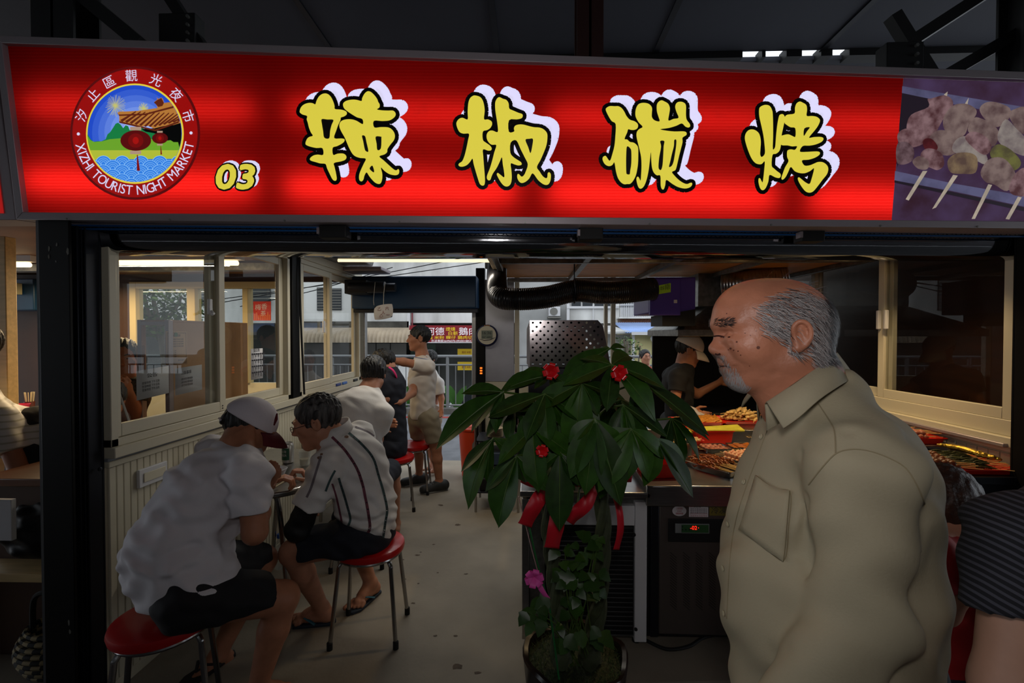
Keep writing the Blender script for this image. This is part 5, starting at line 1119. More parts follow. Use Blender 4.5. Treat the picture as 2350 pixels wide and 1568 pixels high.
    def seam(pts, r=.0011, nm='seam'):
        ps = [cast(p.x, p.y, .0004, tb) for p in spline([(x, y, 0) for x, y in pts], 8)]; ps = [p[0] for p in ps if p is not None]
        if len(ps) > 2: b = B(); b.tube(ps, r, 6); b.build(nm, m_seam, sh)
    seam([(1877, 925), (1900, 960), (1915, 990), (1918, 1041)]); seam([(1856, 1113), (1890, 1070), (1920, 1041), (1954, 1032), (1996, 1036), (2047, 1055), (2081, 1078), (2108, 1122), (2124, 1164)])
    seam([(1762, 985), (1738, 1050), (1712, 1120), (1690, 1190), (1678, 1260), (1672, 1340), (1668, 1420)], .0009)
    # pocket with rounded corners
    A_, B_, C_, D_ = (1740, 1092), (1816, 1128), (1801, 1290), (1702, 1215); pk = B(); N = 9; pts = []
    for j in range(N):
        for i in range(N):
            u, v = i/(N-1), j/(N-1); x = lerp(lerp(A_[0], B_[0], u), lerp(D_[0], C_[0], u), v); y = lerp(lerp(A_[1], B_[1], u), lerp(D_[1], C_[1], u), v)+math.sin(u*PI)*(1-v)*10; q = cast(x, y, .0032, tb); pts.append(q[0] if q else CAMP)
    if all(p is not CAMP for p in pts):
        pk.add(pts, [(j*N+i, j*N+i+1, (j+1)*N+i+1, (j+1)*N+i) for j in range(N-1) for i in range(N-1)]); po = pk.build('pocket', m_kh, sh); sm = po.modifiers.new('s', 'SOLIDIFY'); sm.thickness = .004; sm.offset = -1
    seam([(1740, 1096), (1778, 1122), (1814, 1132), (1810, 1210), (1799, 1286), (1750, 1252), (1704, 1214), (1716, 1150)], .001)
    m_bt = M('shirt_button', (176, 168, 140), .3)
    for px, py in ((1748, 1003), (1708, 1107), (1671, 1203), (1660, 1305), (1662, 1408)):
        q = cast(px, py, .001, tb)
        if q: b = B(); b.lathe([(.0002, 0), (.0055, 0), (.0058, .0014), (.004, .0022), (.0002, .0012)], 14, q[0], q[1]); b.build('button', m_bt, sh)
    # collar
    inn_n = spline([pw(1755, 928, .868), pw(1790, 906, .848), pw(1840, 872, .845), pw(1890, 834, .872), pw(1914, 815, .92)], 6); out_n = spline([pw(1800, 984, .805), pw(1836, 958, .790), pw(1882, 917, .792), pw(1930, 884, .825), pw(1960, 866, .92)], 6)
    mir = lambda L_: [Vector((p.x+.035*min(1, max(0, (.60-p.x)/.1)), 1.84-p.y, p.z)) for p in L_[::-1][1:]]
    inn = inn_n+mir(inn_n); out = out_n+mir(out_n); stand = [p+Vector((.004, 0, -.05)) for p in inn]; mid = [p.lerp(q, .14)+Vector((0, (p.y-.92)*.06, .008)) for p, q in zip(inn, out)]; m_ = len(inn)
    cb = B(); cb.add(stand+inn+mid+out, [(r*m_+i, r*m_+i+1, (r+1)*m_+i+1, (r+1)*m_+i) for r in range(3) for i in range(m_-1)]); co = cb.build('collar', m_kh, sh, ang=80); sm = co.modifiers.new('s', 'SOLIDIFY'); sm.thickness = .0032
    for L2 in (out_n,):
        b = B(); b.tube([p.lerp(q, .1)+(CAMP-p).normalized()*.002 for p, q in zip(L2, inn_n)], .0009, 5); b.build('seam', m_seam, co)
    # trousers and shoes out of the picture below
    q = S(); q.seg(V3(.62, .93, .78), V3(.62, .93, .86), .17, .175, .05)
    for y in (.84, 1.02): q.chain([V3(.62, y, .78), V3(.615, y, .42), V3(.64, y, .10)], [.105, .08, .065], .05)
    q.mesh('trousers', .012, m_navy, t)
    for y in (.84, 1.02): q = S(); q.seg(V3(.66, y, .045-.04), V3(.52, y-.01, .035-.04), .042, .04, .02); q.clip(V3(0, 0, -.043), (0, 0, -1)); q.mesh('shoe', .008, m_shoe, t)
    return t
old_man()
# ---------------------------------------------------------------- cook behind the counter
m_blk_tee = M('black_tee', (14, 14, 18), .85)
J = dict(pel=pw(1560, 985, 3.70), ch=pw(1556, 880, 3.68), nk=pw(1570, 836, 3.67), ls=pw(1540, 862, 3.82), le=pw(1600, 905, 3.86), lw=pw(1650, 878, 3.86), rs=pw(1556, 866, 3.54), re=pw(1548, 930, 3.50), rw=pw(1590, 945, 3.50), lh=V3(1.2, 3.8, .8), rh=V3(1.2, 3.6, .8), lk=V3(1.22, 3.8, .45), rk=V3(1.22, 3.6, .45), la=V3(1.2, 3.8, .085), ra=V3(1.2, 3.6, .085), tf=V3(.9, -.2, 0))
tc, P_, R_, sh_ = figure('cook in black tee and pale cap working behind the food counter', (1.2, 3.7, 0), J, m_blk_tee, m_short, m_skin_c, hc=pw(1581, 806, 3.66), fwd=(.92, -.15, -.35), k=.95, wsh=.145, sleeve=.5, hems='lr', shorts=.95, vox=.007, hairkw=dict(thick=.006, back=-.05, low=-.03, front=.05))
m_pcap = M('pale_cap', (190, 178, 164), .8)
c = S(); c.ell(P_(0, -.012, .04), (.090, .112, .104), R_, .01); c.clip(P_(0, .02, .030), R_@V3(0, -.12, -1)); cp = c.mesh('cap', .005, m_pcap, tc)
b = B(); pts = [P_(math.sin(a)*(.086+.004*j), -.012+math.cos(a)*.108+.022*j*max(0, math.cos(a)), .036-.006*j-.016*math.sin(a)**2-.0025*j*j) for j in range(5) for a in np.linspace(-1.15, 1.15, 13)]
b.add(pts, [(j*13+i, j*13+i+1, (j+1)*13+i+1, (j+1)*13+i) for j in range(4) for i in range(12)]); o = b.build('brim', m_pcap, cp); o.modifiers.new('s', 'SOLIDIFY').thickness = .004
b = B(); add_text(b, 'B', P_(-.05, .085, .075), R_@V3(.8, .6, 0), R_@V3(0, -.3, 1), .04); b.build('cap_badge', m_navy, cp)
q = S(); q.seg(J['rw']-unit(J['rw']-J['re'])*.06, J['rw'], .036, .034, .02); hand(q, J['rw'], unit(J['rw']-J['re']), (0, 0, -1), .6, -1, 1.08); q.mesh('glove', .006, M('white_glove', (176, 170, 172), .7), tc)
# ---------------------------------------------------------------- person in red shirt sitting low at the right counter
J = dict(pel=pw(2165, 1560, 1.42), ch=pw(2175, 1330, 1.40), nk=pw(2165, 1225, 1.38), ls=pw(2120, 1270, 1.28), le=pw(2160, 1400, 1.26), lw=pw(2230, 1330, 1.22), rs=pw(2205, 1265, 1.52), re=pw(2240, 1380, 1.58), rw=pw(2225, 1225, 1.50), lh=V3(1.3, 1.36, .5), rh=V3(1.3, 1.52, .5), lk=V3(1.68, 1.36, .48), rk=V3(1.68, 1.52, .48), la=V3(1.66, 1.36, .04), ra=V3(1.66, 1.52, .04), tf=V3(1, .1, 0), hem=.0)
tr_, P_, R_, sh_ = figure('person in bright red shirt and jeans sitting behind the old man', (1.3, 1.42, 0), J, m_red_s, m_navy, m_skin_b, hc=pw(2166, 1168, 1.40), fwd=(.86, .3, -.35), k=.95, wsh=.14, sleeve=.6, vox=.008, shorts=1.0, hair=M('brown_hair', (58, 34, 22), .5, noise=(40, .4), bump=(90, .5)), faceb=False, hems='lr', hairkw=dict(thick=.014, back=-.075, low=-.06, amp=.002))
# ---------------------------------------------------------------- passer-by whose striped sleeve and arm enter at right
t = person('person', 'passer-by in black striped tee, only arm and sleeve in view at right edge', (.93, .72, 0))
sh0, el, wr = pw(2372, 1262, .70), pw(2325, 1590, .68), V3(.69, .64, .82)
s = S(); hc = V3(.98, .70, 1.52); R = basis((-.1, 1, 0)); P = head(s, hc, R, .98, neck_to=V3(.97, .70, 1.36)); s.seg(V3(.97, .70, 1.36), V3(.96, .72, 1.15), .06, .1, .05); s.seg(V3(.96, .72, 1.15), V3(.96, .72, .95), .1, .11, .05); s.seg(V3(.96, .7, 1.28), sh0, .05, .05); s.chain([sh0, el, wr], [.053, .045, .03]); hand(s, wr, (-.05, .1, -1), (1, 0, 0), .4, 1)
s.mesh('body', .006, M('skin_pale', (196, 150, 126), .5, noise=(22, .1)), t)
m_strp = bpy.data.materials.new('striped_jersey'); m_strp.use_nodes = True; nt = m_strp.node_tree
wv = nt.nodes.new('ShaderNodeTexWave'); wv.bands_direction = 'Z'; wv.inputs['Scale'].default_value = 34; wv.inputs['Distortion'].default_value = .6; wv.inputs['Detail'].default_value = 0; tcn = nt.nodes.new('ShaderNodeTexCoord'); mp = nt.nodes.new('ShaderNodeMapping'); mp.inputs['Rotation'].default_value = (0, -.55, 0)
nt.links.new(tcn.outputs['Object'], mp.inputs[0]); nt.links.new(mp.outputs[0], wv.inputs[0]); cr_ = nt.nodes.new('ShaderNodeValToRGB'); cr_.color_ramp.interpolation = 'CONSTANT'; cr_.color_ramp.elements[0].color = (.008, .008, .012, 1); cr_.color_ramp.elements[1].position = .62; cr_.color_ramp.elements[1].color = (.055, .055, .072, 1)
nt.links.new(wv.outputs['Fac'], cr_.inputs[0]); nt.links.new(cr_.outputs[0], nt.nodes['Principled BSDF'].inputs['Base Color']); nt.nodes['Principled BSDF'].inputs['Roughness'].default_value = .9
h = S(); h.seg(V3(.97, .72, .85), V3(.96, .72, 1.2), .15, .16, .06, n=(0, 1, 0), fl=.75); h.seg(V3(.96, .71, 1.2), V3(.97, .70, 1.33), .16, .08, .05, n=(0, 1, 0), fl=.8); h.seg(V3(.93, .70, 1.26), sh0, .075, .075, .04); h.seg(sh0, lerp(sh0, el, .46), .078, .072, .03); h.cut(lerp(sh0, el, .33), el-sh0+V3(.10, 0, 0), .12); h.clip(V3(0, 0, .83), (0, 0, -1)); h.clip(V3(.97, .7, 1.36), (0, 0, 1)); h.disp(waves(.003, FOLDS)); h.mesh('striped_shirt', .006, m_strp, t)
hair_cap(P, R, .98, 'hair', m_hair, t, .007)
q = S(); q.chain([V3(.90, .72, .84), V3(.90, .72, .45), V3(.90, .74, .05)], [.1, .075, .055], .03); q.chain([V3(1.05, .72, .84), V3(1.05, .72, .45), V3(1.05, .74, .05)], [.1, .075, .055], .03); q.clip(V3(0, 0, -.04), (0, 0, -1)); q.mesh('jeans', .012, m_navy, t)
# ================================================================== counter, machines and furniture
m_grey_fr = M('brown_grey_cabinet', (92, 84, 80), .4, .5); m_grille = M('black_grille', (18, 18, 20), .4)
YC = 2.20
def bx(name, par, x0, x1, y0, y1, z0, z1, mat, bev=.003):
    b = B(); b.box(x0, x1, y0, y1, z0, z1); return b.build(name, mat, par, bevel=bev)
def pq(px0, py0, px1, py1, Y): a, c = PY(px0, py0, Y), PY(px1, py1, Y); return a.x, c.x, c.z, a.z
# --- condenser unit, left end of the counter
x0, x1, z0, z1 = pq(1198, 1150, 1484, 1478, YC)
t = thing('condenser_unit', 'white framed cooling unit with black louvre grille behind the plant', 'cooling unit', ((x0+x1)/2, YC+.3, 0))
bx('body', t, x0+.02, x1-.01, YC+.03, YC+.62, .03, .735, m_galv)
bx('corner_strip', t, x0, x0+.035, YC-.004, YC+.03, .03, .72, m_steel); bx('side_panel', t, x0+.038, x0+.11, YC+.004, YC+.03, .03, .72, m_galv)
a, c, e, g = pq(1250, 1158, 1456, 1206, YC); bx('frame_bar', t, a, c, YC-.006, YC+.03, e, g, m_wpaint)
a, c, e, g = pq(1457, 1152, 1483, 1474, YC); bx('frame_bar', t, a, c, YC-.006, YC+.03, max(e, .03), g, m_wpaint)
a, c, e, g = pq(1252, 1207, 1455, 1464, YC); bx('grille_back', t, a, c, YC+.012, YC+.03, e, g, m_blackm)
pm_ = None
for i in range(24):
    z = lerp(e+.008, g-.008, i/23)
    if pm_ is None: b = B(); b.bar((a+.006, YC+.006, z), (c-.006, YC+.006, z), .007, .0045, up=(0, .6, 1)); pm_ = b.build('louvre', m_grille, t); z00 = z
    else: o = pm_.copy(); COL.objects.link(o); o.location = (0, 0, z-z00)
for px, py in ((1455, 1227), (1459, 1444), (1245, 1238)): q = PY(px, py, YC-.008); b = B(); b.lathe([(.008, 0), (.008, .006)], 10, q, (0, -1, 0)); b.build('knob', m_rubber, t)
bx('top_plate', t, x0-.01, x1+.01, YC-.03, YC+.64, .737, .765, m_steel, .006)
for x in (x0+.03, x1-.04):
    for y in (YC+.05, YC+.58): b = B(); b.lathe([(.02, 0), (.02, .03)], 10, (x, y, 0)); b.build('foot', m_rubber, t)
# --- fridge under the worktop
x0, x1, z0, z1 = pq(1488, 1150, 1700, 1468, YC); x1 = 1.72
t = thing('counter_fridge', 'brown grey counter fridge with louvred door and red temperature display', 'fridge', ((x0+x1)/2, YC+.3, 0))
bx('body', t, x0, x1, YC+.03, YC+.7, .04, .70, m_blackm)
a, c, e, g = pq(1513, 1150, 1668, 1460, YC); bx('door', t, a, c, YC, YC+.03, e, g, m_grey_fr, .006); 
bx('door', t, c+.008, c+.42, YC, YC+.03, e, g, m_grey_fr, .006); bx('door', t, c+.43, x1, YC, YC+.03, e, g, m_grey_fr, .006)
a2, c2, e2, g2 = pq(1494, 1152, 1511, 1462, YC); bx('hinge_strip', t, a2, c2, YC, YC+.03, e2, g2, m_dkgrey)
a2, c2, e2, g2 = pq(1533, 1190, 1662, 1245, YC); cp = bx('control_box', t, a2, c2, YC-.006, YC+.001, e2, g2, m_blackm)
a2, c2, e2, g2 = pq(1548, 1200, 1626, 1223, YC); bx('control_panel', cp, a2, c2, YC-.011, YC-.006, e2, g2, M('control_silver', (120, 124, 124), .4), .002)
a3, c3, e3, g3 = pq(1562, 1202, 1624, 1221, YC); bx('display', cp, a3, c3, YC-.013, YC-.011, e3, g3, M('control_green', (46, 84, 48), .3), .001)
m_ledr = M('red_led', (255, 30, 20), .4, emit=((255, 34, 20), 2.2))
b = B(); add_text(b, '-02', PY(1584, 1216, YC-.0145), (1, 0, 0), (0, 0, 1), .026, fit=.032); q = PY(1603, 1212, YC-.0145); b.box(q.x-.0015, q.x+.0015, q.y, q.y+.0005, q.z-.0015, q.z+.0015); b.build('digits', m_ledr, cp)
for i in range(4):
    q = PY(1566+(i % 3)*8, 1216-(i//3)*7, YC-.0138); b = B(); b.lathe([(.0035, 0), (.0035, .001)], 10, q, (0, -1, 0)); b.build('button', m_dkgrey, cp)
b = B()
for cx in (1538, 1568, 1597, 1627):
    for i in range(20):
        y = 1268+i*6.3; p, q = PY(cx, y, YC-.0008), PY(cx+15, y+13, YC-.0008); b.bar(p, q, .0022, .0016, up=(0, 1, 0))
o = b.build('louvre_slot', m_blackm, t); stuff(o)
# stickers
m_stk = M('sticker_white', (206, 202, 204), .5); m_ink = M('ink_dark', (40, 38, 44), .6); m_inkr = M('ink_red', (170, 30, 40), .6)
q = PY(1559, 1173, YC-.001); b = B(); b.lathe([(.0335, 0), (.0335, .0006)], 28, q, (0, -1, 0), sx=1, sy=.74); sk = b.build('sticker', m_stk, t)
b = B()
for s_, dz, w in (('注意電壓', .008, .03), ('220V', -.004, .022), ('請看說明書', -.016, .036)): add_text(b, s_, q+Vector((0, -.0012, dz)), (1, 0, 0), (0, 0, 1), .010, fit=w, center=True)
b.build('print', m_inkr, sk)
a3, c3, e3, g3 = pq(1581, 1157, 1625, 1187, YC); sk = bx('sticker', t, a3, c3, YC-.0012, YC-.0002, e3, g3, m_stk, .0004); b = B(); br = B()
add_text(b, '冷凍設備', (a3+.006, YC-.0016, g3-.016), (1, 0, 0), (0, 0, 1), .011, fit=.05)
for j in range(3): add_text(b, '維修保養服務專線', (a3+.006, YC-.0016, g3-.026-.009*j), (1, 0, 0), (0, 0, 1), .0075, fit=.08)
for j in range(2): add_text(br, ('(02)2641', '2695')[j]*2, (a3+.006, YC-.0016, e3+.013-.01*j), (1, 0, 0), (0, 0, 1), .008, fit=.08)
b.build('print', m_ink, sk); br.build('print_red', m_inkr, sk)
a3, c3, e3, g3 = pq(1628, 1158, 1668, 1184, YC); sk = bx('sticker', t, a3, c3, YC-.0012, YC-.0002, e3, g3, M('sticker_olive', (112, 100, 34), .6), .0004); b = B(); add_text(b, '冷凍', (a3+.008, YC-.0016, e3+.012), (1, 0, 0), (0, 0, 1), .036, fit=.075); b.build('print', m_ink, sk)
# cable on the floor
b = B(); b.tube(spline([PZ(1483, 1470, .012), PZ(1530, 1490, .012), PZ(1580, 1484, .012), PZ(1620, 1462, .012), PZ(1690, 1450, .012)], 8), .008, 8); tag(b.build('power_cable', m_rubber), 'grey power cable curling on the floor before the fridge', 'cable')
# --- stainless worktop
t = thing('worktop', 'long stainless steel worktop carrying the trays of skewers', 'worktop', (.9, YC+.4, .70)); x0 = PY(1480, 1110, YC).x
bx('top', t, x0, 1.74, YC-.03, 3.44, .70, .80, m_steel, .006); bx('riser', t, x0+.1, 1.74, 3.05, 3.44, .80, .885, m_steel, .004)
for x in (x0+.3, 1.70): bx('leg', t, x-.02, x+.02, 3.36, 3.40, 0, .70, m_steel)
# right hand table along the wall
t = thing('side_table', 'dark steel side table with skewer trays along the right wall', 'table', (2.0, 2.6, 0))
bx('top', t, 1.76, 2.235, 2.06, 3.44, .855, .89, m_dkgrey, .004); bx('apron', t, 1.78, 2.22, 2.08, 2.10, .79, .855, m_dkgrey)
for x in (1.80, 2.20):
    for y in (2.12, 3.40): bx('leg', t, x-.018, x+.018, y-.018, y+.018, 0, .855, m_dkgrey)
# --- perforated stainless grill cover
t = thing('grill_cover', 'shiny perforated stainless steel grill cover standing on the counter', 'grill cover', (.25, 2.95, .766))
Y0 = 2.80
P0 = [PY(*p, Y0) for p in ((1216, 843), (1402, 843), (1392, 790), (1384, 748), (1372, 735), (1216, 735))]
# perforated front: sheet with real holes
from mathutils.geometry import delaunay_2d_cdt
vs2, ed2, holes_c = [], [], []
def loop2(pts):
    k = len(vs2); vs2.extend([Vector((p[0], p[1])) for p in pts]); ed2.extend([(k+i, k+(i+1) % len(pts)) for i in range(len(pts))])
loop2([(p.x, p.z) for p in P0]); pit = .047; rr_ = .0074; xl, xr_ = P0[0].x, P0[1].x; zb, zt = P0[0].z, P0[5].z; row = 0; z = zb+.02
while z < zt-.014:
    x = xl+.018+(pit/2 if row % 2 else 0)
    while x < lerp(xr_, P0[3].x, (z-zb)/(zt-zb))-.018: holes_c.append((x, z)); loop2([(x+rr_*math.cos(a*PI/4), z+rr_*math.sin(a*PI/4)) for a in range(8)]); x += pit
    z += pit*.54; row += 1
r_ = delaunay_2d_cdt(vs2, ed2, [], 1, 1e-6); b = B(); hc_ = np.array(holes_c)
tri = [f for f in r_[2]]
ok = []
for f in tri:
    cx = sum(r_[0][i].x for i in f)/len(f); cz = sum(r_[0][i].y for i in f)/len(f)
    if np.min((hc_[:, 0]-cx)**2+(hc_[:, 1]-cz)**2) > (rr_*.90)**2: ok.append(tuple(f))
b.add([(v.x, Y0, v.y) for v in r_[0]], ok); m_mir = M('mirror_stainless', (178, 170, 170), .14, 1., bump=(3, .12)); fr = b.build('perforated_front', m_mir, t, smooth=False); fr.modifiers.new('s', 'SOLIDIFY').thickness = .0015
b = B(); pl = [(p.x, p.z) for p in P0]
bp = [PY(px, py, Y0+.38) for px, py in ((1196+16, 838), (1372, 838), (1368, 800), (1362, 765), (1350, 756), (1196+16, 758))]
b.quad((xl, Y0, zb), (xl, Y0, zt), (xl-.02, Y0+.36, zt-.05), (xl-.02, Y0+.36, zb)); b.quad((xl, Y0, zt), (P0[4].x, Y0, zt), (P0[4].x-.02, Y0+.36, zt-.05), (xl-.02, Y0+.36, zt-.05))
b.quad((P0[4].x, Y0, zt), (P0[1].x, Y0, zb), (P0[1].x-.02, Y0+.36, zb), (P0[4].x-.02, Y0+.36, zt-.05)); so = b.build('side_sheet', m_mir, t, smooth=False); so.modifiers.new('s', 'SOLIDIFY').thickness = .0015
bx('back_sheet', t, xl-.015, P0[4].x-.03, Y0+.34, Y0+.345, zb, zt-.06, M('dark_stainless', (70, 70, 74), .25, 1.), .001); bx('base', t, xl-.01, xr_+.0, Y0-.005, Y0+.38, .767, zb-.004, M('dark_stainless', (70, 70, 74), .25, 1.), .005)
# --- black flexible duct
def ribbed(pts, r, name, mat, par, pitch=.012, amp=.004, n=20):
    sp = spline(pts, 24); L_ = [0]
    for a, c in zip(sp[:-1], sp[1:]): L_.append(L_[-1]+(c-a).length)
    N = int(L_[-1]/(pitch/3)); out = []; rs = []; j = 0
    for i in range(N+1):
        s_ = L_[-1]*i/N
        while j < len(L_)-2 and L_[j+1] < s_: j += 1
        out.append(sp[j].lerp(sp[j+1], (s_-L_[j])/max(1e-6, L_[j+1]-L_[j]))); rs.append(r+amp*(0, 1, .6)[i % 3])
    b = B(); b.tube(out, rs, n); return b.build(name, mat, par, ang=60)
t = thing('flexible_duct', 'black ribbed flexible exhaust duct hanging under the ceiling', 'duct', PY(1300, 710, 3.1))
YD = 3.05
m_duct = M('black_duct_foil', (30, 28, 30), .3, .3, spec=.6)
ribbed([PY(1142, 600, YD+.5), PY(1140, 640, YD+.35), PY(1146, 680, YD+.05), PY(1190, 687, YD), PY(1255, 682, YD), PY(1320, 668, YD), PY(1375, 672, YD), PY(1430, 671, YD), PY(1500, 662, YD+.05)], .072, 'hose', m_duct, t)
q = PY(1318, 668, YD); b = B(); b.tube([q+Vector((0, .08*math.cos(a), .08*math.sin(a))) for a in np.linspace(0, 2*PI, 25)[:-1]], .006, 6, closed=True); b.tube([q+Vector((0, 0, .08)), Vector((q.x, q.y, 2.0))], .004, 6); b.build('hanger_strap', m_dkgrey, t)
# --- purple smoke filter with green label
YM = 3.25
t = thing('smoke_filter', 'purple enamelled smoke filter box with green label under ceiling', 'machine', PY(1550, 725, YM))
a, c, e, g = pq(1492, 640, 1562, 724, YM); bx('door', t, a, c, YM, YM+.03, e, g, m_purple, .005); a4, c4, e4, g4 = pq(1492, 635, 1600, 722, YM); bx('body', t, a4, c4, YM+.03, YM+.5, e4+.01, g4, m_purple, .008)
a3, c3, e3, g3 = pq(1512, 650, 1539, 676, YM); b = B(); b.prism([(a3, YM-.002, e3+.002), (c3, YM-.002, e3+.016), (c3, YM-.002, g3), (a3, YM-.002, g3-.016)], (0, .0015, 0)); lb = b.build('label', M('label_green', (168, 216, 40), .5), t); b = B(); add_text(b, '環保', (a3+.008, YM-.003, e3+.03), (1, 0, .16), (0, 0, 1), .03, fit=.03); add_text(b, '靜電機', (a3+.042, YM-.003, e3+.034), (1, 0, .16), (0, 0, 1), .045, fit=.034); b.build('print', m_ink, lb)
q = PY(1550, 692, YM-.002); bx('switch', t, q.x-.012, q.x+.012, YM-.008, YM+.0, q.z-.012, q.z+.012, m_wpaint)
a3, c3, e3, g3 = pq(1522, 716, 1598, 748, YM); b = B(); b.prism([(a3, YM+.02, e3), (c3, YM+.02, e3), (c3, YM+.02, g3+.02), (a3, YM+.02, g3-.02)], (0, .3, 0)); b.build('outlet_box', m_blackm, t)
# --- hood and silver duct behind the old man's head
t = thing('extractor_hood', 'grey sheet metal extractor hood above the charcoal grill', 'hood', (1.7, 3.6, 1.55))
h0, h1 = PY(1540, 756, 3.6), PY(1960, 756, 3.6)
zt_ = PY(1600, 706, 3.6).z; zb_ = PY(1600, 772, 3.6).z; zm = PY(1600, 757, 3.6).z; xr2 = XR-.03
b = B(); b.hexa([(h0.x, 3.45, zm), (xr2, 3.45, zm), (xr2, 4.3, zm), (h0.x, 4.3, zm)], [(h0.x+.35, 3.75, zt_+.02), (xr2, 3.75, zt_+.02), (xr2, 4.3, zt_+.02), (h0.x+.35, 4.3, zt_+.02)]); b.build('canopy', m_galv, t)
bx('lip', t, h0.x, xr2, 3.44, 4.3, zb_, zm, m_galv)
bx('flue_box', t, PY(1602, 690, 3.8).x, PY(1760, 690, 3.8).x, 3.8, 4.2, zt_+.02, 2.18, m_galv)
ribbed([PY(1660, 655, 3.7), PY(1720, 650, 3.6), PY(1800, 640, 3.55)], .11, 'silver_hose', m_steel, t, .02, .005)
bx('back_sheet', t, h0.x+.05, xr2, 4.3, 4.33, .4, zb_, M('sooty_steel', (20, 18, 17), .6, .3), .002)
# charcoal grill body
t = thing('charcoal_grill', 'sooty dark charcoal grill table behind the cook', 'grill', (1.8, 4.0, 0)); bx('trough', t, 1.45, 2.2, 3.85, 4.25, .72, .86, M('sooty_iron', (18, 16, 15), .7), .01)
for x in (1.5, 2.15):
    for y in (3.9, 4.2): bx('leg', t, x-.02, x+.02, y-.02, y+.02, 0, .72, m_dkgrey)
b = B(); b.box(1.47, 2.18, 3.87, 4.23, .862, .87); b.build('grate', m_dkgrey, t)
# --- wooden ceiling panel with metal frame above the counter
ZW = 2.0
t = thing('ceiling_panel', 'plywood canopy panel in a metal frame above the food counter', 'ceiling panel', (1., 3., ZW))
xa = -.20; yb_ = 4.04
xs_ = [xa, .38, .96, 1.54, 2.2]; ys_ = [2.02, 3.0, yb_]
for i in range(4):
    for j in range(2): bx('plywood', t, xs_[i]+.003, xs_[i+1]-.003, ys_[j]+.002, ys_[j+1]-.002, ZW+.02, ZW+.032, m_wood, .001)
bx('edge_board', t, xa-.055, xa-.022, 2.02, yb_+.02, ZW-.0, ZW+.14, m_woodl)
for x in xs_: bx('frame_bar', t, x-.02, x+.02, 2.02, yb_, ZW-.016, ZW+.019, m_galv)
for y in ys_[1:]: bx('cross_bar', t, xa+.022, 2.2, y-.02, y+.02, ZW-.018, ZW+.017, m_galv)
m_bulb = M('warm_bulb', (255, 220, 160), .4, emit=((255, 214, 140), 6))
for px, py in ((1525, 586), (1765, 584), (2027, 584)):
    q = PZ(px, py, ZW-.005); l = thing('downlight', 'recessed warm downlight in plywood panel, %s' % {1525: 'nearest the purple machine', 1765: 'above the old man', 2027: 'nearest the right window'}[px], 'light', (q.x, q.y, ZW+.019)); b = B(); b.lathe([(.045, .0), (.045, .006), (.034, .012)], 20, (q.x, q.y, ZW+.007)); b.build('rim', m_alu, l); b = B(); b.lathe([(.033, 0), (.033, .004)], 20, (q.x, q.y, ZW+.002)); b.build('bulb', m_bulb, l)
# --- round digital clock on the post
q = PY(1118, 770, YB-.05); t = thing('wall_clock', 'round white and blue digital clock on the rear post', 'clock', q)
b = B(); b.lathe([(.108, 0), (.112, .012), (.108, .03), (.09, .036)], 36, q, (0, -1, 0)); b.build('case', M('clock_navy', (22, 28, 62), .3), t)
b = B(); b.lathe([(.094, 0), (.094, .003)], 36, q+Vector((0, -.036, .002)), (0, -1, 0)); b.build('dial', M('clock_cream', (196, 190, 170), .4), t)
b = B(); b.box(q.x-.055, q.x+.058, q.y-.042, q.y-.039, q.z-.034, q.z+.05); b.build('display', M('clock_lcd', (112, 122, 108), .3), t)
b = B(); add_text(b, '16:36', (q.x-.045, q.y-.043, q.z+.012), (1, 0, 0), (0, 0, 1), .040, fit=.09); add_text(b, '26° 68%', (q.x-.05, q.y-.043, q.z-.026), (1, 0, 0), (0, 0, 1), .024, fit=.1); b.build('digits', m_ink, t)
b = B(); b.tube([q+Vector((-.075, -.04, -.035)), q+Vector((-.03, -.041, -.05)), q+Vector((.03, -.041, -.045)), q+Vector((.085, -.04, -.02))], [.004, .011, .011, .004], 8, flat=.3); b.build('swoosh', MATS['clock_navy'], t)
for i in range(4): b = B(); p = q+Vector((-.022+.015*i, -.034, .098)); b.box(p.x-.004, p.x+.004, p.y-.004, p.y, p.z-.008, p.z+.008); b.build('mark', m_wood, t)
# --- hanging paper packet with writing
q = PY(880, 716, 3.95); t = thing('paper_packet', 'white paper packet with red writing hanging from a string', 'packet', q+Vector((0, 0, -.06)))
b = B(); w, h_ = .085, .065; n = 9; vs = []
for sgn in (-1, 1):
    for j in range(n):
        for i in range(n):
            u, v = i/(n-1)*2-1, j/(n-1)*2-1; vs.append((q.x+u*w*(1-.1*v*v), q.y+sgn*.02*(1-u*u)*(1-v*v), q.z+v*h_*(1-.12*u*u)+.012*u))
b.add(vs, [(s_*n*n+j*n+i, s_*n*n+j*n+i+1, s_*n*n+(j+1)*n+i+1, s_*n*n+(j+1)*n+i) for s_ in (0, 1) for j in range(n-1) for i in range(n-1)]); pk = b.build('packet', M('packet_paper', (170, 164, 160), .8), t, merge=True)
b = B()
for s_, dx, dz in (('乙', -.045, .02), ('六', .022, .025), ('人', -.012, -.012), ('心', -.03, -.04), ('一', .03, -.03)): add_text(b, s_, (q.x+dx, q.y-.0225, q.z+dz-.01), (1, 0, .1), (0, 0, 1), .036)
b.build('writing', M('writing_brown', (104, 46, 44), .7), pk)
b = B(); b.tube([q+Vector((.0, 0, .055)), q+Vector((.0, .01, .16)), (q.x, q.y+.05, 1.98)], .003, 5); b.tube([q+Vector((-.09, .02, .06)), q+Vector((-.095, .02, .10)), (q.x-.09, q.y+.05, 1.98)], .002, 5); b.build('string', M('string', (150, 144, 132), .8), t)
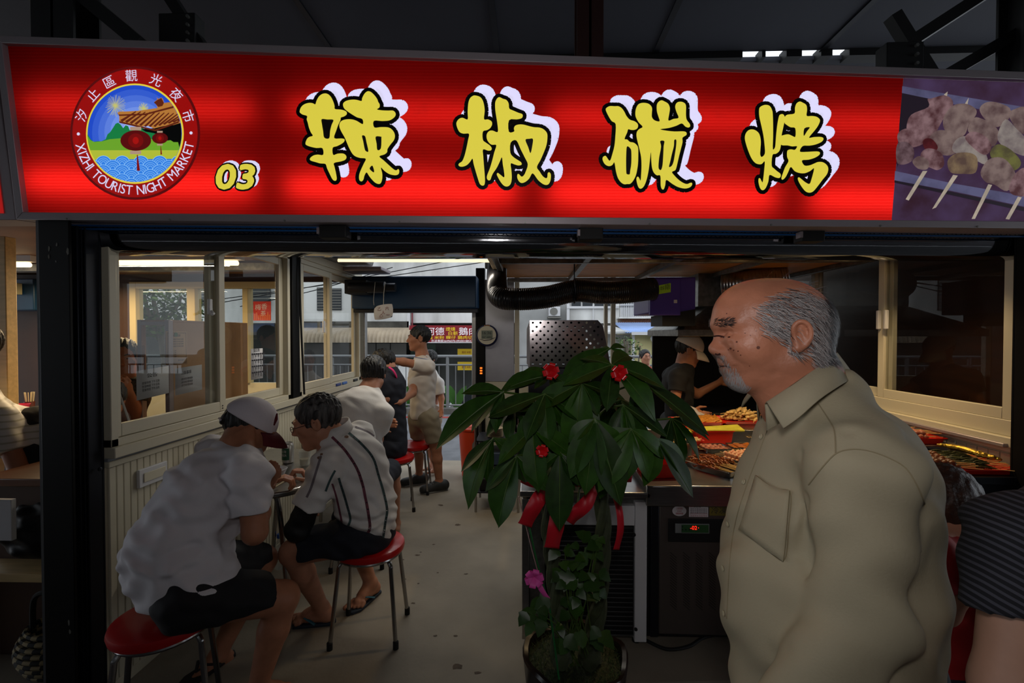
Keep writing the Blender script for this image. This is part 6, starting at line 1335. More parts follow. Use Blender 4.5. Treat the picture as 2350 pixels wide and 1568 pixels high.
# ================================================================== stools
def make_stool(label):
    t = thing('stool', label, 'stool', (0, 0, 0), 'red stools at the tables')
    b = B(); b.lathe([(.02, .418), (.155, .418), (.168, .424), (.172, .44), (.168, .455), (.15, .463), (.08, .466), (.001, .466)], 40, cap=False); b.build('seat', m_red, t)
    b = B(); b.tube([(.15*math.cos(a), .15*math.sin(a), .412) for a in np.linspace(0, 2*PI, 33)[:-1]], .009, 8, closed=True); b.build('seat_ring', m_chrome, t)
    for k in range(2):
        for s_ in (-1, 1):
            b = B(); off = .022*s_; pts = []
            def rot(x, y, z): return (x, y, z) if k == 0 else (-y, x, z)
            sgn = 1
            if True:
                pts = [rot(-.158, off*6.2, .012), rot(-.13, off*4.6, .33), rot(-.122, off*4.2, .385), rot(-.09, off*3.0, .407), rot(.0, off*1.0, .41), rot(.09, off*3.0, .407), rot(.122, off*4.2, .385), rot(.13, off*4.6, .33), rot(.158, off*6.2, .012)]
            b.tube(spline(pts, 6), .0105, 10); b.build('leg', m_chrome, t) if k == 0 else None
    for sx in (-1, 1):
        for sy in (-1, 1): b = B(); b.lathe([(.014, 0), (.014, .034), (.011, .038)], 12, (sx*.158, sy*.1364, 0)); b.build('rubber_foot', m_rubber, t)
    return t
st_spots = [((-1.37, 1.66), .5, 'red stool under the man in plain white tee, nearest the camera'), ((-.80, 2.28), .06, 'red stool under the man in striped polo'), ((-1.12, 2.99), .2, 'red stool under the white-shirted diner, half hidden'), ((-1.11, 4.36), .1, 'empty red stool beside the standing man in shorts'), ((-1.16, 3.92), .3, 'red stool under the diner in navy, far down the aisle'), ((1.3, 1.45), .3, 'red stool under the person in red shirt')]
st0 = make_stool(st_spots[0][2])
for i, (p, rz, lb) in enumerate(st_spots):
    o = st0 if i == 0 else copy_tree(st0); o.location = (p[0], p[1], 0 if i != 5 else -.04); o.rotation_euler = (0, 0, rz); o['label'] = lb
# ================================================================== tables and things on them
def table(label, x0, x1, y0, y1, z, cat='table'):
    t = thing('dining_table', label, cat, ((x0+x1)/2, (y0+y1)/2, 0), 'steel dining tables by the wall'); pts = []
    r = .16
    for cx, cy, a0 in ((x1-r, y0+r, -PI/2), (x1-r, y1-r, 0)):
        for i in range(9): a = a0+PI/2*i/8; pts.append((cx+r*math.cos(a), cy+r*math.sin(a), z-.03))
    pts += [(x0, y1, z-.03), (x0, y0, z-.03)]
    b = B(); b.prism(pts, (0, 0, .03)); b.build('top', m_steel, t, bevel=.008)
    for y in (y0+.12, y1-.12):
        b = B(); b.tube(spline([(x0+.08, y, .015), (x0+.1, y, .3), (x0+.14, y, z-.08), (x0+.2, y, z-.045), (x1-.2, y, z-.045), (x1-.14, y, z-.08), (x1-.10, y, .3), (x1-.08, y, .015)], 6), .013, 10); b.build('leg', m_chrome, t)
    b = B(); b.tube([(x1-.105, y0+.12, .34), (x1-.105, y1-.12, .34)], .009, 8); b.build('crossbar', m_chrome, t)
    return t
table('stainless table between the two seated men, against the cream wall', -1.735, -1.13, 2.14, 3.0, .75); table('further stainless table beside the seated diners, towards rear door', -1.735, -1.22, 3.45, 4.25, .75)
ZT_ = .7505
def on_table(px, py): return PZ(px, py, ZT_)
# beer can
q = on_table(661, 1062); t = thing('drink_can', 'white and green beer can standing on the steel table', 'can', (q.x, q.y, ZT_)); b = B(); b.lathe([(.024, 0), (.031, .004), (.033, .012), (.033, .104), (.030, .113), (.026, .119), (.0265, .121), (.025, .119), (.024, .115)], 28, q); b.build('body', M('can_white', (186, 186, 182), .3, .6), t)
def wrap(b, s, c, r, z, h, width, a0):
    v, f, w = text2d(s); b.add([(c.x+r*math.sin(a0+(p[0]/w-.5)*width/r)*1, c.y-r*math.cos(a0+(p[0]/w-.5)*width/r), c.z+z+p[1]*h) for p in v], f)
b = B(); A_ = np.linspace(-1.1, .7, 13); vs = [(q.x+.0334*math.sin(a), q.y-.0334*math.cos(a), q.z+z) for z in (.022, .092) for a in A_]; b.add(vs, [(i, i+1, 14+i, 13+i) for i in range(12)]); o = b.build('label', M('can_green', (28, 80, 56), .4), t)
b = B(); wrap(b, '台灣', q, .0338, .066, .018, .032, -.25); wrap(b, 'BEER', q, .0338, .044, .02, .036, -.25); b.build('print', m_stk, t)
# bowls, chopsticks, cup, bottle
m_bowl = M('white_bowl', (200, 200, 204), .25)
def bowl(px, py, r, h, lb):
    q = on_table(px, py); t = thing('bowl', lb, 'bowl', (q.x, q.y, ZT_), 'white bowls on the table'); b = B(); b.lathe([(.002, .001), (r*.45, .0), (r*.5, .006), (r*.75, h*.45), (r, h), (r*.98, h*1.01), (r*.93, h*.96), (r*.68, h*.42), (r*.4, .012), (.001, .011)], 32, q, cap=False); b.build('shell', m_bowl, t); return t, q
bowl(632, 1102, .058, .06, 'empty white bowl beside the chopsticks on steel table')
t, q = bowl(606, 1120, .05, .045, 'small white bowl of noodles in front of the capped man')
b = B(); rng = random.Random(5)
for i in range(26): a = rng.uniform(0, 6.28); r = rng.uniform(0, .032); p = q+Vector((r*math.cos(a), r*math.sin(a), .034)); b.tube(spline([p, p+Vector((rng.uniform(-.02, .02), rng.uniform(-.02, .02), .008)), p+Vector((rng.uniform(-.02, .02), rng.uniform(-.02, .02), 0))], 3), .0022, 5)
stuff(b.build('noodles', M('noodles_brown', (164, 112, 54), .5), t))
for i, (a_, c_) in enumerate((((608, 1128), (659, 1099)), ((612, 1131), (662, 1101)))):
    b = B(); p0, p1 = on_table(*a_)+Vector((0, 0, .004)), on_table(*c_)+Vector((0, 0, .004)); b.tube([p0, p1], [.0022, .0036], 6); tag(b.build('chopstick', M('chopstick_wood', (206, 188, 150), .6)), 'pale wooden chopstick of the pair beside the empty bowl', 'chopstick', 'pair of chopsticks on the table')
q = on_table(700, 1068); t = thing('drinking_glass', 'clear half full drinking glass before the man with glasses', 'glass', (q.x, q.y, ZT_)); b = B(); b.lathe([(.027, 0), (.033, .085), (.031, .085), (.0255, .006), (.001, .006)], 24, q, cap=False); b.build('tumbler', M('cup_plastic', (190, 194, 190), .1, alpha=.35), t); b = B(); b.lathe([(.025, .007), (.028, .04)], 20, q); b.build('drink', M('drink_pale', (196, 186, 150), .2, alpha=.6), t)
def bottle(q, lb):
    t = thing('water_bottle', lb, 'bottle', tuple(q)); b = B(); b.lathe([(.028, 0), (.032, .006), (.032, .05), (.030, .058), (.032, .066), (.032, .13), (.024, .165), (.013, .185), (.013, .2)], 24, q); b.build('body', M('clear_bottle', (186, 196, 200), .12, alpha=.32), t)
    b = B(); b.lathe([(.0155, .198), (.0165, .2), (.0165, .222), (.014, .224)], 20, q); b.build('cap', M('blue_cap', (28, 84, 176), .4), t)
q = PZ(487, 1043, ZT_); q = Vector((-1.66, 2.30, .7505)); bottle(q, 'clear water bottle with blue cap beside the wall')
bottle(PZ(642, 1304, .001), 'water bottle with blue cap standing on floor under table')
# small packets on the window ledge
for px, py, c, lb in ((790, 892, (60, 110, 190), 'small blue packet lying on the window ledge'), (776, 897, (40, 60, 130), 'small dark blue packet on the ledge beside another'), (815, 884, (20, 20, 22), 'small black box at far end of the ledge')):
    q = PX(px, py, XL+.02); b = B(); b.box(q.x-.012, q.x+.012, q.y-.05, q.y+.05, 1.046, 1.07); tag(b.build('packet', M('packet_%d' % px, c, .4), bevel=.006), lb, 'packet')
# ================================================================== aisle end: bin, dish cart
q = PZ(1085, 1092, .001); t = thing('bucket', 'orange plastic bucket with lid by the rear doorway', 'bucket', (q.x, q.y, 0)); m_or = M('orange_plastic', (226, 70, 30), .4)
b = B(); b.lathe([(.11, .002), (.115, .01), (.15, .5), (.155, .5), (.155, .515), (.15, .515)], 32, (q.x, q.y, 0)); b.build('body', m_or, t); b = B(); b.lathe([(.168, .512), (.17, .52), (.168, .53), (.14, .545), (.13, .555), (.001, .555)], 32, (q.x, q.y, 0)); b.build('lid', m_or, t)
t = thing('dish_cart', 'metal shelf cart with baskets and plates behind the plant', 'cart', PZ(1135, 1130, 0)); cx, cy = .18-.47, 4.02
x0, x1 = PY(1096, 1050, 4.0).x, PY(1190, 1050, 4.0).x
for x in (x0, x1):
    for y in (3.85, 4.2): b = B(); b.tube([(x, y, .0), (x, y, .75)], .011, 8); b.build('post', m_chrome, t)
for z in (.16, .38, .60): bx('shelf', t, x0, x1, 3.85, 4.2, z, z+.012, m_dkgrey)
for z, mt in ((.173, m_blackm), (.393, M('basket_blue', (50, 66, 88), .5))): bx('basket', t, x0+.03, x1-.03, 3.87, 4.15, z, z+.11, mt, .01)
for i in range(7): b = B(); b.lathe([(.05, 0), (.07, .008), (.068, .008), (.048, .003), (.001, .003)], 20, (x0+.16, 4.0, .613+.012*i), cap=False); tag(b.build('plate', M('plate_cream', (170, 150, 120), .4)), 'cream plate in the stack on the dish cart', 'plate', 'stack of plates on cart')
# ================================================================== potted money tree in front of the counter
m_leaf = [M('leaf_green_a', (38, 72, 16), .45, noise=(7, .3), spec=.35), M('leaf_green_b', (48, 86, 20), .46, noise=(7, .3), spec=.35), M('leaf_green_c', (30, 58, 14), .42, noise=(7, .3), spec=.35), M('leaf_green_light', (66, 104, 36), .4, noise=(7, .2), spec=.5)]
PT = Vector((.185, 1.74, 0))
plant = thing('money_tree', 'potted money tree with drooping glossy leaves and red ribbons', 'plant', PT)
m_pot = M('dark_glazed_pot', (26, 17, 16), .25, spec=.35)
b = B(); n = 36; prof = [(.115, .0), (.13, .004), (.165, .08), (.19, .18), (.198, .26), (.202, .285), (.196, .295), (.18, .29), (.172, .25)]
vs = []
for i, (r, z) in enumerate(prof):
    for j in range(n): a = 2*PI*j/n; w = 1+.025*math.sin(5*a)*min(1, i/5); vs.append((PT.x+r*w*math.cos(a), PT.y+r*w*math.sin(a), z-.0+.012*math.sin(5*a+1)*min(1, i/6)-.04*0))
b.add(vs, [(i*n+j, i*n+(j+1) % n, (i+1)*n+(j+1) % n, (i+1)*n+j) for i in range(len(prof)-1) for j in range(n)]+[tuple(range(n))[::-1]]); b.build('pot', m_pot, plant)
b = B(); b.lathe([(.182, .24), (.18, .262), (.12, .276), (.001, .282)], 36, PT, cap=False); b.build('soil', M('moss_soil', (34, 42, 18), .9, noise=(60, .5), bump=(80, .9)), plant)
b = B(); rng = random.Random(11)
for i in range(1500):
    a = rng.uniform(0, 6.283); r = .178*math.sqrt(rng.random()); p = Vector((PT.x+r*math.cos(a), PT.y+r*math.sin(a), .272)); d = Vector((rng.uniform(-1, 1), rng.uniform(-1, 1), rng.uniform(.5, 1.6))).normalized()*rng.uniform(.012, .03); x = Vector((d.y, -d.x, 0)).normalized()*.0016
    b.add([p-x, p+x, p+d], [(0, 1, 2)])
stuff(b.build('moss', M('moss_green', (40, 60, 22), .8), plant))
# braided trunks
m_trunk = M('green_bark', (58, 66, 40), .7, noise=(18, .4), bump=(40, .5))
for pts, r in (([PY(1288, 1520, 1.66), PY(1280, 1400, 1.66), PY(1268, 1290, 1.67), PY(1258, 1200, 1.68), PY(1262, 1080, 1.70)], .021), ([PY(1352, 1520, 1.70), PY(1368, 1420, 1.70), PY(1378, 1320, 1.70), PY(1384, 1210, 1.70), PY(1376, 1080, 1.70)], .023)):
    sp = spline(pts, 10); k = len(sp)
    for s_ in range(3):
        q = [p+Vector((r*.62*math.cos(7*i/k*2*PI/3.2+s_*2.094), r*.62*math.sin(7*i/k*2*PI/3.2+s_*2.094), 0)) for i, p in enumerate(sp)]
        b = B(); b.tube(q, [r*lerp(1.15, .62, i/k)*(1.25 if i < 4 else 1) for i in range(k)], 10); b.build('trunk', m_trunk, plant)
# leaf templates: broad blade, folded along the midrib, drooping
def leaf_mesh(nm, droop, fold, mat, wid=.38):
    b = B(); N = 11; prof = [0, .30, .55, .76, .92, 1.0, 1.0, .90, .68, .36, .0]; vs = []
    for i in range(N):
        t = i/(N-1); x = t; z = -droop*t*t; w = wid*.5*prof[i]+.004
        for s_ in (-1, -.5, 0, .5, 1): vs.append((x-.02*abs(s_)*t, s_*w, z+fold*w*abs(s_)-.02*math.sin(t*16)*abs(s_)*w*4*.3))
    b.add(vs, [(i*5+j, (i+1)*5+j, (i+1)*5+j+1, i*5+j+1) for i in range(N-1) for j in range(4)])
    rib = [(t, 0, -droop*t*t+.004) for t in np.linspace(.0, .97, 9)]; b.cur = 1; b.tube(rib, [.010*(1-.8*t) for t in np.linspace(0, 1, 9)], 5)
    return b.build('leaf', [mat, M('leaf_rib', (74, 100, 44), .5)], plant)
LT = [leaf_mesh('a', .16, .35, m_leaf[0]), leaf_mesh('b', .30, .30, m_leaf[1], .42), leaf_mesh('c', .08, .25, m_leaf[2], .36), leaf_mesh('d', .22, .4, m_leaf[0], .44), leaf_mesh('e', .12, .2, m_leaf[3], .32)]
used = set()
def leaf(c, p, ti, up=None, par=plant):
    c = Vector(c); p = Vector(p); d = p-c; L_ = d.length
    if L_ < .03: return
    x = d/L_; u = Vector(up) if up is not None else (Vector((0, -.45, 1))+(c-Vector((PT.x, PT.y, c.z)))*1.5); y = u.cross(x)
    if y.length < 1e-3: y = Vector((0, 1, 0)).cross(x)
    y.normalize(); z = x.cross(y)
    if ti in used: o = LT[ti].copy(); COL.objects.link(o)
    else: o = LT[ti]; used.add(ti)
    Mx = Matrix((x*L_, y*L_, z*L_)).transposed().to_4x4(); Mx.translation = c
    loc, rot, sc = Mx.decompose(); o.location = loc; o.rotation_mode = 'QUATERNION'; o.rotation_quaternion = rot; o.scale = sc; o.parent = par; o.matrix_parent_inverse = mw(par).inverted()
m_stem = M('leaf_stalk', (70, 96, 36), .5)
def cluster(c, tips, base=None, Yt=None):
    c = Vector(c); base = base if base is not None else Vector((PT.x+(c.x-PT.x)*.15, PT.y+(c.y-PT.y)*.15, c.z-.18))
    b = B(); b.tube(spline([base, (base+c)/2+Vector((0, 0, .05)), c], 5), .0042, 6); b.build('stalk', m_stem, plant)
    for i, tp in enumerate(tips): leaf(c, tp, rng.choice((0, 0, 1, 2, 3)) if len(tp) < 4 else tp[3])
C = lambda px, py, Y: PY(px, py, Y)
cluster(C(1365, 962, 1.42), [C(1305, 1098, 1.36), C(1345, 1140, 1.35), C(1432, 1166, 1.36), C(1468, 1108, 1.40), C(1300, 1010, 1.40), C(1422, 1030, 1.44)])
cluster(C(1186, 1046, 1.44), [C(1108, 1127, 1.42), C(1126, 1212, 1.38), C(1266, 1126, 1.40), C(1200, 1120, 1.5)])
cluster(C(1506, 1006, 1.46), [C(1438, 1032, 1.44), C(1492, 1122, 1.42), C(1602, 1142, 1.44), C(1612, 1100, 1.5), C(1560, 1060, 1.52)])
cluster(C(1404, 838, 1.52), [C(1292, 872, 1.46), C(1394, 942, 1.42), C(1528, 944, 1.44), C(1540, 872, 1.52), C(1330, 812, 1.6), C(1450, 800, 1.62)])
cluster(C(1156, 900, 1.58), [C(984, 1012, 1.50), C(1060, 888, 1.56), C(1064, 972, 1.54), C(1130, 990, 1.5), C(1230, 868, 1.62)])
cluster(C(1262, 862, 1.60), [C(1142, 880, 1.58), C(1225, 890, 1.54), C(1330, 888, 1.56), C(1300, 930, 1.52), C(1180, 850, 1.66)])
cluster(C(1478, 880, 1.62), [C(1448, 942, 1.56), C(1640, 994, 1.58), C(1600, 950, 1.64), C(1548, 900, 1.7), C(1470, 960, 1.6)])
cluster(C(1132, 1006, 1.60), [C(1040, 1156, 1.54), C(1052, 1080, 1.58), C(1100, 1110, 1.56), C(1190, 1050, 1.6)])
cluster(C(1400, 800, 1.66), [C(1280, 862, 1.6), C(1440, 790, 1.7), C(1350, 795, 1.75), C(1470, 830, 1.66)])
cluster(C(1240, 940, 1.52), [C(1180, 1000, 1.48), C(1225, 1030, 1.46), C(1275, 1025, 1.48), C(1160, 930, 1.56), C(1310, 960, 1.5)])
cluster(C(1330, 900, 1.56), [C(1300, 1035, 1.46), C(1375, 1000, 1.5), C(1270, 950, 1.52), C(1420, 930, 1.56), C(1355, 860, 1.66)])
cluster(C(1430, 930, 1.54), [C(1452, 1010, 1.48), C(1500, 1050, 1.5), C(1540, 1000, 1.54), C(1400, 1010, 1.5)])
cluster(C(1290, 1010, 1.50), [C(1250, 1120, 1.46), C(1285, 1170, 1.46), C(1330, 1120, 1.46), C(1215, 1090, 1.5)])
cluster(C(1400, 1040, 1.54), [C(1380, 1150, 1.5), C(1420, 1130, 1.52), C(1455, 1090, 1.54), C(1350, 1100, 1.54)])
cluster(C(1180, 930, 1.66), [C(1110, 1000, 1.62), C(1090, 925, 1.66), C(1160, 1020, 1.62), C(1220, 980, 1.62)])
cluster(C(1540, 960, 1.66), [C(1620, 1050, 1.62), C(1580, 1080, 1.6), C(1640, 1000, 1.68), C(1520, 1050, 1.62)])
for i in range(14):        # fuller crown behind and inside
    a = rng.uniform(0, 6.283); r = rng.uniform(.08, .30); c = Vector((PT.x+r*math.cos(a), PT.y+.06+abs(r*math.sin(a))*.8, rng.uniform(1.02, 1.30)))
    tips = []
    for k in range(5): b_ = 2*PI*k/5+rng.uniform(-.3, .3); L_ = rng.uniform(.15, .22); tips.append(c+Vector((math.cos(b_)*L_*.8, math.sin(b_)*L_*.8, -L_*rng.uniform(.2, .7))))
    cluster(c, tips)
for px, py, Y in ((1222, 985, 1.45), (1448, 985, 1.43), (1285, 1040, 1.44), (1250, 905, 1.48), (1335, 880, 1.50)):
    c = C(px, py, Y); tips = []
    for k in range(5): b_ = PI*(.14+.72*k/4)+rng.uniform(-.2, .2); L_ = rng.uniform(.13, .22); tips.append(c+Vector((math.cos(b_)*L_, rng.uniform(-.09, .06), -math.sin(b_)*L_*rng.uniform(.75, 1.05)-.01)))
    cluster(c, tips)
# ribbons and bows
m_rib = M('red_ribbon', (188, 24, 40), .45); m_ribs = M('red_satin', (200, 10, 20), .3, coat=.3)
def ribbon(pts, w, mat=m_rib, par=plant, nm='ribbon'):
    sp = spline(pts, 6); b = B(); vs = []
    for i, p in enumerate(sp):
        t = (sp[min(i+1, len(sp)-1)]-sp[max(i-1, 0)]).normalized(); x = t.cross(Vector((0, 1, 0))); x.normalize(); x = (x+Vector((0, .35*math.sin(i*.5), 0))).normalized(); vs += [p-x*w/2, p+x*w/2]
    b.add(vs, [(2*i, 2*i+1, 2*i+3, 2*i+2) for i in range(len(sp)-1)]); o = b.build(nm, mat, par); o.modifiers.new('s', 'SOLIDIFY').thickness = .0008; return o
ribbon([C(1262, 1110, 1.58), C(1240, 1140, 1.50), C(1222, 1170, 1.5), C(1204, 1206, 1.52)], .05)
ribbon([C(1300, 1120, 1.56), C(1284, 1165, 1.48), C(1276, 1210, 1.47), C(1266, 1258, 1.49)], .052)
ribbon([C(1366, 1110, 1.56), C(1350, 1150, 1.5), C(1326, 1175, 1.5), C(1304, 1198, 1.52)], .045)
ribbon([C(1404, 1120, 1.6), C(1420, 1165, 1.53), C(1424, 1215, 1.52), C(1414, 1262, 1.54)], .022)
ribbon([C(1195, 1098, 1.62), C(1230, 1110, 1.56), C(1300, 1108, 1.55), C(1380, 1104, 1.56), C(1450, 1098, 1.62)], .03)
def bow(c, r, mat, par=plant):
    b = B()
    for k in range(6):
        a = 2*PI*k/6+.3; d = Vector((math.cos(a), -.35, math.sin(a))); x = d.cross(Vector((0, 1, 0))).normalized()*r*.32; pts = [c, c+d*r*.7+Vector((0, -r*.35, 0)), c+d*r, c+d*r*.55+Vector((0, r*.25, 0)), c]; sp = spline(pts, 4); vs = []
        for p in sp: vs += [p-x, p+x]
        b.add(vs, [(2*i, 2*i+1, 2*i+3, 2*i+2) for i in range(len(sp)-1)])
    o = b.build('bow', mat, par); return o
for px, py, Y, r in ((1264, 852, 1.5, .028), (1420, 856, 1.42, .026), (1244, 1034, 1.40, .020), (1200, 918, 1.6, .014), (1236, 926, 1.58, .014)): bow(C(px, py, Y), r, m_ribs)
stk = thing('gift_stake', 'green stake with pink bow stuck in the plant pot', 'stake', PZ(1283, 1540, .27))
b = B(); b.tube([C(1283, 1560, 1.58), C(1262, 1400, 1.57), C(1230, 1280, 1.56), C(1208, 1180, 1.56)], .0032, 6); b.build('stick', M('green_stake', (20, 96, 44), .5), stk)
b = B(); b.tube([C(1250, 1370, 1.558), C(1220, 1260, 1.552), C(1190, 1140, 1.55)], .006, 6, flat=.3); b.build('sheath', M('clear_sheath', (176, 140, 140), .3), stk)
m_pink = M('pink_ribbon', (222, 84, 168), .3, coat=.3); bow(C(1226, 1325, 1.53), .032, m_pink, stk); ribbon([C(1232, 1330, 1.53), C(1242, 1352, 1.53), C(1258, 1376, 1.54)], .018, m_pink, stk, 'ribbon_tail')
# low ivy growing between the trunks
ivy = thing('ivy_plant', 'small leafy ivy growing between the twin trunks', 'plant', PT+Vector((0, -.03, .27)))
m_ivy = [M('ivy_green', (36, 66, 16), .4, noise=(14, .2)), M('ivy_green_b', (46, 78, 20), .4, noise=(14, .2))]
def ivy_leaf(mat):
    b = B(); out = [(0, 0), (.12, .32), (.30, .46), (.42, .34), (.62, .30), (1.0, 0)]; pts = out+[(x, -y) for x, y in out[-2:0:-1]]; vs = [(.42, 0, .02)]+[(x, y, -.18*x*x+.12*abs(y)) for x, y in pts]; k = len(pts); b.add(vs, [(0, 1+i, 1+(i+1) % k) for i in range(k)]); return b.build('leaf', mat, ivy)
IV = [ivy_leaf(m) for m in m_ivy]; usedi = set()
for i in range(64):
    if i < 30: px, py, Y = rng.uniform(1285, 1385), rng.uniform(1290, 1470), rng.uniform(1.50, 1.62)
    elif i < 44: px, py, Y = rng.uniform(1275, 1345), rng.uniform(1250, 1320), rng.uniform(1.54, 1.64)
    elif i < 52: px, py, Y = rng.uniform(1330, 1375), rng.uniform(1220, 1280), rng.uniform(1.56, 1.62)
    else: px, py, Y = rng.uniform(1200, 1262), rng.uniform(1370, 1430), rng.uniform(1.50, 1.58)
    c = C(px, py, Y); d = Vector((rng.uniform(-1, 1), rng.uniform(-.8, .1), rng.uniform(-1.1, .1))).normalized(); u = Vector((rng.uniform(-.3, .3), -.7, .8)); y = u.cross(d).normalized(); z = d.cross(y); L_ = rng.uniform(.035, .07)
    k = rng.choice((0, 1)); o = IV[k] if k not in usedi else IV[k].copy()
    if k in usedi: COL.objects.link(o)
    usedi.add(k); Mx = Matrix((d*L_, y*L_, z*L_)).transposed().to_4x4(); Mx.translation = c; loc, rot, sc = Mx.decompose(); o.location = loc; o.rotation_mode = 'QUATERNION'; o.rotation_quaternion = rot; o.scale = sc; o.parent = ivy; o.matrix_parent_inverse = mw(ivy).inverted()
    if i % 3 == 0: b = B(); b.tube(spline([PT+Vector((rng.uniform(-.08, .08), -.05, .27)), (c+PT+Vector((0, -.05, .27)))/2+Vector((0, 0, .05)), c], 4), .002, 5); b.build('stem', m_stem, ivy)
# ================================================================== food on the counter
m_tray = M('steel_tray', (168, 168, 166), .22, 1.); m_rtray = M('red_tray_plastic', (206, 34, 14), .35, coat=.2); m_stick = M('bamboo_stick', (214, 176, 110), .6)
rng = random.Random(21)
def tray(px, py, z, w, d, h, rz, mat, lb, name='food_tray', cat='tray'):
    q = PZ(px, py, z+.001); t = thing(name, lb, cat, q, None, rz); r = .02; W2 = w/2; D2 = d/2
    def ring(sx, sy, zz, n=5):
        out = []
        for cx, cy, a0 in ((sx-r, sy-r, 0), (-sx+r, sy-r, PI/2), (-sx+r, -sy+r, PI), (sx-r, -sy+r, 1.5*PI)):
            for i in range(n): a = a0+PI/2*i/(n-1); out.append(Vector((cx+r*math.cos(a), cy+r*math.sin(a), zz)))
        return out
    rings = [ring(W2*.88, D2*.9, 0), ring(W2*.97, D2*.97, h), ring(W2*1.03, D2*1.02, h+.002), ring(W2*1.03, D2*1.02, h-.002), ring(W2*.955, D2*.955, h-.002), ring(W2*.865, D2*.885, .004)]
    vs = [v for rg in rings for v in rg]; n = len(rings[0]); b = B(); b.add(vs, [(k*n+i, k*n+(i+1) % n, (k+1)*n+(i+1) % n, (k+1)*n+i) for k in range(len(rings)-1) for i in range(n)]+[tuple(range(n))[::-1], tuple(5*n+i for i in range(n))])
    o = b.build('shell', mat); o.parent = t; return t
_sk = {}
def skewer_proto(kind, mat, mat2=None):
    t = thing('skewer', '', 'skewer'); b = B(); b.tube([(0, -.135, 0), (0, .11, 0)], .0019, 6); o = b.build('stick', m_stick); o.parent = t; b = B()
    r_ = random.Random(hash(kind) % 97)
    if kind == 'roll':
        for i in range(6): b.ell((0, -.045+i*.024, 0), (.0135, .0125, .013), 10, 6)
    elif kind == 'shred':
        for i in range(16): y = -.05+i*.009; p = Vector((r_.uniform(-.008, .008), y, r_.uniform(-.004, .006))); b.tube(spline([p, p+Vector((r_.uniform(-.014, .014), .012, .008)), p+Vector((r_.uniform(-.014, .014), .028, 0))], 3), .0042, 6)
    elif kind == 'chunk':
        for i in range(5): b.ell((r_.uniform(-.003, .003), -.045+i*.028, r_.uniform(-.002, .003)), (r_.uniform(.013, .018), .016, r_.uniform(.011, .015)), 9, 6)
    elif kind == 'squid':
        b.ell((0, .02, 0), (.022, .062, .014), 12, 8); b.ell((0, -.045, 0), (.014, .02, .011), 10, 6)
        for i in range(5): b.tube(spline([(0, .07, 0), (r_.uniform(-.02, .02), .09, .006), (r_.uniform(-.03, .03), .115, -.004)], 3), [.005]*6+[.002], 6)
    elif kind == 'greens':
        for i in range(12): b.tube(spline([(r_.uniform(-.006, .006), -.06+i*.008, 0), (r_.uniform(-.012, .012), -.03+i*.008, .006), (r_.uniform(-.012, .012), .0+i*.008, 0)], 3), .003, 5)
    o = b.build('food', mat); o.parent = t; return t
m_bac = M('bacon_roll', (206, 132, 104), .45, noise=(70, .4, .4, .6), col2=(232, 190, 150), stretch=(.2, 1, .2)); m_shr = M('brown_shreds', (150, 80, 34), .4, noise=(60, .4)); m_chk = M('pink_meat', (172, 104, 80), .4, noise=(50, .4)); m_sqd = M('pale_squid', (206, 172, 112), .3, noise=(30, .35)); m_grn = M('dark_greens', (54, 58, 20), .5, noise=(60, .5)); m_drk = M('dark_soy_meat', (96, 48, 20), .35, noise=(60, .4))
protos = {}
def skewers(kind, mat, c, rz, nx, dx, nz, dz, lb, grp, jit=.1, tilt=0.):
    """lay skewers side by side in nz layers"""
    key = (kind, mat.name); i0 = 0
    ux = Vector((math.cos(rz), math.sin(rz), 0)); first = key not in protos
    if first: protos[key] = skewer_proto(kind, mat)
    for z in range(nz):
        for i in range(nx):
            if first: o = protos[key]; first = False
            else: o = copy_tree(protos[key])
            o.location = Vector(c)+ux*((i-(nx-1)/2)*dx+rng.uniform(-.2, .2)*dx+(dx*.5 if z % 2 else 0))+Vector((0, 0, z*dz+rng.uniform(0, .003)))+Vector((-ux.y, ux.x, 0))*rng.uniform(-.012, .012)
            o.rotation_euler = (tilt+rng.uniform(-.03, .03), rng.uniform(-1, 1), rz+rng.uniform(-jit, jit)); o['label'] = lb; o['group'] = grp
ZC = .80
t1 = tray(1641, 1078, ZC, .19, .30, .035, .55, m_tray, 'steel tray of brown shredded meat skewers at counter front'); skewers('shred', m_shr, t1.location+Vector((0, 0, .022)), .55, 6, .026, 2, .014, 'brown shredded meat skewer in the front steel tray', 'shredded meat skewers')
b = B(); b.box(-.012, .012, -.1525, -.151, .006, .024); o = b.build('label', m_stk); o.parent = t1
t2 = tray(1712, 1066, ZC, .19, .30, .035, .5, m_tray, 'steel tray of bacon roll skewers beside the shredded meat'); skewers('roll', m_bac, t2.location+Vector((0, 0, .024)), .5, 6, .028, 2, .022, 'pink bacon roll skewer in steel tray on counter', 'bacon roll skewers')
t3 = tray(1640, 1036, ZC, .16, .14, .03, .1, m_tray, 'small steel tray of browned skewers behind the front trays'); skewers('chunk', m_chk, t3.location+Vector((0, 0, .02)), 1.4, 4, .024, 1, .02, 'browned meat skewer in the small back tray', 'browned meat skewers')
t4 = tray(1705, 1034, ZC, .17, .13, .03, .0, m_tray, 'steel tray of glazed brown tofu behind bacon rolls')
for i in range(5):
    b = B(); b.box(-.022, .022, -.03, .03, -.009, .009); o = b.build('tofu_slab', M('glazed_tofu', (164, 92, 32), .35, noise=(30, .3)), bevel=.005); o.location = t4.location+Vector((-.06+.03*i, rng.uniform(-.01, .01), .022+.006*(i % 2))); o.rotation_euler = (.2, rng.uniform(-.2, .2), .3); tag(o, 'glazed brown tofu slab lying in a steel tray', 'tofu', 'tofu slabs in the tray')
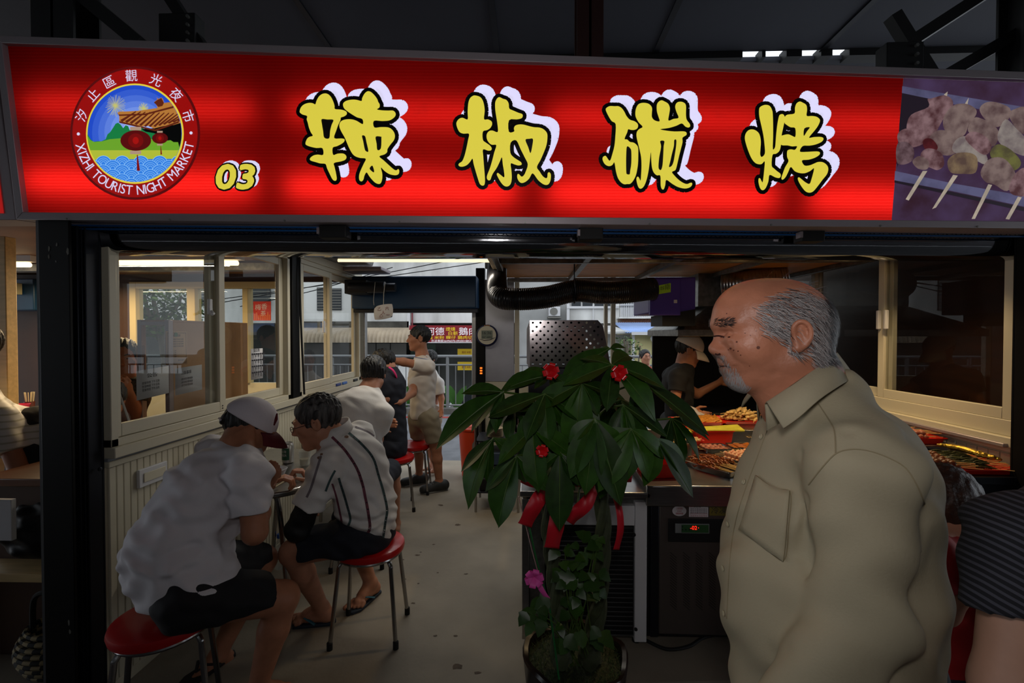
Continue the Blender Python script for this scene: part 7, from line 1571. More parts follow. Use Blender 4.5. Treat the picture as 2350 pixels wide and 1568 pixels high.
# red bins and trays further back
bn = tray(1628, 1014, ZC, .27, .16, .085, .05, m_rtray, 'deep bright red plastic bin holding long green stalks', 'food_bin', 'bin')
for i in range(6):
    b = B(); q = bn.location; y = q.y-.05+.018*i; b.tube(spline([(q.x-.15, y, q.z+.072+.004*(i % 2)), (q.x-.02, y+.005, q.z+.084), (q.x+.20, y-.01, q.z+.088+.003*i)], 5), .0085, 8); tag(b.build('vegetable_stalk', M('pale_stalk', (196, 190, 62), .45, noise=(20, .2))), 'long yellow green stalk lying across the red bin', 'vegetable', 'green stalks in the red bin')
bn2 = tray(1582, 1026, ZC, .13, .14, .05, .2, m_rtray, 'small red plastic bin of skewers beside the deep bin', 'food_bin', 'bin'); skewers('chunk', m_sqd, bn2.location+Vector((-.01, 0, .04)), -1.3, 4, .024, 1, .02, 'pale skewer sticking out of the small red bin', 'skewers in the small red bin', .15)
t5 = tray(1716, 1008, ZC+.0, .2, .2, .05, .05, m_tray, 'steel tray of pink meat skewers next to the red bin'); skewers('chunk', m_chk, t5.location+Vector((.0, 0, .036)), .1, 6, .028, 1, .02, 'pink meat skewer in tray next to red bin', 'pink meat skewers')
ZR2 = .886
t6 = tray(1598, 971, ZR2, .34, .2, .022, .0, m_rtray, 'shallow red tray of fried tofu skins in front of cook')
for i in range(7):
    b = B(); n = 8; w, d = .055, .07; vs = [(w*(2*u/(n-1)-1), d*(2*v/(n-1)-1), .006*math.sin(u*1.7+v*2.1+i)+.004) for v in range(n) for u in range(n)]; b.add(vs, [(v*n+u, v*n+u+1, (v+1)*n+u+1, (v+1)*n+u) for v in range(n-1) for u in range(n-1)]); o = b.build('tofu_skin', M('fried_tofu', (190, 124, 44), .5, noise=(40, .35), bump=(60, .5))); o.modifiers.new('s', 'SOLIDIFY').thickness = .008
    o.location = t6.location+Vector((-.11+.036*i, rng.uniform(-.02, .02), .016+.006*(i % 2))); o.rotation_euler = (.15, -.3+rng.uniform(-.1, .1), rng.uniform(-.3, .3)); tag(o, 'golden fried tofu skin in the shallow red tray', 'tofu', 'fried tofu skins')
t7 = tray(1700, 968, ZR2, .36, .22, .022, .0, m_rtray, 'shallow red tray heaped with pale squid skewers'); 
for lz, nn in ((.024, 7), (.044, 6), (.062, 4), (.078, 2)): skewers('squid', m_sqd, t7.location+Vector((.0, .01, lz)), -.75, nn, .034, 1, .02, 'pale squid skewer in the heaped red tray', 'squid skewers', .35)
t8 = tray(1765, 985, ZC+.0, .2, .16, .03, .1, m_tray, 'steel tray of yellow fritters beside the squid')
for i in range(6): b = B(); b.ell((0, 0, 0), (.03, .02, .013), 12, 8); o = b.build('fritter', M('yellow_fritter', (210, 150, 36), .5, noise=(40, .3))); o.location = t8.location+Vector((-.06+.026*i, rng.uniform(-.03, .03), .024+.006*(i % 2))); o.rotation_euler = (rng.uniform(-.2, .2), rng.uniform(-.3, .3), rng.uniform(0, 3)); tag(o, 'yellow fritter piece in the small steel tray', 'fritter', 'fritters in the tray')
# steel cup by the bins and a lettuce bag left of the tray
q = PZ(1570, 1050, ZC); t = thing('steel_cup', 'steel utensil cup standing beside the small red bin', 'cup', q); b = B(); b.lathe([(.04, .001), (.045, .09), (.047, .092), (.043, .09), (.038, .005)], 24, q); b.build('cup', m_steel, t); 
q = PZ(1500, 1095, ZC); o = tray(1510, 1085, ZC, .2, .2, .07, .1, m_rtray, 'red basket on the worktop half hidden behind plant leaves', 'food_bin', 'bin')
# --- right side table
ZS = .89
r1 = tray(2215, 1068, ZS, .42, .27, .022, .0, m_rtray, 'large red tray of dark skewers on the right side table'); r1.location = (2.01, 2.22, ZS+.001)
skewers('greens', m_grn, r1.location+Vector((.06, .0, .024)), 1.25, 9, .026, 2, .012, 'dark green vegetable skewer in the large red tray', 'dark skewers on side table', .12); skewers('chunk', m_drk, r1.location+Vector((-.09, .0, .026)), 1.3, 8, .026, 2, .012, 'dark soy meat skewer in the large red tray', 'soy skewers on side table', .12)
rb = thing('serving_stand', 'small steel stand raising a tray on the right side table', 'stand', (2.04, 2.54, ZS)); bx('deck', rb, 1.86, 2.22, 2.42, 2.66, ZS+.045, ZS+.052, m_steel)
for x in (1.88, 2.20): bx('leg', rb, x-.008, x+.008, 2.44, 2.64, ZS+.001, ZS+.045, m_steel)
r2 = tray(2130, 1000, ZS+.052, .32, .2, .03, .0, m_rtray, 'red tray of reddish skewers raised on the stand'); r2.location = (2.04, 2.54, ZS+.053); skewers('chunk', m_chk, r2.location+Vector((.02, 0, .032)), 1.5, 6, .028, 2, .016, 'reddish skewer with long stick on the raised tray', 'skewers on the raised tray', .15)
# foil parcel
q = PZ(2240, 1045, ZS+.02); b = B(); n, m = 26, 9; pts = spline([PZ(2150, 1020, ZS+.085), PZ(2200, 1028, ZS+.08), PZ(2255, 1044, ZS+.07), PZ(2300, 1056, ZS+.06)], 8); rr2 = [.022*math.sin(PI*(i+.6)/(len(pts)+.2))**.6*random.Random(i).uniform(.8, 1.15) for i in range(len(pts))]; b.tube(pts, rr2, 9, flat=.7)
tag(b.build('foil_parcel', M('gold_foil', (196, 160, 66), .22, 1., bump=(50, .9)), smooth=False), 'long crumpled foil parcel on the right side tray', 'foil parcel')
# ================================================================== across the street
def fbox(name, par, px0, py0, px1, py1, Y, d, mat, bev=None):
    a, c = PY(px0, py0, Y), PY(px1, py1, Y); b = B(); b.box(a.x, c.x, Y, Y+d, c.z, a.z); return b.build(name, mat, par, bevel=bev)
m_wallw = M('stained_white_wall', (226, 225, 222), .85, noise=(.9, .35, .35, .6), col2=(168, 166, 162), stretch=(1, 1, .25)); m_wallg = M('grey_render_wall', (186, 186, 184), .85, noise=(.7, .3)); m_wally = M('cream_yellow_wall', (204, 194, 140), .8, noise=(.6, .15))
m_win = M('dark_window', (40, 44, 48), .25); m_shut = M('mesh_shutter', (112, 110, 104), .6)
YA = 15.0
A_ = thing('corner_building', 'stained white concrete building with awning and shop sign across the street', 'building', PY(900, 900, YA))
a0 = PY(-200, 0, YA).x; a1 = PY(1186, 0, YA).x; b = B(); b.box(a0, a1, YA, YA+4, PY(0, 742, YA).z, 9.0); b.build('upper_wall', m_wallw, A_)
b = B(); b.box(a0, a1, YA+.9, YA+4, -1.0, PY(0, 742, YA).z-.002); b.build('lower_wall', M('dark_shop_front', (58, 60, 56), .8, noise=(1.2, .4)), A_)
fbox('ledge', A_, 640, 738, 938, 754, YA-.15, .3, M('mossy_ledge', (70, 68, 62), .9, noise=(3, .4)))
aw = B(); p = [PY(px, 0, 1) for px in (660, 940)]
xa_, xb_ = PY(655, 770, YA-.9).x, PY(938, 770, YA-.9).x; z0, z1 = PY(0, 786, YA-.9).z, PY(0, 756, YA-.9).z; n = 90; vs = []
for i in range(n+1):
    x = lerp(xa_, xb_, i/n); w = .035*math.sin(i*PI)*0+.03*math.cos(i*2*PI/3)
    for k in range(7): t_ = k/6; vs.append((x, YA-.15-.75*math.sin(t_*PI/2)+w, lerp(z1+.06, z0, t_*t_)))
aw.add(vs, [(i*7+k, i*7+k+1, (i+1)*7+k+1, (i+1)*7+k) for i in range(n) for k in range(6)]); aw.build('awning', M('beige_awning', (164, 148, 126), .8, noise=(2, .2)), A_)
for i, (x0, x1) in enumerate(((838, 862), (864, 895), (897, 932))):
    sh = fbox('mesh_shutter', A_, x0, 788, x1, 832, YA+.5, .06, m_shut); 
fbox('low_wall', A_, 838, 833, 938, 900, YA-.1, .3, m_wallw); fbox('roller_gate', A_, 690, 790, 832, 900, YA+.4, .06, M('gate_dark', (64, 62, 60), .7, noise=(2, .3)))
for x0, y0, x1, y1 in ((727, 660, 752, 713), (757, 662, 783, 712), (560, 650, 620, 715), (430, 640, 480, 700)):
    w = fbox('window', A_, x0, y0, x1, y1, YA-.04, .1, m_win)
    for k in range(8): fbox('louvre', w, x0+1, lerp(y0, y1, (k+.2)/8), x1-1, lerp(y0, y1, (k+.55)/8), YA-.07, .03, m_shut)
fbox('white_pipe', A_, 934, 690, 941, 752, YA-.15, .1, m_wpaint); fbox('red_pipe', A_, 944, 690, 947, 752, YA-.12, .06, M('pipe_red', (120, 50, 56), .6))
for x0, y0, x1, y1 in ((1050, 801, 1084, 816), (1050, 831, 1084, 850)):
    q = fbox('menu_board', A_, x0, y0, x1, y1, YA+.3, .06, M('menu_yellow', (190, 160, 30), .6, emit=((190, 160, 30), .12))); b = B(); o_ = PY(x0+10, y1-5, YA+.29); add_text(b, '鵝肉 米粉', o_, (1, 0, 0), (0, 0, 1), .09, fit=.3); b.build('print', M('menu_red', (130, 40, 20), .6), q)
fbox('green_gate', A_, 942, 790, 1000, 900, YA+.6, .06, M('gate_green', (44, 60, 48), .7, noise=(3, .3)))
# shop sign with white, yellow and white lettering
SGN = thing('street_sign', 'long maroon restaurant sign with white and yellow lettering across street', 'sign', PY(1030, 787, YA-.6)); YS = YA-.6
q = fbox('panel', SGN, 939, 747, 1150, 786, YS, .12, M('sign_maroon', (104, 10, 22), .5, emit=((118, 10, 24), .35)))
m_sw = M('sign_letter_white', (226, 222, 226), .5, emit=((226, 222, 226), .35)); m_sy2 = M('sign_letter_yellow', (220, 190, 40), .5, emit=((220, 190, 40), .3))
def stext(s, px, py, hpx, wpx, mat, nm):
    b = B(); add_text(b, s, PY(px, py, YS-.012), (1, 0, 0), (0, 0, 1), hpx*YS/FPX*1.15, fit=wpx*YS/FPX); b.build(nm, mat, SGN)
stext('阿德', 978, 768, 17, 42, m_sw, 'lettering'); stext('鵝肉', 1053, 768, 17, 42, m_sw, 'lettering'); stext('煙燻', 1023, 759, 8, 22, m_sy2, 'lettering'); stext('白斬', 1029, 769, 9, 22, m_sy2, 'lettering')
stext('切仔麵 米粉 粿仔 鵝肉切', 958, 778, 7.5, 128, m_sy2, 'lettering'); stext('外送專線26496070-0920018853', 990, 785, 5.5, 92, m_sw, 'lettering')
fbox('edge', SGN, 939, 785.5, 1150, 787.5, YS-.01, .14, m_wpaint)
# right hand houses
YH = 16.0
H_ = thing('apartment_house', 'pale apartment house with air conditioner and balcony bars', 'building', PY(1340, 900, YH))
a0, a1 = PY(1188, 0, YH).x, PY(1700, 0, YH).x; b = B(); b.box(a0, a1, YH, YH+4, -1, 9); b.build('wall', m_wallg, H_)
fbox('white_bay', H_, 1301, 560, 1421, 742, YH-.5, .5, m_wallw); fbox('bay_mullion', H_, 1360, 700, 1363, 742, YH-.56, .06, m_wpaint); fbox('bay_sill', H_, 1301, 703, 1421, 708, YH-.6, .1, m_wpaint); fbox('bay_post', H_, 1301, 640, 1307, 742, YH-.58, .08, m_wpaint)
for x0, x1 in ((1312, 1333), (1337, 1360), (1365, 1386), (1390, 1412)): w = fbox('window', H_, x0, 650, x1, 705, YH-.54, .05, m_win); fbox('frame', w, x0, 676, x1, 678, YH-.57, .03, m_wpaint)
ac = fbox('air_conditioner', H_, 1259, 704, 1286, 726, YH-.5, .5, m_wpaint, .02); q = PY(1271, 715, YH-.51); b = B(); b.lathe([(.13, 0), (.13, .01)], 24, q, (0, -1, 0)); b.build('fan_grille', m_shut, ac); fbox('bracket', ac, 1257, 727, 1288, 730, YH-.5, .5, m_shut)
fbox('window', H_, 1248, 690, 1285, 702, YH-.05, .1, m_win)
bal = fbox('balcony_wall', H_, 1424, 706, 1492, 728, YH-.9, .1, m_wallw)
for i in range(17): x = 1425+i*4.1; fbox('balcony_bar', bal, x, 660, x+1.3, 728, YH-1.0, .03, m_wpaint)
fbox('balcony_rail', bal, 1422, 699, 1492, 701, YH-1.02, .05, m_wpaint); fbox('balcony_dark', H_, 1424, 640, 1500, 706, YH-.02, .06, m_win)
fbox('floor_band', H_, 1421, 728, 1560, 731, YH-1.0, 1.0, m_wallw)
m_brk = M('old_brick', (136, 92, 74), .9, noise=(4, .3))
bw = fbox('brick_wall', H_, 1422, 731, 1560, 747, YH-.8, .3, M('mortar', (110, 96, 86), .9)); bk = None
for r_ in range(4):
    for k in range(17):
        x = 1423+k*8+(4 if r_ % 2 else 0); y = 732+r_*3.7
        if bk is None: bk = fbox('brick', bw, x, y, x+7.2, y+3.1, YH-.83, .05, m_brk); bx0 = PY(x, y, YH-.83)
        else: o = bk.copy(); COL.objects.link(o); dlt = PY(x, y, YH-.83)-bx0; o.location = dlt
# low yellow house with blue sheet roof
YL = 12.5
LH = thing('low_house', 'low cream yellow house with blue corrugated roof beyond railing', 'building', PY(1480, 840, YL))
fbox('wall', LH, 1456, 767, 1620, 900, YL, 2.4, m_wally); fbox('side_wall', LH, 1360, 768, 1455, 900, YL+.5, 1.5, m_wallg)
b = B(); xa_, xb_ = PY(1436, 760, YL-.3).x, PY(1640, 760, YL-.3).x; zf = PY(0, 764, YL-.3).z; n = 120; vs = []
for i in range(n+1): x = lerp(xa_, xb_, i/n); w = .018*math.sin(i*PI/1.5); vs += [(x, YL-.3, zf+w), (x+.15, YL+2.2, zf+.32+w)]
b.add(vs, [(2*i, 2*i+1, 2*i+3, 2*i+2) for i in range(n)]); o = b.build('roof', M('blue_sheet_roof', (150, 176, 226), .5, noise=(1.2, .2)), LH); o.modifiers.new('s', 'SOLIDIFY').thickness = .01
fbox('fascia', LH, 1450, 762, 1640, 769, YL-.34, .04, m_wpaint); fbox('drain_pipe', LH, 1452, 768, 1456, 900, YL-.1, .1, m_wpaint)
b = B(); vs = [(PY(1360, 0, YL).x, YL-.2, PY(0, 767, YL).z), (PY(1446, 0, YL).x, YL-.2, PY(0, 765, YL).z), (PY(1430, 0, YL).x, YL+1.6, PY(0, 750, YL).z), (PY(1360, 0, YL).x, YL+1.6, PY(0, 750, YL).z)]; b.prism(vs, (0, 0, .05)); b.build('flat_roof', m_wallg, LH)
w = fbox('window', LH, 1512, 780, 1560, 829, YL-.03, .06, m_win)
for i in range(9): fbox('bar', w, 1514+i*5, 780, 1515.2+i*5, 829, YL-.07, .03, m_dkgrey)
fbox('bar', w, 1512, 797, 1560, 799, YL-.08, .03, m_dkgrey); fbox('bar', w, 1512, 815, 1560, 817, YL-.08, .03, m_dkgrey)
q = PY(1502, 782, YL-.2); b = B(); b.lathe([(.07, -.12), (.075, 0), (.075, .1), (.05, .13)], 16, q, (.2, -.7, -.6)); b.build('camera_housing', m_wpaint, LH)
# ------------------------------------------------------------------ railing along the street
YR = 8.9
R_ = thing('street_railing', 'grey steel pipe railing along the far side of street', 'railing', PY(960, 945, YR)); m_rail = M('railing_grey', (128, 130, 132), .5, .3)
zt = PY(1000, 818, YR).z
for z, r in ((zt, .03), (zt-.17, .018), (.12, .018)): b = B(); b.tube([(-9, YR, z), (6, YR, z)], r, 10); b.build('rail', m_rail, R_)
xp = PY(1027, 850, YR).x; x = xp-8*1.15; bp = None
while x < 5:
    b = B(); b.tube([(x, YR, -.05), (x, YR, zt)], .03, 10); b.build('post', m_rail, R_); x += 1.15
x = xp-8*1.15+.16
while x < 5:
    if abs(((x-xp)/1.15)-round((x-xp)/1.15)) > .08:
        if bp is None: b = B(); b.tube([(0, YR, .12), (0, YR, zt-.17)], .009, 6); bp = b.build('baluster', m_rail, R_); bp.location.x = x
        else: o = bp.copy(); COL.objects.link(o); o.location = (x, 0, 0)
    x += .1643
b = B(); b.box(-9, 6, YR-.08, YR+.1, -.05, .06); b.build('kerb', M('kerb_stone', (110, 108, 104), .9, noise=(4, .3)), R_)
# ------------------------------------------------------------------ car on the lower road
cy = 11.2; c0 = PY(1012, 900, cy); zc = -1.0
t = thing('parked_car', 'pale silver hatchback car parked behind the railing', 'car', (c0.x+1.6, cy, zc)); m_car = M('silver_car_paint', (176, 178, 180), .25, .4, coat=.5)
prof = [(0, .35), (.02, .62), (.25, .78), (.85, .86), (1.35, 1.28), (1.7, 1.44), (2.5, 1.46), (3.1, 1.36), (3.5, .98), (3.72, .92), (3.78, .5), (3.7, .3), (.1, .28)]
b = B(); b.prism([(c0.x+x-.55, cy-.75, zc+z) for x, z in prof], (0, 1.5, 0)); b.build('body', m_car, t, bevel=.05)
gl = [(1.0, .92), (1.42, 1.27), (1.72, 1.38), (2.45, 1.40), (2.95, 1.31), (3.25, .95)]
b = B(); b.prism([(c0.x+x-.55, cy-.765, zc+z) for x, z in gl], (0, .012, 0)); b.build('side_window', m_win, t)
b = B(); b.box(c0.x+1.95-.55, c0.x+2.03-.55, cy-.775, cy-.762, zc+.92, zc+1.4); b.build('pillar', m_car, t)
for x in (.75, 3.0): 
    b = B(); b.lathe([(.1, 0), (.27, 0), (.3, .03), (.3, .17), (.27, .2)], 24, (c0.x+x-.55, cy-.58, zc+.3), (0, -1, 0)); w = b.build('wheel', m_rubber, t); b = B(); b.lathe([(.19, 0), (.17, .01)], 20, (c0.x+x-.55, cy-.785, zc+.3), (0, -1, 0)); b.build('hub_cap', m_alu, w)
# ------------------------------------------------------------------ greenery: trees and shrubs as leafy crowns
def foliage(name, lb, c, r, n, size, mats, trunk=None, seed=1, cat='tree'):
    rg = random.Random(seed); t = thing(name, lb, cat, (c[0], c[1], trunk[2] if trunk else c[2]-r[2])); b = B()
    for i in range(n):
        while True:
            v = Vector((rg.uniform(-1, 1), rg.uniform(-1, 1), rg.uniform(-1, 1)))
            if .25 < v.length < 1: break
        p = Vector((c[0]+v.x*r[0], c[1]+v.y*r[1], c[2]+v.z*r[2])); d = Vector((rg.uniform(-1, 1), rg.uniform(-1, 1), rg.uniform(-1, .6))).normalized(); y = d.cross(Vector((rg.uniform(-1, 1), rg.uniform(-1, 1), rg.uniform(-1, 1)))).normalized(); s_ = size*rg.uniform(.6, 1.3); b.cur = rg.randrange(len(mats))
        b.add([p, p+d*s_*.5+y*s_*.28, p+d*s_, p+d*s_*.5-y*s_*.28], [(0, 1, 2, 3)])
    stuff(b.build('foliage', mats, t))
    if trunk is not None:
        b = B(); b.tube(spline([trunk, lerp(Vector(trunk), Vector(c), .5)+Vector((.08, 0, 0)), c], 5), [.12, .11, .1, .09, .08, .07, .06, .05, .04, .035, .03][:11], 8); b.build('trunk', M('tree_bark', (112, 102, 88), .9, noise=(8, .3), bump=(20, .6)), t)
        for k in range(6): d = Vector((rg.uniform(-1, 1)*r[0], rg.uniform(-1, 1)*r[1], rg.uniform(.1, .9)*r[2])); m_ = lerp(Vector(trunk), Vector(c), rg.uniform(.55, .9)); b = B(); b.tube(spline([m_, m_+d*.5+Vector((0, 0, .1)), Vector(c)+d*.8], 4), .02, 6); b.build('branch', MATS['tree_bark'], t)
mg = [M('tree_leaf_a', (70, 96, 44), .6), M('tree_leaf_b', (96, 120, 58), .6), M('tree_leaf_c', (48, 72, 32), .6)]
q = PY(352, 690, 7.2); foliage('street_tree', 'leafy street tree seen through the next stall window', q, (.75, .6, .62), 1500, .09, mg, (q.x+.25, 7.2, -.05), 2)
q = PY(255, 850, 7.6); foliage('shrub', 'dense green shrub behind the woman at the window', q, (.5, .4, .55), 900, .09, mg, None, 3, 'shrub')
q = PY(1440, 800, 10.5); foliage('sapling', 'thin sapling in front of the cream yellow house', (q.x, q.y, q.z), (.35, .3, .3), 260, .07, mg, (q.x, 10.5, -1.0), 4)
q = PY(40, 720, 7.4); t = thing('street_tree', 'pale thick tree trunk at left picture edge', 'tree', (q.x, 7.4, -.05)); b = B(); b.tube(spline([(q.x+.05, 7.4, -.05), (q.x, 7.4, 1.0), (q.x+.05, 7.4, 2.0), (q.x-.1, 7.4, 3.2)], 8), .19, 14); b.build('trunk', MATS['tree_bark'], t)
m_ban = M('banana_leaf', (58, 106, 38), .5, noise=(3, .2))
for px, py, s_ in ((926, 905, 1), (1046, 895, 1), (1016, 905, .8)):
    q = PY(px, 945, 9.15); t = thing('banana_plant', 'broad leaved green plant by the railing, %s' % {926: 'left of the standing man', 1046: 'before the car', 1016: 'right of the standing man'}[px], 'plant', (q.x, 9.15, -.02))
    for k in range(4):
        a = rng.uniform(-.9, .9); b = B(); vs = []
        for i in range(7): u = i/6; w = .09*s_*math.sin(PI*min(1, u*.9+.1)); x = q.x+math.sin(a)*u*.45; z = -.02+u*.75*s_-.25*u*u; vs += [(x-w*math.cos(a), 9.15+.02*k, z+w*.3), (x+w*math.cos(a), 9.15+.03*k, z-w*.3)]
        b.add(vs, [(2*i, 2*i+1, 2*i+3, 2*i+2) for i in range(6)]); b.build('leaf', m_ban, t)
# overhead cables
for i, (p0, p1) in enumerate((((780, 640), (1000, 598)), ((690, 668), (760, 650)), ((860, 632), (1145, 590)))):
    a, c = PY(*p0, 12), PY(*p1, 12); d = c-a; b = B(); b.tube(spline([a-d*2, (a+c)/2-Vector((0, 0, .08)), c+d*2], 8), .012, 5); tag(b.build('overhead_cable', m_rubber), 'thin black overhead cable, %s' % ('lowest over the blue shutter', 'seen in the left window', 'highest above the doorway')[i], 'cable')
# pedestrian beyond the counter
J = dict(pel=pw(1482, 925, 7.4), ch=pw(1483, 870, 7.4), nk=pw(1482, 842, 7.4), ls=pw(1500, 858, 7.4), le=pw(1504, 890, 7.4), lw=pw(1498, 915, 7.3), rs=pw(1464, 858, 7.4), re=pw(1460, 890, 7.4), rw=pw(1464, 915, 7.3), lh=pw(1490, 930, 7.4), rh=pw(1474, 930, 7.4), lk=pw(1490, 960, 7.4), rk=pw(1474, 960, 7.4), la=V3(0, 7.4, .04), ra=V3(0, 7.4, .04), tf=V3(0, -1, 0))
for a in 'lr': J[a+'k'][2] = .42; J[a+'a'] = J[a+'k']*V3(1, 1, 0)+V3(0, 0, .04)
figure('passer-by in red top out on the street beyond the counter', (J['pel'][0], 7.4, -.05), J, m_red_s, m_navy, m_skin_b, hc=pw(1481, 820, 7.4), fwd=(.2, -1, 0), k=.95, vox=.014, hands=False)
# unseen dark wall for the stalls opposite, added to darken reflections
b = B(); b.box(-13, 12, -4.3, -4.05, -.04, 3.5); struct(b.build('wall_unseen_opposite', M('unseen_dark_wall', (62, 58, 60), .8, noise=(1.5, .5))))
# ================================================================== the next stall, seen through the left windows
m_nwood = M('neighbour_ceiling_board', (120, 84, 52), .6, noise=(4, .2)); m_brn = M('neighbour_dark_panel', (70, 44, 26), .6, noise=(3, .2)); m_yfr = M('cream_frame_warm', (206, 186, 134), .5)
b = B(); b.box(-6.2, XL-.07, 1.95, 4.9, 2.16, 2.2); struct(b.build('ceiling_next_stall', m_nwood))
YN = 4.75
# rear wall with big window
t = B(); nx0, nx1 = PY(302, 700, YN).x, PY(662, 700, YN).x; zt = PY(300, 648, YN).z
t.box(-6.2, nx0, YN, YN+.06, 0, 2.16); nw = struct(t.build('wall_next_rear', m_brn)); t = B(); t.box(nx0, XL-.07, YN, YN+.06, zt, 2.16); struct(t.build('wall_next_lintel', m_brn)); t = B(); t.box(nx0, XL-.07, YN, YN+.06, 0, 1.0); struct(t.build('wall_next_sill', m_bead))
fr = B(); w5 = struct(B().box(nx0, nx0+.07, YN-.03, YN+.07, 1.0, zt).build('window_5', m_yfr, bevel=.004))
for x0, x1, z0, z1 in ((nx0+.07, nx1, zt-.07, zt), (PY(433, 700, YN).x, PY(452, 700, YN).x, 1.0, zt-.07), (nx1-.05, nx1, 1.0, zt-.07), (PY(560, 700, YN).x, PY(572, 700, YN).x, 1.0, zt-.07)):
    b = B(); b.box(x0, x1, YN-.03, YN+.07, z0, z1); b.build('frame_bar', m_yfr, w5, bevel=.004)
b = B(); b.quad((nx0+.07, YN+.02, 1.0), (PY(433, 700, YN).x, YN+.02, 1.0), (PY(433, 700, YN).x, YN+.02, zt-.07), (nx0+.07, YN+.02, zt-.07)); b.build('pane', m_glass, w5)
b = B(); b.quad((PY(452, 700, YN).x, YN+.02, 1.0), (nx1-.05, YN+.02, 1.0), (nx1-.05, YN+.02, zt-.07), (PY(452, 700, YN).x, YN+.02, zt-.07)); b.build('pane', m_glass, w5)
# red poster
q = PY(594, 690, YN-.036); t = thing('poster', 'small red poster with white brush lettering on the far window', 'poster', q); a, c, e, g = pq(581, 692, 622, 736, YN-.036); bx('sheet', t, a, c, YN-.036, YN-.0335, e, g, M('poster_red', (200, 40, 28), .6), .0005); b = B(); add_text(b, '梅香', (a+.02, YN-.0362, g-.09), (1, 0, .1), (0, 0, 1), .07, fit=.13); add_text(b, '茶', (a+.08, YN-.0362, g-.15), (1, 0, .1), (0, 0, 1), .06); b.build('lettering', m_stk, t)
b = B()
for i in range(9): x = lerp(a+.01, c-.02, i/8); b.box(x, x+.012, YN-.03615, YN-.03605, e+.005, e+.07+.02*math.sin(i*2))
b.build('pattern', M('poster_orange', (220, 110, 50), .6), t)
# fluorescent tubes
m_fl = M('warm_fluorescent', (255, 232, 190), .4, emit=((255, 224, 170), 3.2))
def tube_lamp(p0, p1, Y, lb):
    a, c = PY(*p0, Y), PY(*p1, Y); t = thing('ceiling_light', lb, 'light', (a+c)/2+Vector((0, 0, .03))); b = B(); b.tube([a, c], .02, 12); b.build('tube', m_fl, t); b = B(); b.box(a.x-.04, c.x+.04, Y-.03, Y+.03, a.z+.02, 2.16); b.build('fitting', m_wpaint, t)
tube_lamp((265, 604), (545, 604), 3.6, 'bright fluorescent tube inside the next stall behind window'); tube_lamp((-120, 608), (68, 608), 3.6, 'bright fluorescent tube at far left picture edge')
# trunking bar
b = B(); b.box(-6, XL-.08, 3.9, 4.0, 2.08, 2.14); tag(b.build('cable_tray', m_galv), 'grey cable tray under the ceiling of next stall', 'cable tray')
# display case with wooden side and papers
cx, cy = -2.10, 2.60; zb, zt2 = .86, PX(362, 738, cx).z
t = thing('display_case', 'aluminium framed glass display case with certificate, inside next stall', 'display case', (cx-.1, cy+.2, zb)); m_pl = M('case_plywood', (176, 140, 108), .6, noise=(6, .12))
yb2 = 3.35; xl2 = cx-.185
bx('back_panel', t, cx-.012, cx, cy+.03, yb2, zb, zt2, m_pl, .002); bx('top', t, xl2, cx, cy, yb2, zt2, zt2+.012, m_pl, .002); bx('floor', t, xl2, cx, cy, yb2, zb, zb+.012, m_pl, .002)
for x in (xl2, cx-.02): bx('frame_post', t, x, x+.025, cy-.01, cy+.025, zb, zt2+.012, m_alu)
for z in (zb, zt2-.02): bx('frame_rail', t, xl2+.025, cx-.02, cy-.01, cy+.02, z, z+.022, m_alu)
b = B(); b.quad((xl2+.02, cy+.005, zb+.02), (cx-.02, cy+.005, zb+.02), (cx-.02, cy+.005, zt2-.02), (xl2+.02, cy+.005, zt2-.02)); b.build('pane', m_glass, t)
def sheet(name, lb, X, y0, y1, z0, z1, mat, lines, par=None, tilt=0., border=False, cat='notice'):
    t = thing(name, lb, cat, (X, (y0+y1)/2, z0)) if par is None else par
    b = B(); k = tilt*(y1-y0); b.quad((X, y0, z0), (X, y1, z0+k), (X, y1, z1+k), (X, y0, z1)); o = b.build('sheet', mat, t); o.modifiers.new('s', 'SOLIDIFY').thickness = .0006
    bb = B()
    for s_, u, v, h, w in lines: add_text(bb, s_, (X+.0015, lerp(y0, y1, u), lerp(z0, z1, v)+k*u), (0, 1, tilt), (0, 0, 1), h, fit=w)
    if border:
        for ya, yb_, za, zb_ in ((.06, .94, .05, .058), (.06, .94, .94, .948), (.06, .07, .05, .948), (.93, .94, .05, .948)): bb.add([(X+.0015, lerp(y0, y1, u), lerp(z0, z1, v)) for u, v in ((ya, za), (yb_, za), (yb_, zb_), (ya, zb_))], [(0, 1, 2, 3)])
    if bb.v: bb.build('print', m_ink, o)
    return t
m_pap = M('paper_white', (206, 204, 206), .8); m_papt = M('paper_tan', (184, 154, 124), .8); m_papp = M('paper_pink', (200, 160, 136), .8)
c0, c1 = PX(380, 760, cx+.002), PX(430, 835, cx+.002); sheet('certificate', 'framed certificate print on the side of display case', cx+.002, c0.y, c1.y, c1.z, c0.z, m_papt, [('食品安全證書', .3, .84, .016, .06)]+[('茲證明本攤位符合衛生標準', .15, .74-.07*i, .010, .11) for i in range(4)]+[('姓名 王小明', .15, .4-.06*i, .009, .05) for i in range(4)]+[('觀光夜市', .55, .1, .014, .05)], border=True)
b = B(); q = PX(404, 768, cx+.004); b.lathe([(.013, 0), (.013, .001)], 20, q, (1, 0, 0)); tag(b.build('seal_sticker', M('seal_green', (60, 104, 60), .6)), 'round green seal above the certificate on case', 'sticker')
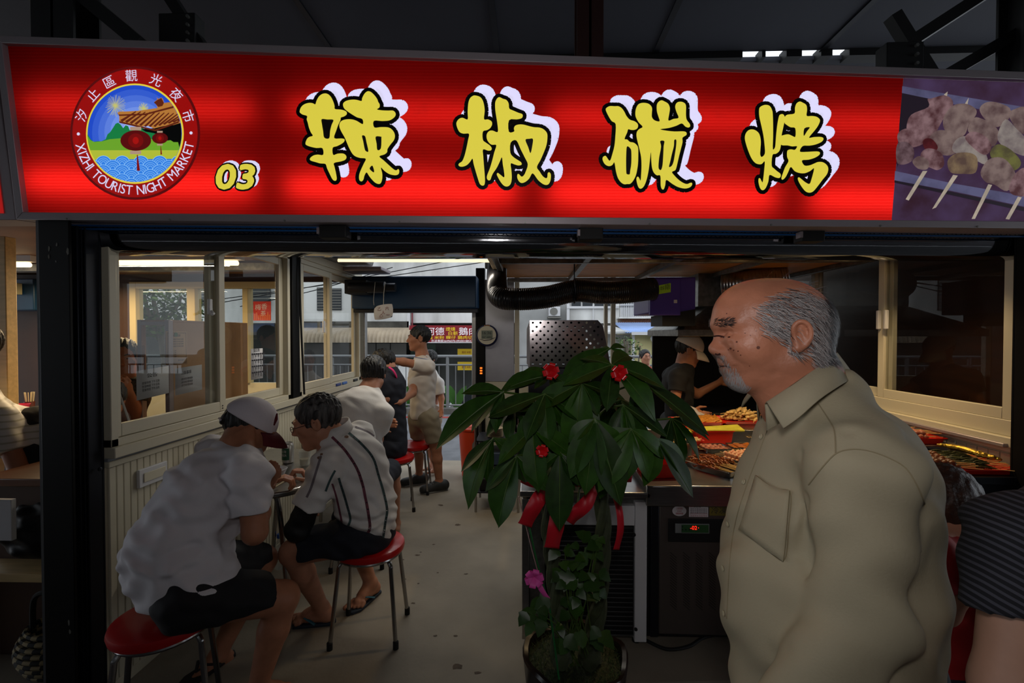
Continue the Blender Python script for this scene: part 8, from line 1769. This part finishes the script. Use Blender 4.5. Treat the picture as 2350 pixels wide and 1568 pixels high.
# papers taped to the window glass and notices
XG = XL-.012
for px0, py0, px1, py1, til, lb, ln in ((313, 852, 388, 920, .06, 'larger white paper taped low on the window glass, beside woman', [('公告', .3, .72, .022, .06)]+[('營業時間 下午五點', .15, .5-.12*i, .014, .10) for i in range(3)]), (402, 846, 464, 908, .04, 'smaller white paper taped on window glass near the stile', [('公告事項', .2, .74, .020, .07)]+[('請勿吸煙謝謝', .2, .52-.12*i, .013, .08) for i in range(3)])):
    a, c = PX(px0, py0, XG), PX(px1, py1, XG); sheet('notice', lb, XG, a.y, c.y, PX(px0, py1, XG).z, PX(px0, py0, XG).z, m_pap, ln, tilt=til)
a, c = PX(570, 801, XL-.042), PX(598, 868, XL-.042); sheet('calendar_sheet', 'narrow white timetable sheet stuck on the second window pane', XL-.026, a.y, c.y, c.z, a.z, m_pap, [('值日表', .2, .9, .03, .07)]+[('■■■■■■■', .05, .80-.2*i, .014, .15) for i in range(4)]+[('王 李 陳 林 張', .08, .73-.2*i, .016, .14) for i in range(4)]+[('一 二 三 四 五', .08, .67-.2*i, .016, .14) for i in range(4)])
a, c = PX(312, 793, cx-.0+.0), PX(334, 856, cx); b = None
t = thing('pink_notice', 'narrow pink notice with red characters on display case glass', 'notice', (cx-.15, cy-.002, 1.2)); p0, p1 = PY(313, 793, cy-.004), PY(334, 858, cy-.004); bx('sheet', t, p0.x, p1.x, cy-.006, cy-.004, p1.z, p0.z, m_papp, .0003); b = B()
for i, s_ in enumerate(('午', '光', '筆', '室')): add_text(b, s_, (p0.x+.008, cy-.0075, p0.z-.045-.035*i), (1, 0, 0), (0, 0, 1), .03)
b.build('print', M('ink_brown_red', (130, 60, 50), .7), t)
# orange toned counter below the window inside next stall
t = thing('neighbour_counter', 'brown wooden counter below the display case in next stall', 'counter', (-2.3, 2.9, 0)); bx('top', t, -2.55, -1.86, 2.0, 3.9, .82, .855, M('counter_brown', (104, 58, 28), .4, noise=(5, .2)), .004); bx('front', t, -2.5, -1.9, 2.05, 3.85, 0, .82, m_brn, .004)
# dishes on that counter
for i, (x, y, c, lb) in enumerate(((-2.0, 2.75, (150, 60, 30), 'orange brown dish on the next stall counter, nearer one'), (-1.98, 3.02, (176, 120, 80), 'tan dish on the next stall counter, farther one'))):
    b = B(); b.lathe([(.03, .857), (.05, .86), (.075, .895), (.072, .895), (.045, .865), (.001, .864)], 24, (x, y, 0), cap=False); tag(b.build('dish', M('dish_%d' % i, c, .4)), lb, 'dish')
# hanging white cable
b = B(); b.tube(spline([PX(222, 735, XL-.1), PX(232, 775, XL-.1), PX(255, 850, XL-.1), PX(280, 920, XL-.1), PX(297, 968, XL-.1)], 6), .0045, 6); tag(b.build('hanging_cable', m_wpaint), 'white cable hanging slantwise behind the front window', 'cable')
# woman and child
J = dict(pel=V3(-2.62, 2.72, .55), ch=pw(272, 915, 2.62), nk=pw(283, 868, 2.60), ls=pw(318, 890, 2.62), le=pw(312, 950, 2.6), lw=pw(296, 905, 2.50), rs=pw(238, 895, 2.58), re=pw(232, 955, 2.55), rw=pw(262, 960, 2.48), lh=V3(-2.55, 2.7, .54), rh=V3(-2.7, 2.7, .54), lk=V3(-2.6, 2.45, .5), rk=V3(-2.72, 2.45, .5), la=V3(-2.6, 2.4, .09), ra=V3(-2.72, 2.4, .09), tf=V3(.4, -.9, 0))
tw_, P_, R_2, sh_ = figure('dark haired woman in patterned brown top behind the window', (-2.6, 2.7, 0), J, M('leopard_top', (84, 66, 40), .8, noise=(90, .7, .45, .55), col2=(24, 18, 14)), m_short, M('skin_warm', (186, 110, 66), .5), hc=pw(280, 828, 2.60), fwd=(.62, -.75, .05), k=.96, vox=.007, wsh=.14, sleeve=.5, hems='lr', hairkw=dict(thick=.016, back=-.07, low=-.05, front=.055))
J = dict(pel=V3(-2.42, 2.42, .50), ch=pw(232, 985, 2.36), nk=pw(238, 952, 2.36), ls=pw(260, 975, 2.4), le=pw(262, 1020, 2.4), lw=pw(250, 1030, 2.3), rs=pw(215, 975, 2.34), re=pw(210, 1020, 2.34), rw=pw(225, 1030, 2.25), lh=V3(-2.38, 2.4, .5), rh=V3(-2.46, 2.4, .5), lk=V3(-2.3, 2.2, .5), rk=V3(-2.38, 2.2, .5), la=V3(-2.3, 2.2, .15), ra=V3(-2.38, 2.2, .15), tf=V3(.6, -.8, 0))
figure('dark haired child at the window corner below the woman', (-2.42, 2.42, 0), J, M('child_top', (74, 36, 26), .8), m_short, MATS['skin_warm'], hc=pw(246, 920, 2.36), fwd=(.55, -.8, -.1), k=.84, vox=.008, hands=False, hairkw=dict(thick=.018, back=-.075, low=-.06, front=.06))
# ------------------------------------------------------------------ left picture edge: open front of the next stall
t = thing('neighbour_shutter_box', 'blue shutter housing with white junction box at left edge', 'shutter', (-5.2, YN-.3, 1.8)); a, c, e, g = pq(-60, 640, 78, 712, YN-.25); bx('housing', t, a, c, YN-.25, YN-.01, e, g, m_blues, .01); a, c, e, g = pq(20, 650, 42, 676, YN-.3); bx('junction_box', t, a, c, YN-.34, YN-.26, e, g, M('box_beige', (150, 146, 120), .6), .005)
t = thing('neighbour_table', 'steel table with red basket at the left picture edge', 'table', (-4.95, 4.3, 0)); bx('top', t, -5.5, -4.72, 4.05, 4.6, .74, .765, m_steel, .004)
for x in (-5.4, -4.8):
    for y in (4.12, 4.52): bx('leg', t, x-.015, x+.015, y-.015, y+.015, 0, .74, m_chrome)
q = PZ(42, 950, .766); t = thing('plastic_basket', 'pink red plastic basket on the table at left edge', 'basket', q); b = B(); b.lathe([(.06, .001), (.08, .09), (.083, .09), (.083, .084), (.078, .082), (.058, .006)], 20, q); b.build('basket', M('basket_pink', (200, 50, 80), .5), t)
q = PZ(68, 945, .766); t = thing('chopstick_holder', 'dark cup filled with wooden chopsticks at left edge', 'holder', q); b = B(); b.lathe([(.035, .001), (.04, .1), (.036, .1), (.032, .006)], 20, q); b.build('cup', M('holder_brown', (84, 40, 34), .5), t)
for i in range(12): a = rng.uniform(0, 6.28); b = B(); p = q+Vector((.02*math.cos(a), .02*math.sin(a), .02)); b.tube([p, p+Vector((.015*math.cos(a), .015*math.sin(a), .17))], .004, 6); b.build('chopstick', MATS['chopstick_wood'], t)
b = B(); a, c = PY(-30, 600, 2.6), PY(12, 600, 2.6); b.box(a.x, c.x, 2.6, 2.66, 0, 2.1); o = struct(b.build('trim_5', m_woodl, bevel=.004))
# shelf, sack of cloth, woven basket near the lower left corner
t = thing('wooden_bench', 'pale wooden bench beside the black post at lower left', 'bench', (-2.35, 2.1, 0)); bx('top', t, -2.75, -1.98, 1.92, 2.28, .42, .46, m_woodl, .004)
for x in (-2.7, -2.03): bx('leg', t, x-.02, x+.02, 1.95, 2.25, 0, .42, m_woodl)
q = S(); q.ell((-2.28, 2.06, .60), (.16, .12, .135), None, .02); q.clip((0, 0, .461), (0, 0, -1)); q.disp(waves(.006, FOLDS)); tag(q.mesh('black_bag', .008, m_blackm), 'black bag lying on the bench at left edge', 'bag')
b = B(); b.box(-2.46, -2.24, 1.91, 1.93, .62, .80); o = b.build('white_board', m_pap, bevel=.002); o.location = (0, -.02, .0); tag(o, 'white board leaning before the black bag at left', 'board')
bk = thing('woven_basket', 'black and cream woven basket under the bench', 'basket', (-2.12, 1.98, 0)); m_bka, m_bkb = M('weave_cream', (150, 134, 98), .8), M('weave_black', (20, 18, 16), .8)
for r_ in range(9):
    z = .01+r_*.022; rr3 = .13+.012*math.sin(r_*.4)*3
    for par_, mt in ((0, m_bka), (1, m_bkb)):
        b = B()
        for k in range(28):
            if (k+r_) % 2 == par_: a0, a1 = 2*PI*k/28, 2*PI*(k+1)/28; b.tube([(-2.12+rr3*math.cos(a), 1.98+rr3*.75*math.sin(a), z+.011) for a in np.linspace(a0, a1, 4)], .0105, 6)
        stuff(b.build('weave_row', mt, bk))
b = B(); b.tube(spline([(-2.22, 1.95, .2), (-2.19, 1.93, .34), (-2.12, 1.92, .38), (-2.06, 1.93, .34), (-2.02, 1.95, .2)], 6), .011, 8); b.build('handle', m_bkb, bk)
# person in pale tee at the left edge
J = dict(pel=V3(-2.75, 2.45, .92), ch=pw(-40, 985, 2.4), nk=pw(-60, 870, 2.4), ls=pw(0, 960, 2.30), le=pw(45, 1085, 2.28), lw=pw(-10, 1120, 2.2), rs=pw(-120, 960, 2.5), re=pw(-130, 1080, 2.5), rw=pw(-90, 1130, 2.4), lh=V3(-2.7, 2.4, .88), rh=V3(-2.85, 2.5, .88), lk=V3(-2.7, 2.4, .45), rk=V3(-2.85, 2.5, .45), la=V3(-2.7, 2.4, .085), ra=V3(-2.85, 2.5, .085), tf=V3(-.4, -.9, 0))
m_ft = bpy.data.materials.new('faint_stripe_tee'); m_ft.use_nodes = True; nt = m_ft.node_tree; wv = nt.nodes.new('ShaderNodeTexWave'); wv.bands_direction = 'Z'; wv.inputs['Scale'].default_value = 9; wv.inputs['Distortion'].default_value = 1; tcn = nt.nodes.new('ShaderNodeTexCoord'); nt.links.new(tcn.outputs['Object'], wv.inputs[0]); cr_ = nt.nodes.new('ShaderNodeValToRGB'); cr_.color_ramp.elements[0].color = (.62, .60, .56, 1); cr_.color_ramp.elements[1].color = (.40, .38, .30, 1); cr_.color_ramp.elements[0].position = .75; cr_.color_ramp.elements[1].position = .95; nt.links.new(wv.outputs['Fac'], cr_.inputs[0]); nt.links.new(cr_.outputs[0], nt.nodes['Principled BSDF'].inputs['Base Color'])
figure('person in pale faintly striped tee, sleeve showing at left edge', (-2.75, 2.45, 0), J, m_ft, m_short, m_skin_a, hc=pw(-62, 800, 2.38), fwd=(-.6, -.6, -.3), k=1.0, vox=.008, hems='l', wsh=.17, sleeve=.62, hands=False)
